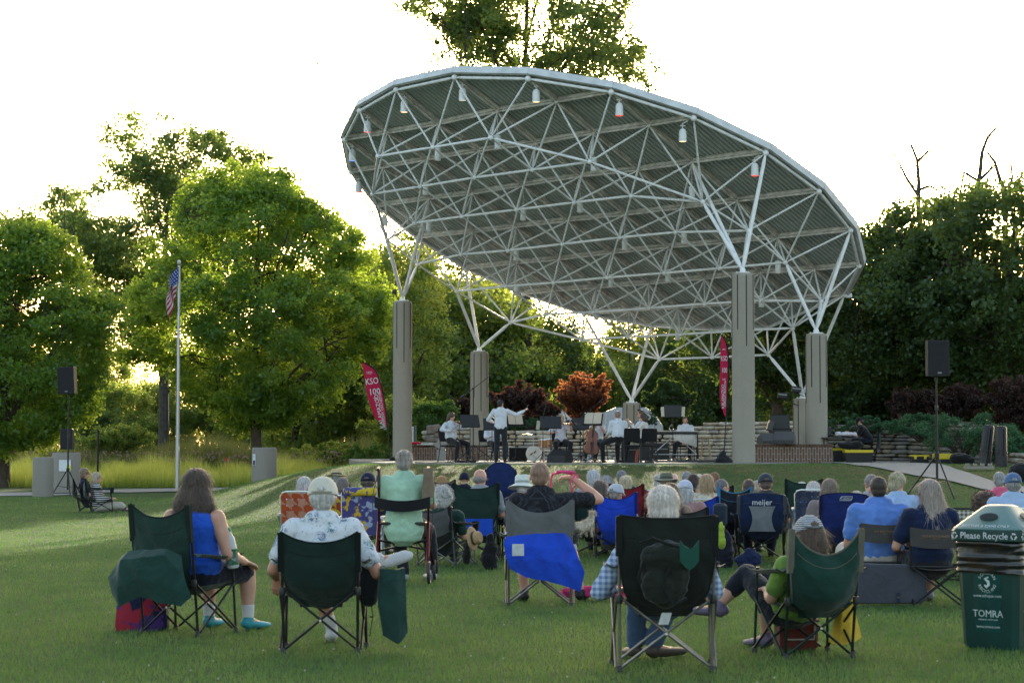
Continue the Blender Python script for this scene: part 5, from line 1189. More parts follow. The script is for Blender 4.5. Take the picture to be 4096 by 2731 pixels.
# --- man in white cap and blue patterned shirt
tB, b_ = person(1292, 1905, 14.5, 'man in a white cap and a white shirt printed with blue palm trees', yaw=0, pattern=pat_mat('palm_shirt', hawaiian), pants=(.03, .035, .06), hair='short', hcol=(.50, .48, .46), hat=('cap', (.60, .56, .47)), b=1.12, lean=13, shoe=(.50, .50, .52), socks=(.6, .6, .62, .55), sk=(.50, .26, .18), legs='bare', hscale=1.06,
    J={'El': lambda j: j['Sl'] + V((-.13, .02, -.27)), 'Wl': lambda j: j['Sl'] + V((-.13, .20, -.335)), 'Dl': (.02, .35, -.8), 'Pl': (.3, 1, 0), 'Cl': .3, 'Er': lambda j: j['Sr'] + V((.17, .0, -.29)), 'Wr': lambda j: j['Sr'] + V((.05, .20, -.36)),
       'Kl': (-.10, .42, .46), 'Al': (.02, .46, .10), 'Tl': (.0, .63, .04), 'Kr': (.22, .40, .52), 'Ar': (.34, .46, .58), 'Tr': (.52, .47, .60)})
chB = camp_chair('black and dark green camp chair holding the man in the white cap', atx(1298, 14.5), b_['root'].y - .13, 0, w=.50, sh=.40, bh=.775, cloth=(.006, .020, .016), top_sag=.055, corner=.02, waist=.78, group='dark green camp chairs in the foreground', holder=False)
t = drape('long dark green carry bag hanging from the right arm of the white capped man\'s chair', atx(1560, 14.4), 14.45, 0, 0, [[(-.05, 0, .30), (-.03, -.06, .10), (.06, -.07, .06), (.11, -.03, .12)], [(-.07, 0, .42), (-.06, -.08, .30), (.04, -.09, .26), (.10, -.03, .30)], [(-.05, .02, .56), (-.05, -.04, .54), (.04, -.05, .53), (.09, 0, .55)]], .03, fabric((.014, .045, .038), 'drape'))
mb = MB(); mb.limb([(V((0, 0, .08)), .05, .035), (V((.01, 0, -.06)), .065, .05), (V((0, 0, -.22)), .06, .045)], (1, 0, 0)); mb.path([(0.02, 0, -.24), (.03, 0, -.33), (.01, 0, -.46)], .003, 5); mb.ell((.02, 0, -.33), (.014, .008, .006), n=8, k=4)
o = mb.build('pouch', fabric((.008, .01, .012))); o.location = (atx(1475, 14.5), 14.5, .55); tag(o, 'small black drawstring pouch hanging between the chair and the green carry bag', 'pouch')

# --- woman in mint shirt sitting on a rollator
tC, cc_ = person(1618, 1796, 22.0, 'woman in a pale mint shirt, grey hair pinned up, sitting high on a walker', yaw=3, shirt=(.36, .55, .42), pants=(.012, .015, .022), hair='bun', hcol=(.30, .27, .25), b=1.12, lean=0, legs='long', seat_h=.60, hpitch=14, female=True, shoe=(.25, .3, .3), sleeve='short', hyaw=5, hem=.16,
    J={'Er': lambda j: j['Sr'] + V((.10, .12, -.24)), 'El': lambda j: j['Sl'] + V((-.06, .10, -.26)), 'Kl': (-.10, .30, .52), 'Kr': (.22, .34, .52), 'Al': (-.02, .25, .09), 'Ar': (.26, .40, .09)})
root = cc_['root']; t = thing('rollator', 'dark red wheeled walker with black handles and back strap under the woman in mint', 'walker', (root.x, root.y, 0), R(-3)); MR = metal((.10, .012, .018), .35)
for sx in (-1, 1):
    mb = MB(); mb.path([(sx * .25, -.05, .95), (sx * .25, -.02, .60), (sx * .26, .12, .30), (sx * .28, .36, .10)], .013, 8); mb.build('frame_side', MR, t)
    mb = MB(); mb.path([(sx * .25, -.02, .60), (sx * .26, -.24, .10)], .015, 8); mb.build('leg', MR, t)
    mb = MB(); mb.path([(sx * .25, -.12, 1.12), (sx * .25, -.03, 1.15), (sx * .25, -.045, .95)], .017, 8); mb.build('handle', plastic((.02, .02, .022)), t)
    mb = MB(); mb.path([(sx * .262, .0, 1.10), (sx * .262, -.1, 1.06), (sx * .262, -.1, 1.0)], .008, 6); mb.build('brake_lever', plastic((.03, .03, .03)), t)
    mb = MB(); mb.path([(sx * .26, -.04, 1.08), (sx * .31, -.09, .85), (sx * .29, -.1, .5), (sx * .27, -.2, .2)], .004, 5); mb.build('brake_cable', plastic((.02, .02, .02)), t)
    for yy in (-.26, .38):
        Mw = Matrix.Rotation(PI / 2, 3, 'Y') @ Matrix.Rotation(0, 3, 'X'); ring = [V((sx * .28, yy + .10 * math.cos(a), .105 + .10 * math.sin(a))) for a in [q * PI / 10 for q in range(20)]]
        mb = MB(); mb.path(ring, .016, 7, True); wh = mb.build('wheel', plastic((.03, .03, .035)), t); mb = MB(); mb.tube((sx * .26, yy, .105), (sx * .30, yy, .105), .022)
        for q in range(5): a = q * 2 * PI / 5; mb.tube((sx * .28, yy, .105), (sx * .28, yy + .09 * math.cos(a), .105 + .09 * math.sin(a)), .010, .007, 6)
        mb.build('rim', plastic((.40, .40, .42)), wh)
mb = MB(); mb.box((0, .02, .585), (.46, .26, .03), bev=.01); mb.build('seat', plastic((.03, .03, .035)), t)
mb = MB(); mb.sheet(lambda u, v: ((v * 2 - 1) * .27, -.15 - .10 * (1 - (2 * v - 1) ** 2), .745 + .11 * u - .04 * (1 - (2 * v - 1) ** 2)), 5, 17, .03); mb.build('back_strap', fabric((.008, .009, .012), 'strap', .2), t)
mb = MB(); mb.tube((-.25, -.1, .42), (.27, .2, .3), .012); mb.tube((.25, -.1, .42), (-.27, .2, .3), .012); mb.build('cross_brace', M_BLKM, t)
mb = MB(); mb.rings([[V((x * (.055 + .01 * math.sin(z * 20)), y * .05, z)) for x, y in ((1, 1), (-1, 1), (-1, -1), (1, -1))] for z in (0, .08, .16, .24, .30)]); o = mb.build('shoulder_bag', fabric((.20, .15, .11))); o.location = (root.x + .25, root.y - .12, .84); tag(o, 'tan canvas bag hanging from the right handle of the walker', 'bag')

# --- bald man in the dotted shirt with a pink leash, blue and grey chair
tD, d_ = person(2160, 1838, 19.0, 'man with a shaved head in a black dotted shirt lifting a pink leash', yaw=-4, pattern=pat_mat('dotted_shirt', dots), pants=(.40, .41, .44), hair='crop', hcol=(.24, .14, .10), b=1.22, lean=6, hyaw=10, hpitch=4, shoe=(.015, .015, .017), legs='bare', sk=(.60, .33, .25), hscale=1.1,
    J={'Er': lambda j: j['Sr'] + V((.32, .12, .01)), 'Wr': lambda j: j['Sr'] + V((.10, .28, .20)), 'Dr': (-.95, .3, .05), 'Pr': (0, .2, -1), 'Cr': .9, 'El': lambda j: j['Sl'] + V((-.06, .08, -.26)), 'Al': (-.10, .46, .09), 'Tl': (-.12, .62, .03), 'Kr': (.30, .42, .46), 'Ar': (.40, .50, .09), 'Tr': (.46, .66, .03)})
camp_chair('big blue and grey camp chair under the man with the pink leash', atx(2158, 18.9), d_['root'].y - .10, 0, w=.55, sh=.42, bh=.885, cloth=(.012, .05, .42), trim=(.12, .12, .125), frame=metal((.16, .15, .15), .4), top_sag=.085, corner=.03, waist=.92, back2=((.115, .12, .125), .22), cupc=(.10, .105, .11), group='big foreground camp chairs')
fl = drape('bright blue fabric flap hanging over the seat back of the blue and grey chair', atx(2160, 18.6), 18.58, 0, 0, [
    [(-.26, .0, .32), (-.12, -.06, .24), (.02, -.06, .22), (.16, -.05, .19), (.34, .0, .12)], [(-.29, -.02, .42), (-.12, -.09, .40), (.04, -.10, .40), (.20, -.08, .36), (.38, 0, .28)],
    [(-.31, .0, .52), (-.14, -.06, .50), (.04, -.08, .50), (.20, -.05, .48), (.33, 0, .40)], [(-.29, .03, .58), (-.16, -.02, .60), (.0, -.02, .61), (.20, -.02, .62), (.26, .03, .57)]], .008, fabric((.012, .06, .50), 'flap'), 'seat_flap', 'cloth')
mb = MB(); mb.sheet(lambda u, v: (-.045 + .10 * v, -.0 - .01 * u, .10 * u), 3, 3, .002); o = mb.build('paper_tag', plain('white_paper', (.55, .57, .6), .7)); o.location = (atx(2070, 18.4), 18.44, .43); tag(o, 'white paper label stuck on the bright blue chair flap', 'paper tag')
p = V((root.x, 0, 0)); rD = d_['root']; MD = Matrix.Rotation(d_['rz'], 3, 'Z'); W = rD + MD @ d_['Wr']
mb = MB(); PK = plastic((.75, .06, .22), .5); c0 = V((-.04, .02, .0))
mb.path([W + V(q) - W for q in [(.0, 0, .03), (-.08, -.03, .05), (-.17, -.02, .03), (-.19, 0, -.02), (-.185, 0, -.12)]], .012, 6); mb.path([(.04, -.03, .03), (.05, -.035, -.05), (.0, -.03, -.10), (-.02, -.03, -.05), (.03, -.03, .03)], .009, 6); mb.path([(.0, -.03, -.09), (.0, -.03, -.20)], .012, 6); mb.path([(.02, -.02, .045), (-.05, -.045, .05), (-.14, -.04, .05)], .014, 6)
o = mb.build('dog_leash', PK); o.location = W; tag(o, 'bright pink leash looped around the raised hand of the man in the dotted shirt', 'leash')
def small_dog(label, loc_, yaw):
    t = thing('small_dog', label, 'dog', loc_, R(-yaw)); mb = MB(); X = V((1, 0, 0))
    mb.limb([(V((0, -.13, .13)), .055, .06), (V((0, -.02, .12)), .062, .068), (V((0, .10, .15)), .068, .075), (V((0, .15, .19)), .05, .055)], X, 12)
    mb.limb([(V((0, .14, .18)), .042, .045), (V((0, .18, .25)), .038, .04)], X); mb.ell((0, .20, .28), (.045, .05, .042)); mb.ell((0, .245, .265), (.02, .03, .018))
    for sx in (-1, 1):
        mb.limb([(V((sx * .04, .11, .13)), .024, .026), (V((sx * .042, .12, .06)), .018, .018), (V((sx * .042, .13, .015)), .018, .015)], X, 8)
        mb.limb([(V((sx * .045, -.12, .11)), .034, .036), (V((sx * .05, -.06, .07)), .022, .022), (V((sx * .05, -.13, .04)), .016, .016), (V((sx * .05, -.10, .012)), .018, .013)], X, 8)
        mb.ell((sx * .04, .195, .30), (.013, .02, .03))
    mb.limb([(V((0, -.17, .16)), .014, .014), (V((0, -.23, .22)), .012, .012), (V((0, -.22, .28)), .01, .01)], X, 8)
    me = strands(fuse(mb, .006, 2, .004, 30, 3), 700, .018, .0012, 'curly', 5); mesh_obj('body', me, hairm((.50, .43, .34), 'dog_fur'), t)
    e = MB(); e.ell((0, .274, .268), .008); [e.ell((sx * .02, .238, .29), .006) for sx in (-1, 1)]; e.build('eyes_and_nose', plastic((.01, .01, .01), .2), t); return t
small_dog('small cream coloured curly dog on the lap of the man in the dotted shirt', (atx(2332, 18.9), 19.05, .56), 40).scale = (.72, .72, .72)
mb = MB(); mb.limb([(V((-.55, 0, .03)), .03, .03), (V((-.3, -.03, .035)), .035, .03), (V((0, 0, .03)), .03, .03), (V((.3, .02, .035)), .035, .03), (V((.7, -.02, .035)), .03, .03)]); mb.limb([(V((-.5, -.06, .07)), .025, .025), (V((-.1, -.05, .085)), .03, .03), (V((.3, -.06, .07)), .03, .03), (V((.6, 0, .08)), .025, .025)]); mb.limb([(V((-.2, .08, .05)), .03, .03), (V((.5, .08, .06)), .04, .04)])
o = mesh_obj('pink_blanket', fuse(mb, .01, 4, .01, 14, 3), fabric((.62, .05, .20), 'blanket')); o.location = (atx(2480, 19.6), 19.6, 0); tag(o, 'rumpled hot pink blanket lying on the grass by the man\'s feet', 'blanket')
mb = MB(); mb.lathe((0, 0, 0), [(.030, 0), (.033, .01), (.033, .12), (.012, .16), (.012, .18)], 16); o = mb.build('water_bottle', plastic((.45, .5, .62), .2)); o.location = (atx(2035, 18.9), 18.9, .50); tag(o, 'pale blue water bottle in the left arm holder of the blue and grey chair', 'bottle')

# --- white haired person behind the large black chair with a backpack
tE, e_ = person(2652, 1964, 13.2, 'white haired person in a blue plaid shirt and jeans in the big black camp chair', yaw=0, pattern=pat_mat('plaid_shirt', plaid_fn((.12, .17, .32), (.26, .34, .52), (.45, .52, .66), 9)), pants=(.05, .09, .18), hair='fluffy', hcol=(.62, .55, .50), b=1.05, lean=27, seat_h=.40, legs='long', shoe=(.05, .035, .03), hscale=1.08,
    J={'El': lambda j: j['Sl'] + V((-.20, .02, -.30)), 'Wl': lambda j: j['Sl'] + V((-.10, .24, -.30)), 'Er': lambda j: j['Sr'] + V((.12, .02, -.30)), 'Kl': (-.12, .42, .44), 'Al': (-.13, .5, .10), 'Ar': (-.02, .45, .10), 'Kr': (.1, .42, .44)}, sleeve='long')
chE = camp_chair('big black mesh camp chair with grey tube legs and a backpack hung on its back', atx(2660, 13.1), e_['root'].y - .13, 0, w=.57, sh=.43, bh=.935, cloth=(.010, .013, .011), trim=(.008, .01, .009), frame=metal((.26, .24, .22), .42), top_sag=.02, corner=.0, waist=.80, cupc=(.03, .04, .036), group='big foreground camp chairs', billow=.04)
t = thing('backpack', 'dark green and black backpack hanging from the back of the big black chair', 'backpack', (atx(2665, 12.7), e_['root'].y - .55, .48)); mb = MB()
mb.ell((0, 0, .12), (.15, .07, .20)); mb.ell((.02, -.02, .22), (.17, .075, .085)); mb.ell((-.05, -.05, .05), (.10, .05, .10)); mesh_obj('bag_body', fuse(mb, .009, 3, .012, 12, 8), fabric((.011, .014, .010), 'pack'), t)
mb = MB()
for pp in ([(-.15, -.02, .30), (-.08, -.06, .33), (0, -.07, .30), (.1, -.06, .27)], [(.02, -.08, .16), (-.02, -.09, .05), (.05, -.1, -.05), (.12, -.06, -.02)], [(-.12, -.05, .22), (-.16, -.04, .1), (-.1, -.06, -.02)]): mb.path(pp, .010, 6)
mb.build('strap', fabric((.006, .007, .006)), t); mb = MB(); mb.sheet(lambda u, v: (.08 + .11 * v, -.085 - .02 * math.sin(v * 3), .20 + .12 * u - .05 * math.sin(PI * v)), 6, 8, .006); mb.build('mesh_pocket', fabric((.012, .07, .05)), t)
mb = MB(); mb.sheet(lambda u, v: (-.03 + .06 * v + .02 * u, -.01 * u, -.07 + .07 * (u)), 4, 4, .001); o = mb.build('care_label', plain('white_paper', (.55, .57, .6), .7)); o.location = (atx(2660, 12.8), e_['root'].y - .38, .36); tag(o, 'white care label hanging below the big black chair', 'label')

# --- person in herringbone cap in the green chair, legs crossed
tF, f_ = person(3235, 2078, 14.0, 'person in a herringbone cap and lime shirt with crossed legs and purple sandals', yaw=-16, shirt=(.15, .27, .05), pants=(.010, .012, .02), hair='bob', hcol=(.09, .055, .035), hat=('cap', (.30, .32, .35), pat_mat('herringbone', stripes_fn([(.04, .045, .06), (.5, .52, .55)], 85, 'Z'))), b=.95, lean=40, legs='capri', sleeve='short', female=True, shoe=(.14, .11, .18), hpitch=20, seat_h=.27,
    J={'Kl': (-.16, .40, .50), 'Al': (-.34, .44, .30), 'Tl': (-.50, .48, .26), 'Kr': (-.02, .42, .46), 'Ar': (.0, .46, .09), 'Tr': (-.06, .60, .03), 'El': lambda j: j['Sl'] + V((-.04, .14, -.22)), 'Wl': lambda j: j['Sl'] + V((.02, .36, -.18))})
chF = camp_chair('dark green camp chair with pale edge binding under the person in the herringbone cap', atx(3235, 14.0), f_['root'].y - .16, -14, w=.47, sh=.36, bh=.79, cloth=(.008, .038, .028), trim=(.12, .11, .085), top_sag=.13, corner=.04, waist=.82, dep=.52, cupc=(.018, .035, .030), group='dark green camp chairs in the foreground', frame=metal((.02, .035, .03), .45), billow=.10)
drape('yellow plastic bag hanging from the right side of the green chair', atx(3375, 14.2), 14.2, 0, 10, [[(-.10, 0, .08), (-.03, -.04, .06), (.04, -.04, .08), (.10, 0, .11)], [(-.06, 0, .22), (-.02, -.05, .22), (.03, -.04, .22), (.07, 0, .24)], [(-.04, 0, .40), (-.01, -.03, .40), (.02, -.02, .40), (.045, 0, .42)], [(-.03, .02, .57), (0, -.01, .58), (.03, 0, .585), (.05, .02, .55)]], .02, fabric((.62, .40, .05), 'yellowbag', .8), 'yellow_bag')
t = thing('cooler_bag', 'dark red cooler bag standing on the grass under the green chair on the right', 'bag', (atx(3180, 14.5), 14.5, 0), R(8)); mb = MB(); mb.box((0, 0, .10), (.26, .18, .19), bev=.02); mb.build('bag_body', fabric((.09, .02, .015), 'cooler'), t); mb = MB(); mb.box((0, 0, .20), (.27, .19, .02), bev=.006); mb.build('lid', fabric((.16, .10, .09)), t)
mb = MB(); mb.path([(-.1, -.1, .17), (-.09, -.115, .08), (.09, -.115, .08), (.1, -.1, .17)], .006, 6); mb.build('handle', fabric((.3, .28, .26)), t)

# --- couple on grey band backed chairs
tG, g_ = person(3512, 1897, 19.4, 'man with short brown hair in a light blue polo shirt, back to the camera', yaw=2, shirt=(.10, .21, .56), pants=(.45, .42, .38), hair='crop', hcol=(.035, .022, .016), b=1.22, lean=-2, legs='bare', hpitch=6, sk=(.50, .27, .19), J={'Er': lambda j: j['Sr'] + V((.08, .05, -.28)), 'El': lambda j: j['Sl'] + V((-.06, .06, -.28)), 'Wl': lambda j: j['Sl'] + V((-.04, .28, -.36)), 'Kl': (-.28, .42, .44), 'Al': (-.33, .38, .09)})
director_chair('grey band backed folding chair behind the man in light blue', atx(3525, 19.3), 19.3, 0, w=.44, sh=.36, bh=.70)
tH, h_ = person(3712, 1912, 19.0, 'woman with very long wavy grey brown hair in a navy top', yaw=-6, shirt=(.006, .014, .05), pants=(.015, .015, .02), hair='long', hcol=(.33, .27, .24), b=1.15, lean=-3, hyaw=-38, hroll=-6, female=True, legs='capri', glasses=True, hpitch=2, sleeve='short', shoe=(.2, .2, .22), J={'El': lambda j: j['Sl'] + V((-.10, .06, -.26)), 'Wl': lambda j: j['Sl'] + V((-.02, .28, -.30))})
director_chair('grey band backed folding chair behind the woman with long grey hair', atx(3748, 18.9), 18.9, 14, w=.44, sh=.34, bh=.67)
t = thing('seat_pad_bag', 'large flat slate grey carry case standing on the grass behind the man in light blue', 'bag', (atx(3535, 18.9), 18.86, 0), R(2)); mb = MB()
out = [(-.36, .02), (-.34, 0), (.30, .0), (.345, .03), (.355, .12), (.35, .24), (.27, .30), (.18, .335), (-.24, .345), (-.33, .28), (-.37, .14)]
mb.rings([[V((x, y, z)) for x, z in out] for y in (-.04, .04)]); o = mb.build('case_body', fabric((.055, .058, .075), 'case', .4), t); b5 = o.modifiers.new('b', 'BEVEL'); b5.width = .014; b5.segments = 3
mb = MB(); mb.box((.10, -.046, .055), (.03, .008, .085)); mb.build('brand_tab', fabric((.02, .03, .06)), t); text_mesh('NB', .02, plain('dull_orange_print', (.28, .16, .09), .7), t, (.10, -.052, .055), Matrix.Rotation(PI / 2, 4, 'Y') @ RX90 if False else RX90, 'lettering')

# --- the rows beyond, each person and chair singled out by look
NB = lambda c_: c_
ROW = [
 # px top d label opts chair
 (1218, 1903, 29, 'person with straight white hair in the orange webbed lawn chair', dict(hair='bob', hcol=(.55, .54, .55), shirt=(.5, .5, .56)), ('web', 'orange webbed aluminium lawn chair at the left of the crowd', dict(colors=((.42, .07, .02), (.48, .22, .15)), bh=.77))),
 (1346, 1877, 38, 'person in a straw hat with a black band beyond the grey haired man', dict(hair='short', hcol=GREY, hat=('straw', (.52, .42, .24), fabric((.52, .42, .24), 'straw', .2), (.02, .02, .03)), shirt=(.3, .3, .35)), ('camp', 'small blue camp chair under the person in the straw hat', dict(cloth=(.02, .05, .2)))),
 (1371, 1905, 28, 'grey haired man in front of the straw hat, in the yellow webbed chair', dict(hair='short', hcol=(.14, .12, .12), shirt=(.03, .06, .2), yaw=4, sk=SK2), ('web', 'yellow and red webbed lawn chair beside the flowered beach chair', dict(colors=((.55, .38, .02), (.35, .05, .02)), bh=.74))),
 (1472, 1887, 27, 'person in a navy blue cap sitting in the flowered beach chair', dict(hair='short', hcol=(.08, .06, .05), hat=('cap', (.010, .014, .045)), shirt=(.02, .03, .07)), None),
 (1857, 1886, 39, 'person in a black knit beanie left of the bald man with glasses', dict(hair='none', hat=('beanie', (.008, .010, .03)), shirt=(.01, .012, .03)), ('camp', 'navy camp chair under the person in the beanie', dict(cloth=(.008, .02, .09)))),
 (1921, 1869, 26.5, 'balding man with glasses looking to the right', dict(hair='fringe', hcol=(.26, .23, .22), glasses=True, hyaw=28, shirt=(.25, .27, .3), sk=(.5, .27, .21), b=1.1), ('camp', 'dark green camp chair with a high back behind the balding man with glasses', dict(cloth=(.010, .03, .026), bh=.90, w=.54, dx=-20))),
 (1768, 1900, 42, 'blonde girl stretching her arm out to the right', dict(hair='long', hcol=(.45, .27, .12), shirt=(.2, .13, .08), J={'Er': lambda j: j['Sr'] + V((.22, .05, .0)), 'Wr': lambda j: j['Sr'] + V((.42, .08, -.03))}, hscale=.92), ('camp', 'tan camp chair under the blonde girl', dict(cloth=(.15, .10, .07)))),
 (2082, 1899, 40, 'person with brown hair half hidden behind the white bucket hat', dict(hair='short', hcol=(.12, .08, .06), shirt=(.2, .2, .25)), None),
 (2090, 1902, 27, 'person in a white wide brimmed bucket hat', dict(hair='short', hcol=WHT, hat=('bucket', (.62, .66, .62)), shirt=(.02, .03, .08)), ('camp', 'navy camp chair with dark red arms under the white bucket hat', dict(cloth=(.012, .018, .06), cupc=(.10, .012, .02)))),
 (1768, 1960, 25, 'person with curly white hair sunk low in the black and grey chair', dict(hair='curly', hcol=(.50, .49, .49), shirt=(.012, .04, .035), lean=30, seat_h=.22, hscale=1.05), ('camp', 'low black and grey camp chair turned sideways holding the person with curly white hair', dict(cloth=(.018, .018, .02), back2=((.07, .072, .075), -.12), sh=.30, bh=.66, w=.50, yaw=28, frame=M_GRYM, dx=8))),
 (2373, 1877, 31, 'person with tousled white hair above the brown haired woman', dict(hair='fluffy', hcol=(.52, .53, .58), shirt=(.3, .3, .4)), ('camp', 'black camp chair under the person with tousled white hair', dict(cloth=(.02, .02, .025)))),
 (2399, 1918, 28, 'person with brown and grey hair in a pale blue shirt', dict(hair='bob', hcol=(.10, .075, .065), shirt=(.26, .38, .62), b=1.12, hroll=4), ('camp', 'dark green camp chair behind the pale blue shirt', dict(cloth=(.008, .026, .024), bh=.68, dx=-12, dd=-.3))),
 (2425, 1905, 39, 'person with grey curls right of the tousled white hair', dict(hair='curly', hcol=(.40, .39, .42), shirt=(.3, .3, .3)), None),
 (2486, 1877, 35, 'man with dark grey hair above the blonde bob', dict(hair='short', hcol=(.17, .17, .20), shirt=(.03, .04, .08)), ('camp', 'small red camp chair right of the blonde bob', dict(cloth=(.16, .01, .015), dx=22, dd=-4.5, bh=.80, w=.46))),
 (2503, 1899, 32, 'person with a neat blonde bob in a white top', dict(hair='fluffy', hcol=(.56, .48, .34), shirt=(.5, .52, .58), hpitch=2), ('camp', 'navy camp chair behind the person with the blonde bob', dict(cloth=(.012, .02, .08), dx=10))),
 (2465, 1933, 27, 'man in a pale cap with brim to the right', dict(hair='crop', hcol=(.3, .25, .2), hat=('cap', (.42, .46, .52)), hyaw=35, shirt=(.3, .35, .4), sk=(.55, .3, .22)), ('camp', 'bright blue camp chair holding the man in the pale cap', dict(cloth=(.012, .05, .48), bh=.78, w=.50, dx=-4, top_sag=.07))),
 (2640, 1894, 36, 'person with pale grey hair just left of the olive hat', dict(hair='bob', hcol=(.42, .44, .46), shirt=(.5, .5, .55)), None),
 (2694, 1888, 37, 'bald man with pink scalp behind the olive hat', dict(hair='fringe', hcol=WHT, shirt=(.3, .3, .3), sk=(.62, .38, .33)), ('camp', 'dark camp chair under the bald man with pink scalp', dict(cloth=(.02, .02, .03)))),
 (2665, 1889, 31, 'person in an olive boonie hat with a floppy brim', dict(hair='short', hcol=(.3, .25, .2), hat=('boonie', (.13, .135, .10)), shirt=(.3, .28, .25)), ('camp', 'crimson camp chair left of the olive hat', dict(cloth=(.20, .015, .05), dx=-40, bh=.74, w=.42))),
 (2684, 1930, 25, 'woman with long smooth brown hair in front of the olive hat', dict(hair='long', hcol=(.055, .032, .026), shirt=(.3, .2, .15), hyaw=6, female=True), ('camp', 'charcoal camp chair behind the woman with long brown hair', dict(cloth=(.02, .022, .026), bh=.66, dx=50, w=.56))),
 (2740, 1918, 26, 'white haired person in a white and blue printed cap', dict(hair='bob', hcol=(.55, .56, .58), hat=('cap', (.46, .50, .64)), shirt=(.35, .2, .2)), None),
 (2747, 1882, 34, 'man with grey hair behind the dark brown ponytail', dict(hair='short', hcol=(.24, .24, .27), shirt=(.1, .1, .15)), ('camp', 'black camp chair under the grey haired man in the middle', dict(cloth=(.015, .015, .02)))),
 (2774, 1891, 32, 'person with dark brown hair in a ponytail', dict(hair='ponytail', hcol=(.04, .025, .022), shirt=(.45, .3, .2), female=True), ('camp', 'blue camp chair right of the printed cap', dict(cloth=(.01, .045, .36), dx=8, bh=.74, dd=-5.5))),
 (2796, 1895, 36, 'person with white hair half hidden behind the ash blonde woman', dict(hair='bob', hcol=(.6, .6, .62), shirt=(.4, .4, .5)), None),
 (2826, 1892, 29, 'woman with smooth ash blonde hair and a floral top', dict(hair='bob', hcol=(.40, .28, .17), pattern=pat_mat('floral_top', blotch((.52, .48, .44), (.55, .25, .18), (.25, .35, .18), 24, .54)), female=True, hpitch=2), ('web', 'white tube lawn chair with a yellow strap behind the woman in the floral top', dict(colors=((.55, .45, .05), (.5, .5, .5)), bh=.66, frame=plastic((.6, .6, .6))))),
 (2858, 1885, 36, 'person with reddish brown hair behind the ash blonde woman', dict(hair='short', hcol=(.20, .09, .05), shirt=(.3, .3, .35)), ('camp', 'dark camp chair under the person with reddish brown hair', dict(cloth=(.02, .02, .03)))),
 (2889, 1912, 30, 'woman with short dark grey hair in profile to the right, lace top', dict(hair='short', hcol=(.13, .13, .15), hyaw=62, shirt=(.42, .45, .42), female=True), ('camp', 'blue trimmed black camp chair right of the woman in the lace top', dict(cloth=(.012, .014, .02), trim=(.05, .2, .35), dx=48, bh=.84, dd=-3, w=.4))),
 (2994, 1910, 27.5, 'man with short brown hair left of the dark baseball cap', dict(hair='crop', hcol=(.07, .045, .04), shirt=(.1, .1, .12), sk=(.5, .28, .22)), None),
 (3026, 1918, 36, 'person with a pale face glimpsed between two men in the middle right', dict(hair='short', hcol=(.4, .35, .3), shirt=(.1, .1, .12)), None),
 (3062, 1891, 26.5, 'man in a dark slate baseball cap', dict(hair='crop', hcol=(.10, .07, .06), hat=('cap', (.030, .042, .060)), shirt=(.03, .03, .035), b=1.1, sk=(.5, .27, .2)), None),
 (3207, 1926, 34, 'man in a white cap farthest left of the trio near the navy chair', dict(hair='crop', hcol=WHT, hat=('cap', (.50, .50, .48)), shirt=(.05, .2, .45)), ('camp', 'dark green framed camp chair under the man in the white cap on the right', dict(cloth=(.01, .03, .025), w=.56, bh=.82))),
 (3251, 1923, 31, 'person with white hair and a white sun visor', dict(hair='fluffy', hcol=(.55, .52, .52), hat=('visor', (.60, .64, .70)), shirt=(.04, .16, .5), hyaw=-25), ('web', 'silver tube lawn chair with dark webbing under the person in the visor', dict(colors=((.03, .04, .08), (.05, .06, .1)), bh=.74))),
 (3315, 1911, 26, 'person with thick grey blonde hair behind the navy branded chair', dict(hair='bob', hcol=(.20, .15, .12), shirt=(.25, .2, .2), hroll=8), None),
 (3426, 1961, 33, 'person of whom only a grey fringe shows right of the navy branded chair', dict(hair='fluffy', hcol=(.45, .42, .40), shirt=(.2, .2, .25)), None),
 (3482, 1893, 27, 'man with sunglasses pushed up, half hidden behind the brown haired man', dict(hair='short', hcol=(.20, .19, .21), glasses=True, shirt=(.3, .3, .35), hyaw=-30), ('camp', 'grey camp chair hidden behind the man in light blue', dict(cloth=(.06, .06, .07)))),
 (3590, 1883, 24, 'woman with pinned up ash blonde hair in a pale blue shirt', dict(hair='bun', hcol=(.42, .37, .26), shirt=(.30, .42, .66), hyaw=38, hroll=10, female=True, b=1.05, lean=2), ('camp', 'blue camp chair right of the woman with pinned up hair', dict(cloth=(.02, .06, .14), dx=150, bh=.62, w=.5))),
 (3936, 1966, 24, 'person with frizzy dark brown curls beside the recycling bin', dict(hair='curly', hcol=(.075, .04, .03), shirt=(.04, .02, .03), hscale=1.2), ('web', 'green and blue striped lawn chair behind the recycling bin', dict(strips=False, cloth_mat=pat_mat('striped_web', stripes_fn([(.02, .25, .10), (.45, .5, .5), (.02, .10, .40), (.35, .03, .03), (.02, .28, .3)], 11, 'Z')), dx=70, dd=-3.5, bh=.80, w=.54))),
 (3998, 1883, 30, 'grey haired person in a bright pink shirt at the right', dict(hair='short', hcol=(.28, .28, .30), shirt=(.62, .12, .22), hyaw=12), ('camp', 'black camp chair of the person in the pink shirt', dict(cloth=(.015, .015, .018), bh=.72))),
 (4050, 1889, 23.5, 'man in a washed denim cap and pale blue checked shirt at the right edge', dict(hair='short', hcol=(.28, .26, .25), hat=('cap', (.085, .15, .30)), shirt=(.28, .40, .60), b=1.2, hyaw=-6, lean=4, pattern=pat_mat('check_shirt', plaid_fn((.22, .33, .55), (.32, .43, .62), (.45, .53, .68), 26))), ('camp', 'navy camp chair of the man in the denim cap', dict(cloth=(.01, .02, .06), bh=.6))),
]
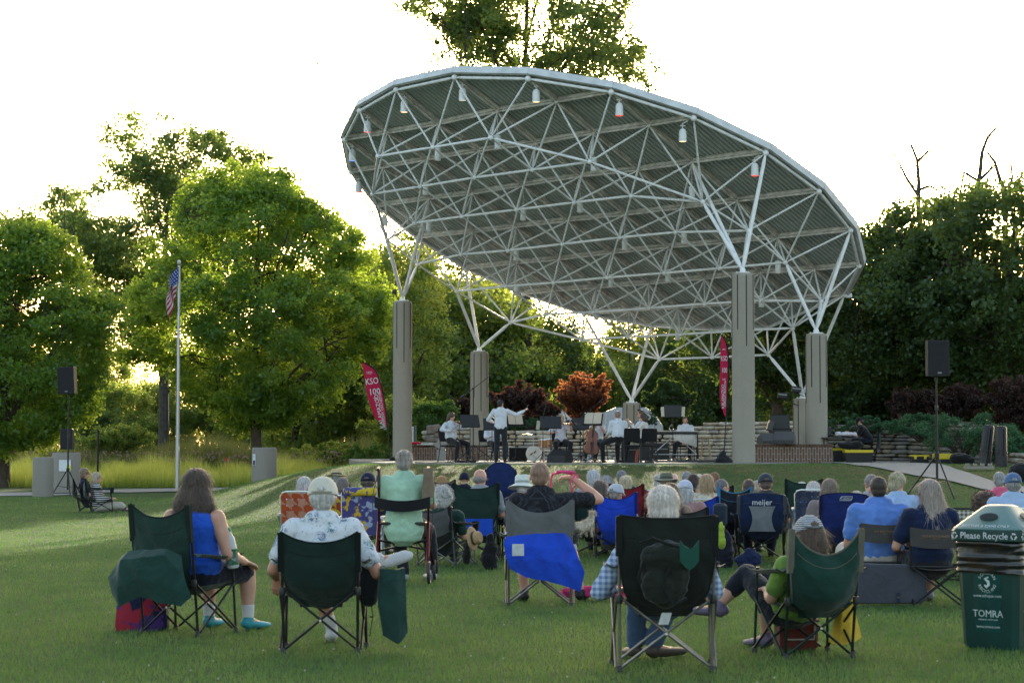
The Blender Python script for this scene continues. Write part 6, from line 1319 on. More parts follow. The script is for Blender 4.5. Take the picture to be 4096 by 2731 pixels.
for px, top, d, lab, o_, ch in ROW:
    o_ = dict(o_); yaw = o_.pop('yaw', random.uniform(-5, 8)); o_.setdefault('legs', 'long'); o_.setdefault('pants', random.choice([(.03, .035, .05), (.10, .09, .07), (.02, .03, .06)])); o_.setdefault('lean', 14)
    t, inf = person(px, top, d, lab, yaw=yaw, **o_)
    if ch:
        kind, cl_, co = ch; co = dict(co); dx = co.pop('dx', 0); dd = co.pop('dd', 0); cy_ = co.pop('yaw', yaw); x = inf['root'].x + dx * (d + dd) / FPX + (atx(px, d + dd) - atx(px, d)); y = inf['root'].y + dd
        sh_ = max(.26, inf['hz'] - .075) if abs(dx) < 30 else .38
        co.setdefault('sh', sh_); co.setdefault('bh', co['sh'] + .42)
        (camp_chair if kind == 'camp' else web_chair)(cl_, x, y - (.17 if kind == 'web' else .06), cy_, **co)
# the flowered beach chair
fl = pat_mat('flower_cloth', blotch((.065, .06, .20), (.30, .34, .50), (.55, .33, .03), 8, .56))
t = web_chair('low purple beach chair printed with yellow and pale flowers', atx(1446, 26.3), 26.3, 0, .44, .30, .86, strips=False, cloth_mat=fl, z=0, frame=plastic((.55, .58, .62)))
mb = MB(); mb.limb([(V((-.17, 0, 0)), .03, .05), (V((.17, 0, 0)), .03, .05)]); o = mb.build('head_pillow', pat_mat('flower_pillow', blotch((.07, .07, .22), (.55, .40, .04), (.5, .33, .03), 10, .5)), t); o.location = (0, -.245, .82)
# chairs whose brand lettering shows
mj = camp_chair('navy camp chair with a grey mesh back and meijer lettering in white', atx(3040, 26.2), 26.2, 3, w=.545, sh=.36, bh=.80, cloth=(.008, .018, .06), trim=(.05, .055, .07), top_sag=-.015, corner=-.02, waist=.86, dep=.45)
mb = MB(); mb.sheet(lambda u, v: ((v * 2 - 1) * (.115 + .045 * (2 * u - 1) ** 2), -.34 - .045 * u - .012, .36 + .30 * u), 8, 8, .003); o = mb.build('mesh_panel', fabric((.17, .18, .20), 'mesh', .2), mj); o.location.y = .045
text_mesh('meijer', .098, plain('print_white', (.62, .64, .68), .7), mj, (0, -.352, .705), RX90, 'lettering', sx=.95)
cl2 = camp_chair('royal navy camp chair with a small white Coleman badge', atx(3355, 25.3), 25.3, -2, w=.53, sh=.36, bh=.825, cloth=(.008, .018, .11), top_sag=-.01, corner=-.015, waist=.9)
cl2['label'] = 'dark royal blue camp chair with a small white oval bordered name badge'
mb = MB(); mb.path([(-.075, 0, -.022), (.055, 0, -.022), (.068, 0, 0), (.075, 0, .022), (-.055, 0, .022), (-.068, 0, 0)], .003, 5, True); o = mb.build('badge', plain('print_white', (.62, .64, .68), .7), cl2); o.location = (0.02, -.335, .775)
text_mesh('Coleman', .034, plain('print_white', (.62, .64, .68), .7), cl2, (.02, -.337, .775), RX90, 'lettering')
mj['label'] = 'navy camp chair with a grey mesh back panel and big white lettering'
hb = camp_chair('navy camp chair with a tall rounded back beyond the white bucket hat', atx(2008, 40), 40, 5, w=.56, sh=.42, bh=.98, cloth=(.010, .022, .10), trim=(.01, .015, .03), top_sag=-.10, corner=-.06, waist=.98, cupc=(.12, .012, .02))
web_chair('lawn chair with brown and white plaid webbing right of the woman with long grey hair', atx(3832, 22.5), 22.5, 4, .32, .36, .74, strips=False, cloth_mat=pat_mat('plaid_web', plaid_fn((.10, .08, .07), (.35, .33, .30), (.6, .6, .6), 7)), frame=M_BLKM)
# things hung on or lying about the crowd
t = thing('straw_fedora', 'tan straw fedora hung on the side of the low black and grey chair', 'hat', (atx(1893, 24.6), 24.5, .33), R(20)); t.scale = (.8, .8, .9); t.rotation_euler = (0, R(82), R(-25)); mb = MB(); mb.lathe((0, 0, 0), [(.17, -.012), (.16, 0), (.095, .005), (.09, .08), (.075, .105), (.03, .10)], 24); mb.build('crown', fabric((.40, .26, .13), 'straw', .3), t); mb = MB(); mb.lathe((0, 0, 0), [(.0965, .008), (.095, .035)], 24); mb.build('ribbon', fabric((.04, .04, .04)), t)
for px, py0, d, w_, h_, cl_, lab in [(1960, 2215, 24.4, .20, .40, (.006, .006, .008), 'limp black cloth bag hanging left of the blue and grey chair'), (1868, 2200, 24.7, .12, .22, (.008, .008, .009), 'small black pouch hanging below the straw fedora'), (2900, 2220, 24.8, .22, .45, (.008, .009, .02), 'black bag slung from the side of the navy lettered chair'), (2885, 2130, 24.2, .10, .30, (.28, .38, .04), 'lime green jacket bundled beside the big black chair'), (3000, 2280, 24.6, .34, .22, (.008, .015, .055), 'navy cloth bag slung under the navy lettered chair')]:
    p = at(px, py0, d); mb = MB(); mb.limb([(V((0, 0, h_ * .9)), w_ * .18, .03), (V((w_ * .05, 0, h_ * .6)), w_ * .36, .06), (V((-w_ * .05, 0, h_ * .25)), w_ * .52, .08), (V((0, 0, 0.02)), w_ * .42, .07)], (1, 0, 0), 14)
    o = mesh_obj('cloth_bag', fuse(mb, .012, 3, .02, 9, px), fabric(cl_, 'bag')); o.location = (p.x, d, max(.0, p.z - h_ * .55)); tag(o, lab, 'bag')
mb = MB(); mb.sheet(lambda u, v: ((v - .5) * .34, -.03 * math.sin(PI * v), .20 * u), 6, 8, .006); o = mb.build('seat_flap', fabric((.012, .07, .50), 'flap')); o.location = (atx(1915, 26.2), 26.0, .30); tag(o, 'bright blue cloth panel low behind the chair of the balding man', 'cloth')
mb = MB(); mb.box((0, 0, .13), (.16, .12, .26), bev=.03); o = mb.build('drink_holder_pack', fabric((.02, .03, .05), 'pack')); o.location = (atx(2880, 25), 25, .45)
tag(o, 'small black and light blue pack hanging between the floral top and the navy chair', 'bag')
# two women in profile at the far left
for i, (px, top, d, lab, o_) in enumerate([(341, 1869, 46.0, 'woman in navy with curly hair and sunglasses in profile at the far left', dict(shirt=(.008, .01, .03), hcol=(.19, .13, .09), hair='fluffy', glasses=True, pants=(.02, .02, .03), legs='long')), (388, 1885, 45.0, 'woman in a black and white striped top and pale trousers at the far left', dict(pattern=pat_mat('striped_top', stripes_fn([(.02, .02, .025), (.45, .45, .47)], 24, 'Z')), hcol=(.36, .28, .22), hair='bob', pants=(.40, .37, .33), legs='capri', sleeve='long'))]):
    t, inf = person(px, top, d, lab, yaw=78, lean=12, female=True, hpitch=2, **o_)
    camp_chair(['black camp chair under the woman in navy at the far left', 'dark green camp chair under the woman in stripes at the far left'][i], inf['root'].x, inf['root'].y, 78, sh=max(.3, inf['hz'] - .07), bh=.66, cloth=[(.012, .012, .015), (.010, .035, .028)][i])
# ------------------------------------------------------------------ the musicians and their gear
SZ = STAGE_Z; BLK = plastic((.012, .012, .014), .5); BLKF = fabric((.010, .010, .012), 'black'); WSH = (.60, .62, .68); DK = (.012, .012, .016)
def band_chair(label, x, y, yaw):
    t = thing('orchestra_chair', label, 'chair', (x, y, SZ), R(-yaw), 'black orchestra chairs on the stage')
    mb = MB(); mb.box((0, .03, .44), (.44, .42, .05), bev=.015); mb.build('seat', BLKF, t)
    mb = MB(); mb.sheet(lambda u, v: ((v * 2 - 1) * (.21 - .02 * (2 * u - 1) ** 4), -.20 - .06 * u - .02 * (1 - (2 * v - 1) ** 2), .56 + .34 * u), 8, 8, .035); mb.build('backrest', BLKF, t)
    for sx in (-1, 1):
        mb = MB(); mb.path([(sx * .21, -.27, 0), (sx * .21, -.18, .44), (sx * .20, -.22, .70)], .012, 7); mb.build('leg', M_BLKM, t)
        mb = MB(); mb.path([(sx * .21, .26, 0), (sx * .21, .22, .42)], .012, 7); mb.build('leg', M_BLKM, t)
    return t
def music_stand(label, x, y, yaw, h=1.05, w=.50, tilt=20, paper=None, lip=True, pages=False):
    t = thing('music_stand', label, 'music stand', (x, y, SZ), R(-yaw), 'black music stands on the stage')
    for k in range(3):
        a = k * 2 * PI / 3 + .4; mb = MB(); mb.path([(0, 0, .16), (.24 * math.cos(a), .24 * math.sin(a), .012)], .009, 6); mb.build('leg', M_BLKM, t)
    mb = MB(); mb.tube((0, 0, .08), (0, 0, h - .05), .010); mb.build('pole', M_BLKM, t)
    M = Matrix.Rotation(R(tilt), 3, 'X'); mb = MB(); mb.box(V((0, 0, h + .14)), (w, .008, .34), M, bev=.003); mb.box(V((0, 0, h + .14)) + M @ V((0, -.03, -.17)), (w, .055, .008), M, bev=.003); mb.build('desk', BLK, t)
    if paper:
        mb = MB()
        for sx in ((-1, 1) if pages else (0,)):
            mb.box(V((0, 0, h + .15)) + M @ V((sx * .13, -.012, .02)), (.25 if pages else paper, .004, .33), M @ Matrix.Rotation(R(3 * sx), 3, 'Z'))
        mb.build('sheet_music', pat_mat('sheet_music', lambda nt, tc: mixc(nt, ramp(nt, noise_n(nt, 60, mapping(nt, tc, (1, 1, 3)), 3), .6, .66), (.66, .62, .56), (.35, .33, .32))), t)
    return t
def mic_stand(label, x, y, yaw, h, boom, tri=.35, mic=True, z=SZ):
    """boom = (dx, dz) of the far end; the counterweight end goes the other way"""
    t = thing('microphone_stand', label, 'microphone stand', (x, y, z), R(-yaw), 'boom microphone stands on the stage')
    for k in range(3):
        a = k * 2 * PI / 3 + .3; mb = MB(); mb.path([(0, 0, tri * .75), (tri * math.cos(a), tri * math.sin(a), .015)], .012 if tri > .4 else .008, 6); mb.build('leg', M_BLKM, t)
        if tri > .4: mb = MB(); mb.tube((0, 0, .12), (tri * .55 * math.cos(a), tri * .55 * math.sin(a), tri * .35), .007, n=6); mb.build('brace', M_BLKM, t)
    mb = MB(); mb.tube((0, 0, tri * .1), (0, 0, h), .014 if tri > .4 else .009); mb.build('pole', M_BLKM, t)
    e = V((boom[0], 0, h + boom[1])); b0 = V((-boom[0] * .35, 0, h - boom[1] * .35)); mb = MB(); mb.tube(b0, e, .010, .008); mb.build('boom', M_BLKM, t)
    if tri > .4: mb = MB(); mb.tube(b0, b0 + (e - b0).normalized() * .16, .032); mb.build('counterweight', BLK, t)
    mb = MB(); mb.tube((-.03, 0, h), (.03, 0, h), .022); mb.build('clutch', BLK, t)
    if mic: dm = (e - b0).normalized(); mb = MB(); mb.tube(e - dm * .02, e + dm * .15, .016, .022); mb.build('microphone', BLK, t)
    return t
def frame_at(inf, x, y, z=0): return inf['root'] + Matrix.Rotation(inf['rz'], 3, 'Z') @ V((x, y, z))
def violin(label, inf, neck_dir, size=1.0):
    """chin to left hand, built in the player's own frame"""
    t = thing('violin', label, 'violin', tuple(inf['root']), inf['rz']); c0 = inf['hc'] + V((-.05, .08, -.13)); d = (V(inf['Wl']) - c0).normalized(); up_ = V((0, 0, 1)); lat = d.cross(up_).normalized(); n = lat.cross(d).normalized()
    def q(a, b, c_): return c0 + d * a * size + lat * b * size + n * c_ * size
    out = [(0, .0), (.01, .06), (.06, .08), (.11, .07), (.15, .045), (.19, .045), (.22, .065), (.27, .078), (.32, .06), (.34, .0)]; ol = out + [(a, -b) for a, b in out[-2:0:-1]]
    mb = MB(); mb.rings([[q(a, b, h_) for a, b in ol] for h_ in (-.018, .018)]); mb.build('body', plastic((.16, .045, .015), .25), t)
    mb = MB(); mb.box(q(.44, 0, .015), (.028, .26, .02), Matrix((lat, d, n)).transposed()); mb.ell(q(.59, 0, .01), (.02, .02, .02)); mb.build('neck', plastic((.03, .018, .012), .3), t)
    mb = MB(); [mb.tube(q(.06, k * .008, .035), q(.56, k * .005, .03), .0015, n=4) for k in (-1.5, -.5, .5, 1.5)]; mb.build('strings', M_ALU, t)
    return t, q
def bow(label, inf, p0, p1):
    t = thing('violin_bow', label, 'bow', tuple(inf['root']), inf['rz']); mb = MB(); mb.path([V(p0), V(p0).lerp(V(p1), .5) + V((0, 0, .015)), V(p1)], .006, 6); mb.build('stick', plastic((.10, .04, .02), .3), t); mb = MB(); mb.tube(V(p0) - V((0, 0, .02)), V(p1) - V((0, 0, .015)), .003, n=5); mb.build('hair', plastic((.6, .58, .52)), t)
rel = lambda *v_: V(v_)
# 1 seated violinist, left, facing the conductor (to the right and towards us)
t, v1 = person(1806, 1648, 58.0, 'violinist with wavy brown hair in a white shirt seated at the left', yaw=128, gz=SZ, shirt=WSH, pants=DK, hair='bob', hcol=(.07, .04, .025), lean=2, legs='long', sleeve='long', hyaw=-6, hroll=-10, hpitch=20, shoe=(.01, .01, .01),
    J={'Sl': lambda j: j['Sl'], 'El': lambda j: j['Sl'] + V((-.04, .25, -.10)), 'Wl': lambda j: j['Sl'] + V((.02, .42, .05)), 'Er': lambda j: j['Sr'] + V((.24, .05, -.14)), 'Wr': lambda j: j['Sr'] + V((.10, .26, -.18)), 'Kl': (-.20, .42, .50), 'Kr': (.20, .42, .50), 'Al': (-.22, .44, .09), 'Ar': (.22, .38, .09), 'Cl': 1.0, 'Cr': .9})
band_chair('black orchestra chair under the violinist at the left', v1['root'].x, v1['root'].y, 128)
violin('brown violin held by the man seated at the left', v1, 0)
bow('bow in the right hand of the violinist at the left', v1, V(v1['Wr']), V(v1['hc']) + V((-.18, .38, -.06)))
# 2 conductor
t, v2 = person(2003, 1589, 59.5, 'conductor with short black hair in white shirt and black trousers, arms raised, back turned', yaw=8, gz=SZ, stand=True, shirt=WSH, pants=(.02, .022, .03), hair='short', hcol=(.012, .010, .010), legs='long', sleeve='long', hyaw=28, hpitch=6, shoe=(.01, .01, .01), b=.96,
    J={'Er': lambda j: j['Sr'] + V((.25, .06, -.10)), 'Wr': lambda j: j['Sr'] + V((.46, .16, .02)), 'Dr': (.4, .7, .5), 'Cr': .8, 'El': lambda j: j['Sl'] + V((-.18, .06, -.24)), 'Wl': lambda j: j['Sl'] + V((-.06, .30, -.30))})
mb = MB(); mb.tube((0, 0, 0), (.10, .22, .16), .004, .002, 6); o = mb.build('baton', plastic((.6, .58, .5))); o.location = tuple(frame_at(v2, *v2['Wr'])); tag(o, 'thin pale baton in the right hand of the conductor', 'baton')
# 3 player hidden behind the conductor
t, v3 = person(1972, 1668, 62.5, 'player in a white shirt mostly hidden behind the conductor', yaw=150, gz=SZ, shirt=WSH, pants=DK, hair='short', hcol=(.03, .02, .02), lean=2, legs='long', sleeve='long', J={'Kl': (-.2, .42, .5), 'Kr': (.2, .42, .5)})
band_chair('black orchestra chair beside the conductor\'s left leg', v3['root'].x - .1, v3['root'].y, 150)
# 4 woman violinist
t, v4 = person(2243, 1658, 60.5, 'woman violinist with long blonde hair in a white top facing the audience', yaw=172, gz=SZ, shirt=(.58, .56, .62), pants=DK, hair='shoulder', hcol=(.36, .24, .13), lean=0, legs='long', sleeve='short', female=True, hyaw=-22, hroll=-12, hpitch=18, b=.95, shoe=(.01, .01, .01),
    J={'El': lambda j: j['Sl'] + V((-.10, .22, -.12)), 'Wl': lambda j: j['Sl'] + V((-.06, .36, .06)), 'Er': lambda j: j['Sr'] + V((.18, .06, -.20)), 'Wr': lambda j: j['Sr'] + V((.06, .26, -.16)), 'Kl': (-.22, .42, .52), 'Kr': (.22, .42, .52), 'Cl': 1.0})
band_chair('black stool like chair under the woman violinist', v4['root'].x, v4['root'].y, 172)
violin('dark red viola held by the woman in the middle', v4, 0, 1.1); bow('bow held low by the woman violinist in the middle', v4, V(v4['Wr']), V(v4['hc']) + V((-.1, .42, -.02)))
# 5 trombone player with dark hair behind the white music pages
t, v5 = person(2388, 1662, 63.0, 'trombone player with black hair and raised arm behind the white music pages', yaw=205, gz=SZ, shirt=WSH, pants=DK, hair='short', hcol=(.010, .009, .009), lean=0, legs='long', sleeve='short', hpitch=-2, shoe=(.01, .01, .01),
    J={'El': lambda j: j['Sl'] + V((-.12, .18, -.16)), 'Wl': lambda j: j['Sl'] + V((.02, .30, .10)), 'Er': lambda j: j['Sr'] + V((.14, .16, -.20)), 'Wr': lambda j: j['Sr'] + V((-.02, .42, -.12)), 'Kl': (-.2, .42, .5), 'Kr': (.2, .42, .5)})
band_chair('black orchestra chair under the trombone player', v5['root'].x, v5['root'].y, 205)
BRASS = metal((.62, .42, .16), .25)
t = thing('trombone', 'brass trombone held by the player behind the white pages', 'trombone', tuple(v5['root']), v5['rz']); h = V(v5['hc']) + V((0, .12, -.06)); dd = V((.05, .85, -.5)).normalized()
mb = MB(); mb.tube(h, h + dd * .85, .009); mb.tube(h + V((.09, 0, 0)), h + V((.09, 0, 0)) + dd * .85, .009); mb.path([h + dd * .85, h + dd * .90 + V((.045, 0, 0)), h + V((.09, 0, 0)) + dd * .85], .009, 7); mb.build('slide', BRASS, t)
mb = MB(); mb.path([h + V((.09, 0, 0)), h - dd * .22 + V((.09, 0, .0)), h - dd * .27 + V((.05, 0, .0)), h - dd * .22 + V((-.09, 0, 0)), h + dd * .05 + V((-.09, 0, 0)), h + dd * .38 + V((-.09, 0, 0)), h + dd * .46 + V((-.09, 0, 0))], [.01, .011, .012, .014, .022, .05, .10], 14); mb.build('bell', BRASS, t)
# cello standing in front of him
t = thing('cello', 'cello leaning below the white music pages', 'cello', (atx(2362, 60.2), 60.2, SZ + .22)); t.rotation_euler = (R(-14), R(10), R(14)); out = [(0, .0), (.01, .12), (.08, .20), (.20, .21), (.28, .15), (.36, .13), (.42, .15), (.52, .17), (.62, .14), (.70, .04)]; ol = [(b, a) for a, b in out] + [(-b, a) for a, b in out[-1:0:-1]]
mb = MB(); mb.rings([[V((x, y, z)) for x, z in ol] for y in (-.05, .06)]); mb.build('body', plastic((.20, .06, .03), .22), t); mb = MB(); mb.box((0, -.055, .78), (.04, .03, .62)); mb.ell((0, -.05, 1.1), (.03, .04, .05)); mb.build('neck', plastic((.02, .014, .012), .3), t)
mb = MB(); mb.box((0, -.085, .30), (.09, .02, .05)); mb.tube((0, -.09, .30), (0, -.06, .0), .02, .012); mb.build('bridge', plastic((.02, .02, .02)), t); mb = MB(); mb.tube((0, 0, 0), (0, -.05, -.22), .006); mb.build('endpin', M_ALU, t)
# 6 bald man, back to us
t, v6 = person(2470, 1641, 57.5, 'musician with a shaved head in a white shirt seated with his back to the audience', yaw=-14, gz=SZ, shirt=WSH, pants=DK, hair='crop', hcol=(.24, .15, .12), lean=-4, legs='long', sleeve='long', hyaw=4, hpitch=12, shoe=(.01, .01, .01), sk=(.58, .32, .24),
    J={'El': lambda j: j['Sl'] + V((-.05, .08, -.26)), 'Wl': lambda j: j['Sl'] + V((-.04, .30, -.34)), 'Kl': (-.34, .36, .50), 'Al': (-.30, .42, .09), 'Kr': (.10, .42, .50), 'Ar': (.10, .4, .09)})
band_chair('black orchestra chair nearest the audience with its back to us', atx(2530, 57.0), 57.0, 6)
band_chair('black orchestra chair right of the pair of seated players', atx(2588, 57.6), 57.6, -12)
# 7 woman with clarinet, profile to the left
t, v7 = person(2572, 1650, 58.6, 'woman with a brown bob and sunglasses playing the clarinet, in profile to the left', yaw=-72, gz=SZ, shirt=(.60, .57, .56), pants=DK, hair='bob', hcol=(.05, .025, .020), lean=6, legs='long', sleeve='long', female=True, glasses=True, hpitch=4, shoe=(.01, .01, .01), J={'El': lambda j: j['Sl'] + V((.02, .20, -.18)), 'Wl': lambda j: j['Sl'] + V((.12, .32, .0)), 'Er': lambda j: j['Sr'] + V((.02, .18, -.20)), 'Wr': lambda j: j['Sr'] + V((-.12, .36, -.12)), 'Cl': 1, 'Cr': 1})
t = thing('clarinet', 'black clarinet played by the woman with the brown bob', 'clarinet', tuple(v7['root']), v7['rz']); h = V(v7['hc']) + V((0, .10, -.065)); mb = MB(); mb.path([h, h + V((0, .08, -.05)), h + V((0, .34, -.42)), h + V((0, .40, -.50))], [.008, .013, .014, .032], 10); mb.build('tube', plastic((.015, .012, .012), .3), t)
mb = MB(); [mb.ell(h + V((.015, .10 + .026 * k, -.08 - .036 * k)), .009) for k in range(8)]; mb.build('keys', M_ALU, t)
# 8 horn player behind her
t, v8 = person(2563, 1638, 60.5, 'horn player with short brown hair partly hidden behind the clarinet player', yaw=-80, gz=SZ, shirt=WSH, pants=DK, hair='short', hcol=(.09, .045, .02), lean=4, legs='long', sleeve='long', hpitch=6, glasses=True, J={'Er': lambda j: j['Sr'] + V((.05, .16, -.2)), 'Wr': lambda j: j['Sr'] + V((-.05, .32, -.2)), 'El': lambda j: j['Sl'] + V((-.03, .2, -.15)), 'Wl': lambda j: j['Sl'] + V((.05, .34, .0))})
band_chair('black orchestra chair under the horn player', v8['root'].x, v8['root'].y, -80)
t = thing('french_horn', 'silver french horn held by the player behind the clarinet player', 'french horn', (atx(2520, 60.6), 60.6, SZ + .98)); mb = MB()
for rr_, y_ in ((.13, 0), (.105, .02), (.085, -.02)): mb.path([V((rr_ * math.cos(a), y_, rr_ * math.sin(a))) for a in [q * PI / 9 for q in range(18)]], .011, 7, True)
mb.build('coiled_tube', metal((.5, .48, .44), .25), t); mb = MB(); mb.path([(.0, .03, -.11), (.10, .04, -.14), (.18, .05, -.10), (.23, .06, -.02), (.25, .06, .03)], [.012, .02, .04, .09, .14], 16); mb.build('bell', metal((.5, .46, .40), .25), t)
# 9 percussionist behind the vibraphone
t, v9 = person(2741, 1664, 66.0, 'percussionist in a white collared shirt seated behind the vibraphone', yaw=196, gz=SZ, shirt=WSH, pants=DK, hair='short', hcol=(.12, .06, .03), lean=-4, legs='long', sleeve='long', hyaw=-12, hpitch=26, shoe=(.01, .01, .01), J={'El': lambda j: j['Sl'] + V((-.06, .08, -.27)), 'Wl': lambda j: j['Sl'] + V((.10, .24, -.42)), 'Er': lambda j: j['Sr'] + V((.06, .08, -.27)), 'Wr': lambda j: j['Sr'] + V((-.10, .24, -.42)), 'Kl': (-.22, .42, .5), 'Kr': (.24, .42, .5), 'Al': (-.2, .5, .09), 'Ar': (.28, .44, .09)})
band_chair('black orchestra chair under the percussionist', v9['root'].x, v9['root'].y, 196)
# stands, left to right
music_stand('wide black music stand in front of the violinist at the left', atx(1880, 57.2), 57.2, 150, .96, .56)
music_stand('black music stand left of the conductor\'s waist', atx(1968, 61.2), 61.2, 175, .92, .5)
music_stand('conductor\'s stand holding an open white score', atx(2062, 60.6), 60.6, 10, 1.02, .58, 38, .5, pages=True)
music_stand('black music stand facing the woman violinist', atx(2203, 58.6), 58.6, 176, .94, .58)
music_stand('black music stand behind the open music pages', atx(2322, 61.5), 61.5, 185, .94, .5)
music_stand('music stand carrying two big white pages turned to the audience', atx(2372, 58.2), 58.2, -12, 1.02, .54, 28, .5, pages=True)
music_stand('tall black music stand with cream folders beside the percussionist', atx(2692, 61.0), 61.0, 184, 1.28, .5, 8)
mb = MB(); [mb.box((sx * .29, 0, 0), (.09, .01, .27), Matrix.Rotation(R(3 * sx), 3, 'Y')) for sx in (-1, 1)]; pp = V((atx(2692, 60.9), 60.9, SZ + 1.42))
for sx in (-1, 1):
    mb = MB(); mb.box((0, 0, 0), (.09, .012, .27), Matrix.Rotation(R(3 * sx), 3, 'Y')); o = mb.build('music_folder', plain('manila', (.52, .48, .38), .8)); o.location = pp + V((sx * .29, -.04, -.02)); tag(o, 'cream folder clipped on the %s edge of the tall music stand' % ('left' if sx < 0 else 'right'), 'folder')
mb = MB(); mb.box((0, 0, 0), (.10, .01, .24), Matrix.Rotation(R(8), 3, 'Y')); o = mb.build('music_folder', plain('manila', (.52, .48, .38), .8)); o.location = (atx(2153, 58.9), 58.9, SZ + 1.0); tag(o, 'cream folder clipped beside the stand of the woman violinist', 'folder')
# big tripod boom stand, microphones
mic_stand('tall heavy tripod with a long boom and counterweight reaching up right over the stage', atx(1893, 56.6), 56.6, 0, 1.93, (.95, .72), .62)
mic_stand('microphone stand with a thin boom leaning in front of the left violinist', atx(1837, 56.8), 56.8, 0, 1.15, (-.23, .52))
mic_stand('straight microphone stand in front of the woman violinist', atx(2172, 56.7), 56.7, 0, 1.18, (.12, .50))
mic_stand('microphone stand with a boom rising to the right of the woman violinist', atx(2333, 57.0), 57.0, 0, 1.22, (.42, .36))
mic_stand('microphone stand with low boom left of the white pages', atx(2322, 58.4), 58.4, 0, .80, (-.16, .22))
mic_stand('microphone stand beside the horn player', atx(2620, 61.5), 61.5, 0, 1.30, (-.35, .12))
mic_stand('overhead microphone stand behind the percussionist', atx(2760, 68.0), 68.0, 0, 1.9, (-.45, .05))
for px, d in ((1985, 64), (2265, 63)): mic_stand('thin microphone stand standing behind the %s' % ('conductor' if px < 2100 else 'woman violinist'), atx(px, d), d, 0, 1.25, (-.18, .55))
# drum kit
t = thing('drum_kit', 'small drum kit with birds painted on the bass drum head', 'drum kit', (atx(2135, 62), 62, SZ)); r0 = .205
Mx = Matrix.Rotation(PI / 2, 3, 'X'); mb = MB(); mb.lathe((0, 0, r0 + .02), [(r0 - .012, -.02), (r0, -.02), (r0, .36), (r0 - .012, .36)], 28, Mx @ Matrix.Rotation(PI, 3, 'X')); mb.build('shell', plastic((.30, .13, .05), .3), t)
mb = MB(); mb.path([V((r0 * 1.03 * math.cos(a), -.02, r0 + .02 + r0 * 1.03 * math.sin(a))) for a in [q * PI / 14 for q in range(28)]], .014, 7, True); mb.build('hoop', M_ALU, t)
mb = MB(); mb.lathe((0, -.022, r0 + .02), [(.001, 0), (r0 * .98, 0), (r0 * .98, .006), (.001, .006)], 28, Mx); mb.build('drum_head', plastic((.58, .54, .48), .5), t)
for sx, sy in ((-.07, -.01), (.03, .05)):
    mb = MB(); mb.ell((sx, -.034, r0 + .02 + sy), (.035, .004, .022), Matrix.Rotation(-.6, 3, 'Y')); mb.ell((sx + .028, -.034, r0 + .05 + sy), (.014, .004, .013)); mb.path([(sx - .03, -.034, r0 + .0 + sy), (sx - .07, -.034, r0 - .03 + sy)], .005, 5); mb.build('painted_bird', plain('bird_paint', (.22, .08, .03), .7, 0, .5, 40), t)
mb = MB(); mb.path([(-.10, -.032, r0 - .02), (-.02, -.032, r0 - .04), (.05, -.032, r0 - .09), (.06, -.032, r0 - .13)], .003, 5); mb.path([(-.02, -.032, r0 - .04), (.02, -.032, r0 + .04), (.09, -.032, r0 + .05)], .003, 5); mb.build('painted_branch', plain('branch_paint', (.12, .10, .07), .7), t)
for px_, py_, zz, rr_, hh in ((.30, .15, .42, .16, .22), (.48, .10, .48, .15, .18), (.38, .35, .40, .17, .25)):
    mb = MB(); mb.lathe((px_, py_, zz), [(rr_ - .01, 0), (rr_, 0), (rr_, hh), (rr_ - .01, hh)], 22); mb.build('tom_drum', plastic((.36, .16, .06), .3), t); mb = MB(); mb.lathe((px_, py_, zz + hh - .01), [(.001, .012), (rr_, .012), (rr_ + .006, 0), (rr_ + .006, -.02)], 22); mb.build('rim', M_ALU, t)
    for q in range(3): a = q * 2.1; mb = MB(); mb.tube((px_ + rr_ * math.cos(a), py_ + rr_ * math.sin(a), zz + hh), (px_ + rr_ * math.cos(a), py_ + rr_ * math.sin(a), 0), .007, n=6); mb.build('leg', M_ALU, t)
mb = MB(); mb.tube((-.0, .15, .40), (-.02, .12, .72), .01); mb.tube((-.02, .12, .72), (-.18, .1, .78), .008); mb.build('cymbal_arm', M_ALU, t); mb = MB(); mb.lathe((-.2, .1, .79), [(.16, -.015), (.05, 0), (.02, .012), (.002, .014)], 22); mb.build('cymbal', metal((.55, .42, .18), .3), t)
def wedge(label, x, y, yaw, z=SZ, s=1.0, col=(.014, .014, .016)):
    t = thing('floor_monitor', label, 'speaker', (x, y, z), R(-yaw), 'wedge monitor speakers'); prof_ = [(-.24, 0), (.20, 0), (.24, .10), (.10, .34), (-.20, .20)]
    mb = MB(); mb.rings([[V((xx, yy * s, zz * s)) for yy, zz in prof_] for xx in (-.27 * s, .27 * s)]); mb.build('cabinet', plastic(col, .6), t, False)
    a = V((0, -.20 * s, .20 * s)); b_2 = V((0, .10 * s, .34 * s)); d_ = (b_2 - a); n_ = V((0, -d_.z, d_.y)).normalized()
    mb = MB(); mb.add([a + d_ * u + V((xx * s, 0, 0)) + n_ * .006 for u, xx in ((.05, -.24), (.05, .24), (.95, .24), (.95, -.24))], [(0, 1, 2, 3)]); mb.build('grille', metal((.05, .05, .055), .6), t); return t
wedge('black wedge monitor lying in front of the woman violinist', atx(2240, 57.4), 57.4, 30)
t = thing('amplifier', 'black amplifier cabinet left of the drum kit', 'amplifier', (atx(2072, 63), 63, SZ)); mb = MB(); mb.box((0, 0, .20), (.52, .3, .40), bev=.01); mb.build('cabinet', BLK, t, False); mb = MB(); mb.box((0, -.155, .20), (.46, .01, .34)); mb.build('grille_cloth', BLKF, t)
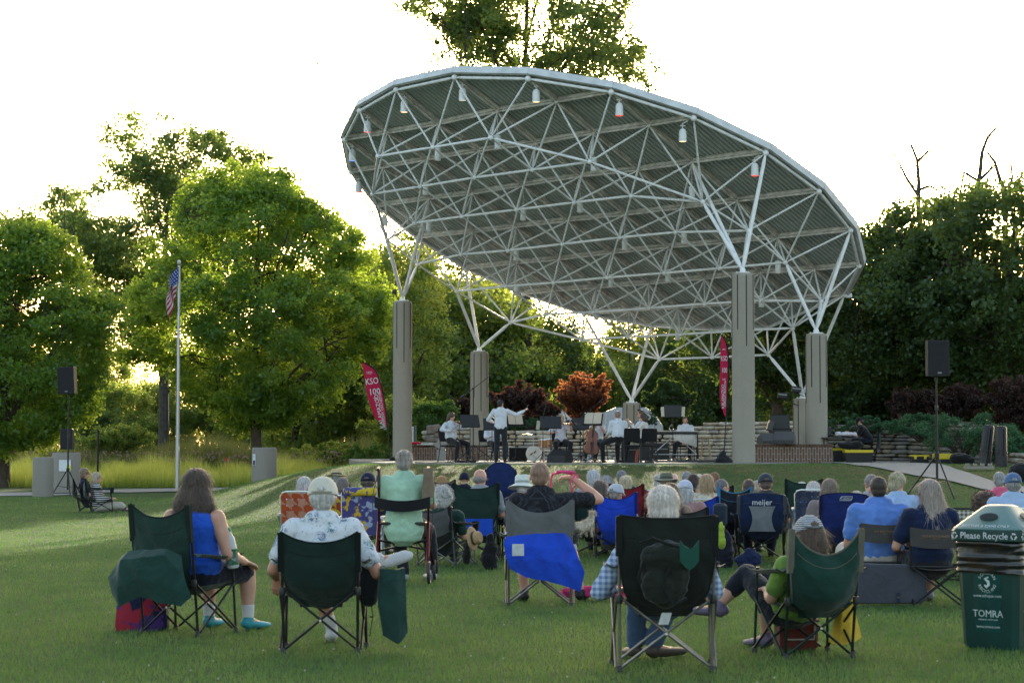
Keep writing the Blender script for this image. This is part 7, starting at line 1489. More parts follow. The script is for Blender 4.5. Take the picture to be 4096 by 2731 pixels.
for px, d, w_, h_, lab in ((2520, 59.5, .50, .42, 'black equipment case under the back of the shaved musician\'s chair'), (2635, 64, .52, .45, 'black instrument case standing left of the vibraphone'), (2620, 69, .9, .55, 'large black keyboard case behind the horn player')):
    t = thing('equipment_case', lab, 'case', (atx(px, d), d, SZ)); mb = MB(); mb.box((0, 0, h_ / 2), (w_, .34, h_), bev=.015); mb.build('case_body', BLK, t, False); mb = MB(); mb.path([(-.07, -.18, h_ * .6), (-.06, -.2, h_ * .65), (.06, -.2, h_ * .65), (.07, -.18, h_ * .6)], .01, 6); mb.build('handle', BLK, t); mb = MB(); mb.box((0, -.172, h_ * .8), (w_ * .96, .008, .02)); mb.build('trim', M_GRYM, t)
# vibraphone
t = thing('vibraphone', 'vibraphone with bright resonator tubes on a wheeled black frame', 'vibraphone', (atx(2700, 63.5), 63.5, SZ)); L = 1.30
mb = MB(); mb.box((0, -.18, .82), (L, .04, .07)); mb.build('front_rail', BLK, t); mb = MB(); mb.box((0, .28, .82), (L, .04, .07)); mb.build('rear_rail', BLK, t)
for k in range(24): mb = MB(); x = -L / 2 + .06 + k * (L - .12) / 23; mb.box((x, .05, .865), (.036, .40 - .006 * k, .012)); mb.build('tone_bar', M_GRYM, t)
for k in range(20): x = -.05 + k * .035; mb = MB(); mb.tube((x, -.12, .78), (x, -.12, .78 - .10 - .26 * (k / 19) ** .7), .015, n=10); mb.build('resonator_tube', M_ALU, t)
for sx in (-1, 1): mb = MB(); mb.path([(sx * .66, -.18, .06), (sx * .64, -.18, .80), (sx * .64, .28, .80), (sx * .66, .28, .06)], .02); mb.build('end_frame', BLK, t); mb = MB(); mb.lathe((sx * .66, -.18, .0), [(.02, 0), (.035, .02), (.035, .05), (.02, .07)], 12); mb.build('castor', M_ALU, t)
mb = MB(); mb.tube((-.64, .05, .2), (.0, .05, .78), .012); mb.tube((.64, .05, .2), (.0, .05, .78), .012); mb.tube((-.64, .05, .2), (.64, .05, .2), .012); mb.build('brace', M_ALU, t)
t = thing('triangle_instrument', 'steel triangle hanging beside the tall music stand', 'triangle', (atx(2686, 61.2), 61.2, SZ + .98)); mb = MB(); mb.path([(-.075, 0, -.07), (.075, 0, -.07), (0, 0, .07), (-.06, 0, -.045)], .006, 7); mb.build('bar', M_ALU, t); mb = MB(); mb.tube((0, 0, .07), (0, 0, .16), .003, n=5); mb.build('cord', BLK, t)
# wooden stool
WOOD = plain('pale_wood', (.42, .29, .15), .55, 0, .25, 9, .1, .002)
t = thing('wooden_stool', 'pale wooden bar stool standing before the stone wall', 'stool', (atx(2823, 66.5), 66.5, SZ)); mb = MB(); mb.lathe((0, 0, .70), [(.15, 0), (.17, .01), (.17, .03), (.15, .04)], 22); mb.build('seat', WOOD, t)
for k in range(4):
    a = PI / 4 + k * PI / 2; p0 = V((.12 * math.cos(a), .12 * math.sin(a), .71)); p1 = V((.22 * math.cos(a), .22 * math.sin(a), 0)); mb = MB(); mb.tube(p0, p1, .018, .014); mb.build('leg', WOOD, t); a2 = a + PI / 2; f = .35 + .12 * (k % 2); q0 = p1.lerp(p0, f); q1 = V((.22 * math.cos(a2), .22 * math.sin(a2), 0)).lerp(V((.12 * math.cos(a2), .12 * math.sin(a2), .71)), f); mb = MB(); mb.tube(q0, q1, .010); mb.build('rung', WOOD, t)
mb = MB(); mb.tube((0, 0, .06), (.03, 0, .36), .035); mb.tube((.03, 0, .36), (.034, 0, .42), .015); o = mb.build('rolled_banner', plastic((.55, .10, .05))); o.location = (atx(2545, 58.2), 58.2, SZ - .05); tag(o, 'orange red tube leaning behind the nearest orchestra chair', 'tube')
mb = MB(); mb.lathe((0, 0, 0), [(.03, 0), (.033, .01), (.033, .12), (.012, .16), (.012, .19)], 12); o = mb.build('water_bottle', plastic((.55, .62, .72), .15)); o.location = (atx(2352, 60.2), 60.2, SZ); tag(o, 'clear water bottle standing on the stage below the cello', 'bottle')
mb = MB(); pts = [(atx(1660 + 42 * k, 56.3), 56.25 + .25 * math.sin(k * 1.7), SZ + .012) for k in range(30)]; mb.path(pts, .010, 6); tag(mb.build('stage_cable', BLK), 'long black cable winding along the front edge of the stage', 'cable')
mb = MB(); mb.box((0, 0, .03), (1.75, .12, .05), bev=.012); o = mb.build('cable_ramp', plastic((.03, .03, .035))); o.location = (atx(2745, 60.5), 60.5, SZ); tag(o, 'long low cable ramp on the stage right of the chairs', 'cable ramp')
mb = MB(); mb.box((0, 0, .03), (.25, .15, .06), bev=.01); o = mb.build('stage_box', BLK); o.location = (atx(2598, 56.2), 56.2, SZ); tag(o, 'flat black stage box at the front edge of the stage', 'box')
# gear on the brick walls
t = thing('open_road_case', 'black open road case stacked on the right brick wall', 'case', (atx(3122, 61.2), 61.2, 1.46)); mb = MB(); mb.box((0, 0, .22), (.62, .4, .42), bev=.02); mb.build('case_body', BLK, t, False); mb = MB(); mb.box((0, .15, .62), (.56, .12, .44), Matrix.Rotation(-.15, 3, 'X'), bev=.03); mb.build('lid', BLK, t, False); mb = MB(); mb.box((-.28, -.02, .52), (.16, .4, .30), Matrix.Rotation(.35, 3, 'Y'), bev=.02); mb.build('flap', plastic((.05, .05, .055)), t)
wedge('grey wedge speaker lying at the left on the right brick wall', atx(3070, 59.6), 59.6, 160, 1.47, .85, (.07, .07, .072)); wedge('grey wedge speaker lying at the right on the right brick wall', atx(3140, 59.6), 59.6, 195, 1.47, 1.0, (.08, .08, .082))
mb = MB(); mb.box((0, 0, .03), (.5, .3, .05)); o = mb.build('white_box', plastic((.55, .57, .58))); o.location = (atx(1700, 70.2), 70.2, 1.455); tag(o, 'flat white box lying on the left brick wall', 'box')
mb = MB(); mb.limb([(V((-.15, 0, .06)), .06, .05), (V((.15, 0, .06)), .07, .05)]); o = mb.build('red_bundle', fabric((.42, .01, .03))); o.location = (atx(1662, 70.1), 70.1, 1.45); tag(o, 'red cloth bundle lying on the left brick wall beside the column', 'cloth')
for px, d, w_ in ((1653, 71.0, .07), (1659, 71.2, .07)): pass
t = thing('banner_case', 'white and dark upright panels leaning behind the front left column', 'panel', (atx(1655, 71.0), 71.0, 1.40)); mb = MB(); mb.box((-.03, 0, .33), (.05, .05, .66)); mb.build('pale_panel', plastic((.5, .52, .55)), t); mb = MB(); mb.box((.05, .03, .35), (.08, .05, .7)); mb.build('dark_panel', plastic((.08, .10, .10)), t)
t = thing('speaker_cabinet', 'grey box speaker leaning beside the chair of the left violinist', 'speaker', (atx(1765, 66), 66, SZ)); mb = MB(); mb.box((0, 0, .50), (.30, .26, .30), Matrix.Rotation(.5, 3, 'Y'), bev=.01); mb.box((0, 0, .17), (.26, .24, .34), bev=.01); mb.build('cabinet', plastic((.22, .21, .20)), t)
# lamps fixed at the rear right column
for i, (px, py) in enumerate([(3185, 1558), (3130, 1582)]):
    p = at(px, py, 67.0); t = thing('flood_light', ['flat black flood light beside the top of the rear right column', 'lower flat black flood light left of the rear right column'][i], 'flood light', tuple(p)); mb = MB(); mb.box((0, 0, 0), (.30, .16, .20), Matrix.Rotation(.1, 3, 'Y'), bev=.03); mb.build('lamp_housing', BLK, t); mb = MB(); mb.box((0, -.085, .03), (.26, .01, .03), Matrix.Rotation(.1, 3, 'Y')); mb.build('lens', plastic((.3, .32, .34), .3), t); mb = MB(); mb.path([(.0, 0, -.09), (.12, .02, -.16), (.26 if i == 0 else .5, .1, -.2 - .1 * i)], .015, 6); mb.build('bracket', BLK, t)
p = at(1578, 1168, 69.2); t = thing('security_camera', 'small black flood light on top of the front left column', 'flood light', tuple(p)); mb = MB(); mb.box((0, 0, 0), (.16, .12, .12), Matrix.Rotation(.2, 3, 'Y'), bev=.02); mb.build('lamp_housing', BLK, t); mb = MB(); mb.path([(0, 0, -.05), (.06, 0, -.10), (.10, 0, -.16)], .018, 6); mb.build('bracket', BLK, t)
p = on_plane(3395, 1183, TOP_H + .1); t = thing('white_fixture', 'white box light fixed outside the right rim of the canopy', 'flood light', tuple(p + V((0, -.05, 0)))); mb = MB(); mb.box((0, 0, 0), (.17, .12, .13), Matrix.Rotation(-.1, 3, 'Y'), bev=.01); mb.build('lamp_housing', M_LAMPW, t); mb = MB(); mb.tube((-.08, 0, 0), (-.2, .05, .0), .015); mb.build('bracket', M_GTUBE, t)
# ------------------------------------------------------------------ banners, speakers, flagpole, sound table, cases, bin

RED = fabric((.42, .012, .055), 'banner', .35); PW = plain('print_white', (.62, .64, .68), .7)
def feather(label, base, pole_px, edge_px, k, org, letters, bagged):
    """pole and free edge of the sail, measured in metres from its foot"""
    t = thing('feather_banner', label, 'banner', tuple(base), 0, 'tall red feather banners beside the stage')
    def cv(L): return [V(((x - org[0]) / k, 0, (org[1] - y) / k)) for x, y in L]
    PP = cv(pole_px); EE = cv(edge_px)
    def along(L, a):
        q = a * (len(L) - 1); i = min(int(q), len(L) - 2); f = q - i
        p0 = L[max(i - 1, 0)]; p1 = L[i]; p2 = L[i + 1]; p3 = L[min(i + 2, len(L) - 1)]
        return .5 * ((2 * p1) + (p2 - p0) * f + (2 * p0 - 5 * p1 + 4 * p2 - p3) * f * f + (3 * p1 - p0 - 3 * p2 + p3) * f ** 3)
    mb = MB(); mb.path([V((0, 0, 0))] + [along(PP, i / 24) for i in range(25)], [.016] + [.014 - .008 * i / 24 for i in range(25)], 7); mb.build('pole', M_BLKM, t)
    def fn(a, b): p = along(PP, a); e = along(EE, a); return p.lerp(e, b) + V((0, -.02 - .03 * math.sin(b * 3 + a * 9) * b, 0))
    mb = MB(); mb.sheet(fn, 34, 9, .004); mb.build('banner_cloth', RED, t); mb = MB(); mb.path([V(fn(i / 24, 0)) for i in range(25)], .020, 6); mb.build('pole_sleeve', BLKF, t)
    for txt, a, b, size, vert, sx, tl in letters:
        text_mesh(txt, size, PW, t, V(fn(a, b)) + V((0, -.035, 0)), Matrix.Rotation(R(tl) + (-PI / 2 if vert else 0), 4, 'Y') @ RX90, 'lettering', .001, sx)
    if bagged:
        mb = MB(); mb.lathe((0, 0, -.02), [(.26, 0), (.27, .05), (.20, .16), (.08, .36), (.02, .42)], 12); mb.ell((.0, -.05, .12), (.24, .16, .12)); mesh_obj('weight_bag', fuse(mb, .02, 3, .03, 6, 4), BLKF, t)
    return t
b0 = at(1562, 1862, 66.5)
feather('red feather banner leaning left of the front left column, white lettering', b0, [(1550, 1707), (1543, 1650), (1535, 1590), (1520, 1530), (1497, 1478), (1447, 1447)], [(1548, 1708), (1502, 1672), (1480, 1620), (1464, 1560), (1455, 1500), (1446, 1448)], 130.8, (1562, 1862),
    [('1921', .79, .50, .11, False, .9, -8), ('KSO', .665, .50, .27, False, .78, -8), ('100', .525, .50, .27, False, .88, -8), ('2021', .43, .46, .11, False, .9, -8), ('KALAMAZOO', .26, .50, .17, True, 1, -11), ('SYMPHONY ORCHESTRA', .25, .24, .105, True, 1, -9)], False)
t_ = thing('weight_bag', 'dark weight bag at the foot of the left feather banner', 'bag', tuple(b0)); mb = MB(); mb.ell((-.02, 0, .06), (.30, .2, .12)); mb.ell((.1, 0, .16), (.12, .1, .1)); mesh_obj('bag_body', fuse(mb, .02, 3, .03, 6, 5), BLKF, t_)
b1 = at(2893, 1862, 56.2)
feather('narrow red feather banner turned edge on beside the big front column', b1, [(2906, 1664), (2911, 1580), (2915, 1500), (2915, 1430), (2908, 1376), (2888, 1338)], [(2900, 1664), (2883, 1610), (2880, 1550), (2882, 1480), (2884, 1410), (2887, 1340)], 154.8, (2893, 1862),
    [('1921', .78, .5, .06, False, .8, 0), ('KSO', .66, .5, .19, False, .48, 0), ('100', .52, .5, .19, False, .52, 0), ('2021', .42, .5, .06, False, .8, 0), ('KALAMAZOO', .24, .62, .10, True, 1, 0), ('SYMPHONY ORCHESTRA', .24, .34, .06, True, 1, 0)], True)
# flagpole
x = atx(710, 74.0); t = thing('flagpole', 'tall grey metal flagpole with a white ball beside the left path', 'flagpole', (x, 74, 0)); H = at(710, 1055, 74).z
mb = MB(); mb.path([(0, 0, 0), (0, 0, H * .6), (0, 0, H)], [.072, .062, .040], 16); mb.build('pole', metal((.45, .46, .48), .4), t); mb = MB(); mb.ell((0, 0, H + .06), .068, n=16, k=10); mb.build('finial_ball', plastic((.6, .58, .55)), t)
mb = MB(); mb.lathe((0, 0, H - .06), [(.04, 0), (.085, .03), (.085, .045), (.03, .06)], 12); mb.build('truck', M_GRYM, t); mb = MB(); mb.tube((.05, -.05, 1.2), (.055, -.04, H - .05), .004, n=5); mb.build('halyard', plastic((.4, .4, .4)), t); mb = MB(); mb.box((.06, -.06, 1.35), (.03, .03, .14)); mb.build('cleat', M_ALU, t)
# the flag hangs limp; its stripes are strips of the cloth itself
Hf = H - .10; Lf = at(710, 1080, 74).z - at(710, 1288, 74).z; FW = 1.35
def flagp(s, v):      # s along the stripes 0..1 (hoist->fly), v across 0 top..1 bottom of hoist
    z = -v * .98 - s * .82 + .10 * s * math.sin(v * 3); x_ = -.045 - .26 * math.sin(min(1, s * 1.25) * PI * .55) * (.40 + .60 * math.sin(PI * min(1, .25 + v * .6))); y_ = -.05 - .11 * math.sin(s * 9 + v * 4) - .04 * math.sin(s * 19)
    x_ += .055 * math.sin(s * 9 + 1.2 + v * 3); return V((x_, y_, z))
t = thing('american_flag', 'american flag hanging limp from the flagpole', 'flag', (x, 74, Hf)); t.scale = (1.25, 1, 1.12); cr = fabric((.40, .015, .04), 'flag_red', .3); cw = fabric((.55, .54, .56), 'flag_white', .3); cb = fabric((.02, .05, .24), 'flag_blue', .3)
mb = MB(); ns = 40
for k in range(13):
    mb.mi = k % 2; v0 = k / 13; v1 = (k + 1) / 13; s0 = .38 if k < 7 else 0
    P = [[flagp(s0 + (1 - s0) * i / ns, v0 + (v1 - v0) * j / 2) for j in range(3)] for i in range(ns + 1)]; mb.grid(P, ns + 1, 3)
P = [[flagp(.38 * i / 14, 7 / 13 * j / 12) for j in range(13)] for i in range(15)]; mb.mi = 2; mb.grid(P, 15, 13); mb.build('flag_cloth', [cr, cw, cb], t, True, None)
mb = MB()
for i in range(6):
    for j in range(5):
        p = flagp(.38 * (i + .5) / 6, 7 / 13 * (j + .5) / 5); q = flagp(.38 * (i + .6) / 6, 7 / 13 * (j + .5) / 5); n_ = V((0, -1, 0)); st = []
        for a in range(10): rr_ = .026 if a % 2 == 0 else .011; st.append(p + V((rr_ * math.sin(a * PI / 5), -.012, rr_ * math.cos(a * PI / 5))))
        mb.add(st, [tuple(range(10))])
        mb.add([s_ + V((0, .024, 0)) for s_ in st], [tuple(range(10))[::-1]])
o = mb.build('star_pattern', cw, t, False)
# PA speakers on tripods
def pa(label, lab2, px, d, zc_py, w_, h_, yaw, tri, hub, foot=None):
    x = atx(px, d); g = G(x, d); ztop = at(px, zc_py, d).z - g - h_
    t = thing('speaker_tripod', label, 'speaker stand', (x, d, g), 0, 'tripod stands of the loudspeakers'); mb = MB(); mb.path([(0, 0, hub * .25), (0, 0, hub + .3), (.0, 0, ztop)], [.025, .025, .017], 10); mb.build('pole', M_BLKM, t)
    mb = MB(); mb.lathe((0, 0, hub - .04), [(.03, 0), (.05, .02), (.05, .10), (.03, .12)], 12); mb.build('hub', BLK, t); mb = MB(); mb.lathe((0, 0, hub + .9), [(.025, 0), (.033, .01), (.033, .10), (.022, .12)], 12); mb.build('collar', BLK, t)
    for k in range(3):
        a = -PI / 2 + k * 2 * PI / 3 + .35; mb = MB(); c_, s_ = math.cos(a), math.sin(a); gg = G(x + tri * c_, d + tri * s_) - g; mb.tube((.03 * c_, .03 * s_, hub), (tri * c_, tri * s_, gg + .015), .016); mb.build('leg', M_BLKM, t); mb = MB(); mb.tube((.02 * c_, .02 * s_, hub * .35), (tri * .62 * c_, tri * .62 * s_, hub * .39), .008); mb.build('strut', M_BLKM, t)
    s = thing('loudspeaker', lab2, 'speaker', (x, d, g + ztop), R(-yaw)); mb = MB(); mb.rings([[V((xx * w_ / 2, yy, zz)) for xx, yy in ((-1, .0 - .18), (1, -.18), (.72, .20), (-.72, .20))] for zz in (0, h_)]); mb.build('cabinet', plastic((.010, .010, .013), .55), s, False)
    mb = MB(); mb.box((0, -.186, h_ / 2), (w_ * .93, .012, h_ * .94), bev=.004); mb.build('grille', plastic((.012, .012, .016), .8), s, False); mb = MB(); mb.box((.0 + .03 * w_, -.196, h_ * .08), (.08, .006, .03)); mb.build('badge', plastic((.2, .21, .22)), s)
    mb = MB(); mb.lathe((0, 0, -.09), [(.028, 0), (.028, .09)], 10); mb.build('pole_socket', BLK, s); return s
s1 = pa('black speaker tripod standing on the left path by the two women', 'black loudspeaker raised high before the leftmost maple', 272, 61.5, 1467, .50, .76, 12, .48, .72); s1.rotation_euler[1] = R(-3)
s2 = pa('black speaker tripod on the grass at the right in front of the stone wall', 'tall black loudspeaker raised high at the right before the dark trees', 3748, 43.0, 1362, .435, .70, -6, .62, .80)
t = thing('loudspeaker', 'smaller black loudspeaker standing on the concrete pillar at the left', 'speaker', (atx(268, 66.4), 66.4, 1.32)); mb = MB(); mb.box((0, 0, .31), (.38, .34, .62), bev=.02); mb.build('cabinet', plastic((.010, .010, .013)), t, False); mb = MB(); mb.box((0, -.176, .31), (.34, .01, .57)); mb.build('grille', plastic((.015, .015, .018), .8), t)
t = thing('lamp_post', 'thin dark post standing in the tall grass right of the left speaker', 'post', (atx(391, 76), 76, 0)); mb = MB(); mb.tube((0, 0, 0), (0, 0, 1.95), .035); mb.build('post', M_BLKM, t); mb = MB(); mb.ell((0, 0, 1.96), .045); mb.build('cap', M_BLKM, t)
for k, px in enumerate((420, 0)):
    if k: break
    mb = MB(); mb.path([(atx(200 + 95 * i, 64 + .4 * math.sin(i)), 64.0 + .35 * math.sin(i * 1.3) + i * .45, .03) for i in range(12)], .013, 6); tag(mb.build('speaker_cable', BLK), 'black speaker cable lying along the edge of the left path', 'cable')
# sound table and operator on the right
tx = atx(3345, 61.2); gz_ = .92; t = thing('folding_table', 'dark folding table of the sound operator beside the right column', 'table', (tx + .05, 61.4, gz_), R(-3)); mb = MB(); mb.box((0.12, 0, .72), (1.15, .62, .035), bev=.008); mb.build('table_top', plastic((.035, .035, .04)), t, False)
for sx in (-.38, .62):
    for sy in (-.24, .24): mb = MB(); mb.tube((sx, sy, 0), (sx, sy, .71), .016); mb.build('leg', M_BLKM, t)
mb = MB(); mb.tube((-.38, -.24, .12), (-.38, .24, .12), .012); mb.build('leg_bar', M_BLKM, t)
tm, im = person(3438, 1668, 62.2, 'sound operator in black with a black cap bending over the table', yaw=-78, gz=gz_, shirt=(.008, .008, .010), pants=(.012, .014, .025), hair='short', hcol=(.03, .02, .015), hat=('cap', (.008, .008, .010)), lean=-30, legs='long', hpitch=38, sleeve='short', J={'El': lambda j: j['Sl'] + V((0, .14, -.22)), 'Wl': lambda j: j['Sl'] + V((.05, .34, -.12)), 'Er': lambda j: j['Sr'] + V((0, .14, -.22)), 'Wr': lambda j: j['Sr'] + V((-.05, .34, -.14))}, voxel=.013)
camp_chair('dark green camp chair under the sound operator', im['root'].x, im['root'].y, -78, sh=.42, bh=.86, cloth=(.010, .03, .028), z=gz_, dep=.42)
mb = MB(); [mb.ell((random.uniform(-.22, .25), random.uniform(-.1, .1), .04 + random.uniform(0, .06)), (random.uniform(.08, .14), .09, random.uniform(.04, .07))) for _ in range(9)]; o = mesh_obj('white_jacket', fuse(mb, .012, 2, .02, 12, 2), pat_mat('jacket_cloth', blotch((.55, .54, .58), (.50, .30, .28), (.45, .42, .15), 7, .62))); o.location = (tx + .28, 61.3, gz_ + .74); tag(o, 'crumpled white jacket lying on the sound table', 'jacket')
t = thing('mixer_case', 'small black mixer case standing at the left end of the sound table', 'case', (tx - .30, 61.55, gz_ + .74)); mb = MB(); mb.box((0, 0, .16), (.42, .25, .30), bev=.04); mb.build('case_body', BLK, t); mb = MB(); mb.box((0, -.128, .10), (.16, .01, .05)); mb.build('label_plate', plastic((.4, .42, .44)), t)
YEL = plastic((.62, .47, .02), .5)
def toolbox(label, px, d, w_, h_, dep_, z, lidh, lab_lat=True, yaw=0, frac=1):
    t = thing('tool_box', label, 'tool box', (atx(px, d), d, z), R(yaw), 'black and yellow tool boxes by the right stone wall'); mb = MB(); mb.rings([[V((xx * w_ / 2 * k, yy * dep_ / 2 * k, zz)) for xx, yy in ((-1, -1), (1, -1), (1, 1), (-1, 1))] for k, zz in ((.90, 0), (1, h_ - lidh))]); mb.build('box_body', BLK, t, False)
    mb = MB(); mb.box((0, 0, h_ - lidh / 2 + .004), (w_ * 1.04, dep_ * 1.06, lidh), bev=.012); mb.build('lid', YEL, t, False)
    if lab_lat:
        for sx in (-.28, .28): mb = MB(); mb.box((sx * w_, -dep_ / 2 - .018, h_ - lidh - .02), (.07, .02, .09), bev=.004); mb.build('latch', YEL, t)
    return t
toolbox('large black storage tote with a yellow lid under the sound table', 3432, 60.4, .76, .42, .45, .88, .08, False)
toolbox('second black tote with a yellow lid half hidden under the sound table', 3370, 61.6, .60, .45, .45, .90, .07, False)
t = thing('storage_bag', 'black bag lying on the totes under the sound table', 'bag', (atx(3405, 60.8), 60.9, 1.33)); mb = MB(); mb.ell((0, 0, .10), (.38, .18, .11)); mb.ell((.15, 0, .13), (.2, .16, .1)); mesh_obj('bag_body', fuse(mb, .02, 3, .03, 6, 9), BLKF, t)
toolbox('small black tool box with yellow latches against the stone wall', 3677, 59.5, .48, .28, .3, .88, .04)
toolbox('black tote with a deep yellow lid left of the right speaker tripod', 3775, 58.5, .53, .40, .35, .80, .15, False)
mb = MB(); mb.ell((0, 0, .15), (.30, .2, .16)); mb.ell((.15, 0, .1), (.25, .2, .1)); o = mesh_obj('duffel_bag', fuse(mb, .02, 3, .03, 6, 11), BLKF); o.location = (atx(3840, 57), 57, G(atx(3840, 57), 57)); tag(o, 'black duffel bag lying right of the deep yellow lidded tote', 'bag')
for i, (px, top, bot, d, w_, lean_) in enumerate([(3950, 1697, 1862, 53.5, .30, .12), (4018, 1703, 1870, 53.0, .30, .0)]):
    pb = at(px - 12, bot, d); hh = at(px, top, d).z - pb.z; t = thing('stand_case', ['left tall black upright case leaning before the stone wall', 'right tall black upright case standing before the stone wall'][i], 'case', (pb.x, d, pb.z)); t.rotation_euler = (0, lean_, 0); mb = MB(); mb.lathe((0, 0, 0), [(w_ * .42, 0), (w_ * .5, .03), (w_ * .5, hh * .33), (w_ * .54, hh * .34), (w_ * .54, hh * .38), (w_ * .48, hh * .39), (w_ * .48, hh * .94), (w_ * .40, hh * .99), (w_ * .2, hh)], 8); mb.build('case_body', plastic((.016, .017, .022)), t, True, 30)
    mb = MB(); [mb.box((sx * w_ * .30, -w_ * .42, hh * .55), (.03, .05, hh * .7)) for sx in (-1, 1)]; o = MB(); o.box((-w_ * .2, -w_ * .46, hh * .6), (.035, .03, hh * .66)); o.build('rib', plastic((.03, .03, .036)), t); o = MB(); o.box((w_ * .2, -w_ * .46, hh * .6), (.035, .03, hh * .66)); o.build('rib', plastic((.03, .03, .036)), t); o = MB(); o.path([(-.05, 0, hh), (-.04, 0, hh + .05), (.04, 0, hh + .05), (.05, 0, hh)], .014, 6); o.build('handle', BLK, t)
t = thing('light_bar_case', 'low frame with a row of silver studio lamps lying on the grass at the right', 'lamp bar', (*gp(3915, 50.8), G(*gp(3915, 50.8))), R(-10)); mb = MB(); mb.box((0, 0, .07), (.70, .22, .06)); mb.build('base', M_GRYM, t)
for k in range(4): mb = MB(); mb.box((-.26 + .17 * k, -.06, .13), (.11, .08, .08), bev=.015); mb.build('lamp_head', M_GRYM, t)
t = thing('black_case', 'black bag at the right edge beyond the man in the denim cap', 'bag', (*gp(4085, 47), G(*gp(4085, 47)))); mb = MB(); mb.ell((0, 0, .2), (.28, .22, .22)); mesh_obj('bag_body', fuse(mb, .02, 3, .03, 6, 12), BLKF, t)
# vehicle and white boards behind the stage
vx = atx(2520, 84); t = thing('parked_van', 'white van parked behind the stage, mostly hidden by the wall and bushes', 'van', (vx, 84, 1.05)); prof_ = [(-1.02, .35), (-1.04, 1.2), (-.95, 1.72), (-.6, 1.86), (.55, 1.86), (.85, 1.70), (1.22, 1.15), (1.26, .35)]
mb = MB(); mb.rings([[V((x_ * k, y, z)) for x_, z in prof_] for y, k in ((-1.0, .96), (-.9, 1), (2.2, 1), (2.3, .97))]); mb.build('body', plastic((.62, .66, .72), .3), t, True, 25)
for x0, x1 in ((-.85, -.15), (-.05, .62)): mb = MB(); mb.box(((x0 + x1) / 2, -1.005, 1.0), (x1 - x0, .02, .5), bev=.02); mb.build('window', plastic((.03, .035, .04), .15), t)
for sx in (-.7, .85):
    mb = MB(); mb.lathe((sx, -.95, .33), [(.001, -.02), (.33, -.02), (.33, .18), (.001, .18)], 20, Matrix.Rotation(-PI / 2, 3, 'X')); mb.build('wheel', BLK, t)
for i, (pts, lab) in enumerate([([(2205, 1660), (2252, 1640), (2290, 1680), (2280, 1712), (2208, 1712)], 'large white sign board tilted behind the woman violinist'), ([(2157, 1680), (2176, 1673), (2180, 1690), (2160, 1690)], 'small white board corner showing left of the tilted sign')]):
    P = [at(px, py, 78.9 + i * .2) for px, py in pts]; o3 = P[-1]; mb = MB(); mb.rings([[p - o3 for p in P], [p - o3 + V((0, .04, 0)) for p in P]]); t = thing('sign_board', lab, 'sign', tuple(o3)); mb.build('board', plastic((.60, .63, .68), .5), t, False); mb = MB(); mb.tube((.1, .06, 0), (.1, .06, -1.0), .02); mb.build('post', M_GRYM, t)
    if i == 0: text_mesh('PARK', .17, plain('sign_ink', (.18, .19, .22), .7), t, (at(2236, 1672, 78.9) - o3) + V((0, -.012, 0)), Matrix.Rotation(R(-28), 4, 'Y') @ RX90, 'lettering')
# a bird high in the white sky
p = at(1268, 256, 60); t = thing('flying_bird', 'small dark bird flying in the white sky left of the canopy', 'bird', tuple(p)); mb = MB(); mb.limb([(V((-.07, 0, .01)), .008, .008), (V((-.02, 0, 0)), .022, .022), (V((.04, 0, 0)), .018, .018), (V((.065, 0, .005)), .010, .010)], None, 10)
mb.add([V((.03, 0, .01)), V((-.02, 0, .01)), V((-.05, -.08, .03)), V((-.01, -.16, -.02)), V((.03, -.09, .03))], [(0, 1, 2, 3, 4)]); mb.add([V((.03, 0, .01)), V((-.02, 0, .01)), V((-.05, .08, .03)), V((-.01, .16, -.05)), V((.03, .09, .03))], [(4, 3, 2, 1, 0)]); mb.add([V((-.06, .0, .01)), V((-.12, .02, -.02)), V((-.12, -.02, -.02))], [(0, 1, 2)])
mb.build('body', plastic((.03, .03, .03)), t)
# ------------------------------------------------------------------ recycling bin
GRN = plain('bin_green', (.006, .042, .036), .42, 0, .25, 6, .1, .004); LID = plain('bin_lid_sky_sheen', (.11, .20, .19), .4, 0, .12, 6, .1, .004); BAG = plain('black_bag', (.008, .008, .010), .22, 0, .2, 10, .3, .004, .6)  # lid paler than the body: the sky's reflection is put into its colour
bx_ = 3.256; t = thing('recycling_bin', 'dark green recycling bin with pyramid lid coloured pale by sky reflection and black liner', 'recycling bin', (bx_ + .04, 14.71, 0), R(-38)); t.scale = (.95, .95, 1); hw = .255
def sq(h, z, r_=.04): return [V((x_ * h - (r_ if k else 0) * sx_, y_ * h - (0 if k else r_) * sy_, z)) for (x_, y_, sx_, sy_) in ((1, 1, 1, 1), (-1, 1, -1, 1), (-1, -1, -1, -1), (1, -1, 1, -1)) for k in ((0, 1) if (x_ * y_ > 0) else (1, 0))]
mb = MB(); mb.rings([sq(.205, 0), sq(.21, .03), sq(.235, .62)]); mb.build('bin_body', GRN, t, True, 30)
mb = MB(); n = 14; rs = []
for i in range(n):
    z = .50 + .22 * i / (n - 1); base = sq(.243 + .006 * math.sin(i * 2.3), z, .035); rs.append([p + V((noise.noise(p * 14 + V((0, 0, i))) * .014, noise.noise(p * 12 + V((4, 0, i))) * .014, noise.noise(p * 5) * .01)) for p in base])
def dens(r): 
    out = []
    for a, b in zip(r, r[1:] + r[:1]):
        m_ = 7 if (b - a).length > .1 else 1
        for q in range(m_): p = a.lerp(b, q / m_); out.append(p + V((noise.noise(V((p.x * 9, p.y * 9, p.z * 42))) * .012, noise.noise(V((p.y * 9, p.x * 9, p.z * 38 + 7))) * .012, 0)))
    return out
mb.rings([dens(r) for r in rs], cap=False); mb.build('bag_liner', BAG, t, True, None)
mb = MB(); mb.rings([sq(.262, .715), sq(.270, .722), sq(.270, .785), sq(.262, .795)]); mb.build('lid_band', GRN, t, True, 30)
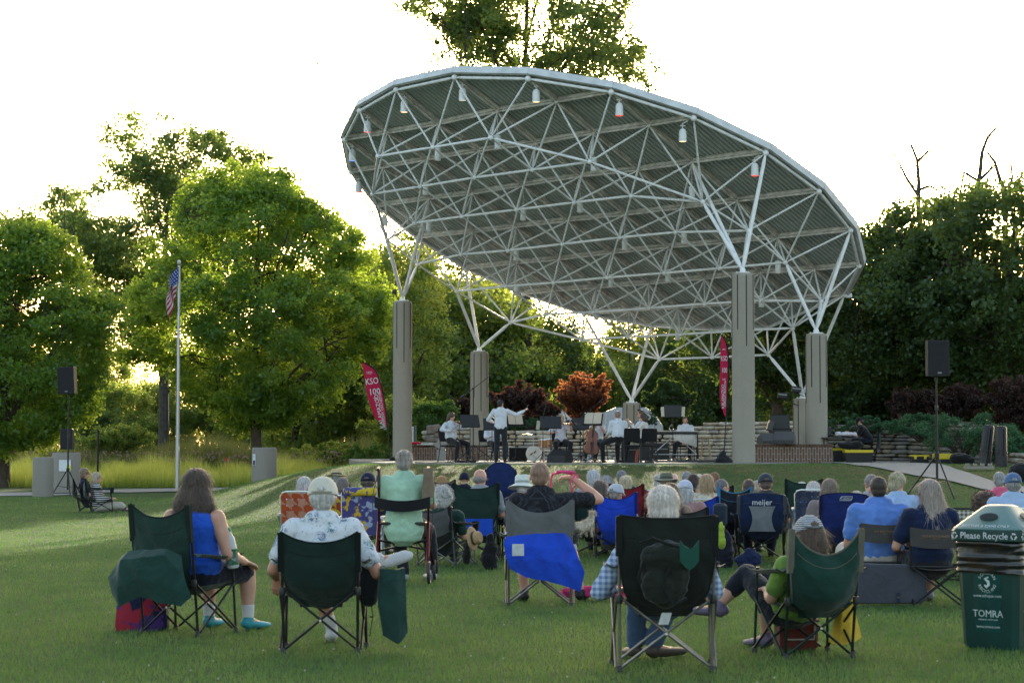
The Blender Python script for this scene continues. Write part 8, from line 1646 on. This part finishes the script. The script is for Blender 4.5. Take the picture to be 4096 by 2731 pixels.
mb = MB(); mb.rings([sq(.262, .795), sq(.262, .800), sq(.10, .945, .03), sq(.075, .955, .03)]); mb.build('lid', LID, t, True, 30)
Mlean = math.atan2(.145, .162)
def face(k): return Matrix.Rotation(k * PI / 2, 4, 'Z')
INK = plain('print_pale', (.55, .62, .60), .7)
for k in (0, 1):
    F = face(k); sl_ = Matrix.Rotation(-(PI / 2 - math.atan2(.145, .162)), 4, 'X')
    cen = V((0, -.185, .872)); nrm = V((0, -.145, .162)).normalized()
    Ms = F @ Matrix.Translation(cen + nrm * .004) @ Matrix.Rotation(math.atan2(.145, .162), 4, 'X')
    mb = MB(); mb.rings([[Ms @ V((.070 * math.cos(a), .036 * math.sin(a), z)) for a in [q * PI / 12 for q in range(24)]] for z in (0, .006)]); mb.build('hole_rim', GRN, t)
    mb = MB(); mb.rings([[Ms @ V((.058 * math.cos(a), .028 * math.sin(a), z)) for a in [q * PI / 12 for q in range(24)]] for z in (.0065, .0075)]); mb.build('hole', plastic((.01, .012, .012)), t)
    text_mesh('BOTTLES & CANS ONLY', .030, PW, t, (0, 0, 0), F @ Matrix.Translation(V((0, -.247, .818))) @ Matrix.Rotation(math.atan2(.145, .162), 4, 'X'), 'lettering', .0008, 1.12)
    text_mesh('Please Recycle', .062, PW, t, (0, 0, 0), F @ Matrix.Translation(V((0, -.2725, .753))) @ RX90, 'lettering', .0008, 1.0)
    for sx in (-1, 1):
        mb = MB(); Mc = F @ Matrix.Translation(V((sx * .225, -.2735, .753))) @ RX90
        for q in range(3):
            a0 = q * 2 * PI / 3 + PI / 2
            c1 = [V((.019 * math.cos(a0 + o_), .019 * math.sin(a0 + o_), 0)) for o_ in (-.85, -.2, .2)]
            mb.path([Mc @ p for p in c1], .0042, 5); e_ = V((.019 * math.cos(a0 + .2), .019 * math.sin(a0 + .2), 0)); dr = V((-math.sin(a0 + .5), math.cos(a0 + .5), 0)); nn = V((dr.y, -dr.x, 0))
            mb.add([Mc @ (e_ + dr * .012), Mc @ (e_ + nn * .010), Mc @ (e_ - nn * .010)], [(0, 1, 2)])
        mb.build('recycle_symbol', PW, t)
    def pl(z, off_=.003): return F @ Matrix.Translation(V((0, -(.21 + .025 * (z - .03) / .59) - off_, z))) @ Matrix.Rotation(PI / 2 + .042, 4, 'X')
    text_mesh('www.schupan.com', .028, INK, t, (0, 0, 0), pl(.355), 'lettering', .0006)
    text_mesh('TOMRA', .066, INK, t, (0, 0, 0), pl(.235), 'lettering', .0006, 1.0)
    text_mesh('Helping the world recycle', .014, INK, t, (0, 0, 0), pl(.198), 'lettering', .0005)
    text_mesh('www.tomra.com', .026, INK, t, (0, 0, 0), pl(.150), 'lettering', .0006)
    for q, ch in enumerate('RECYCLING'):
        a = -PI / 2 + (q - 4) * .29; text_mesh(ch, .030, INK, t, (0, 0, 0), pl(.445) @ Matrix.Translation(V((.062 * math.cos(a), .062 * math.sin(a), 0))) @ Matrix.Rotation(a + PI / 2, 4, 'Z'), 'lettering', .0005)
    for q, ch in enumerate('SCHUPAN'):
        a = PI / 2 - (q - 3) * .36; text_mesh(ch, .030, INK, t, (0, 0, 0), pl(.445) @ Matrix.Translation(V((.062 * math.cos(a), .062 * math.sin(a), 0))) @ Matrix.Rotation(a - PI / 2, 4, 'Z'), 'lettering', .0005)
    mb = MB(); Mq = pl(.445, .004); mb.path([Mq @ V(p) for p in ((.012, .034, 0), (-.014, .024, 0), (.010, .004, 0), (.014, -.016, 0), (-.004, -.032, 0), (-.020, -.018, 0))], [.006, .010, .011, .011, .010, .005], 6); mb.build('round_emblem', INK, t)
    mb = MB(); Mq = pl(.275, .0012); mb.rings([[Mq @ V((x_, y_, z_)) for x_, y_ in ((-.10, -.165), (.10, -.165), (.10, .225), (-.10, .225))] for z_ in (0, .0012)]); mb.build('sticker', plain('sticker_green', (.010, .06, .055), .25, 0, .3, 9, .3, .004), t, False)
bpy.data.scenes.remove(TMPS)
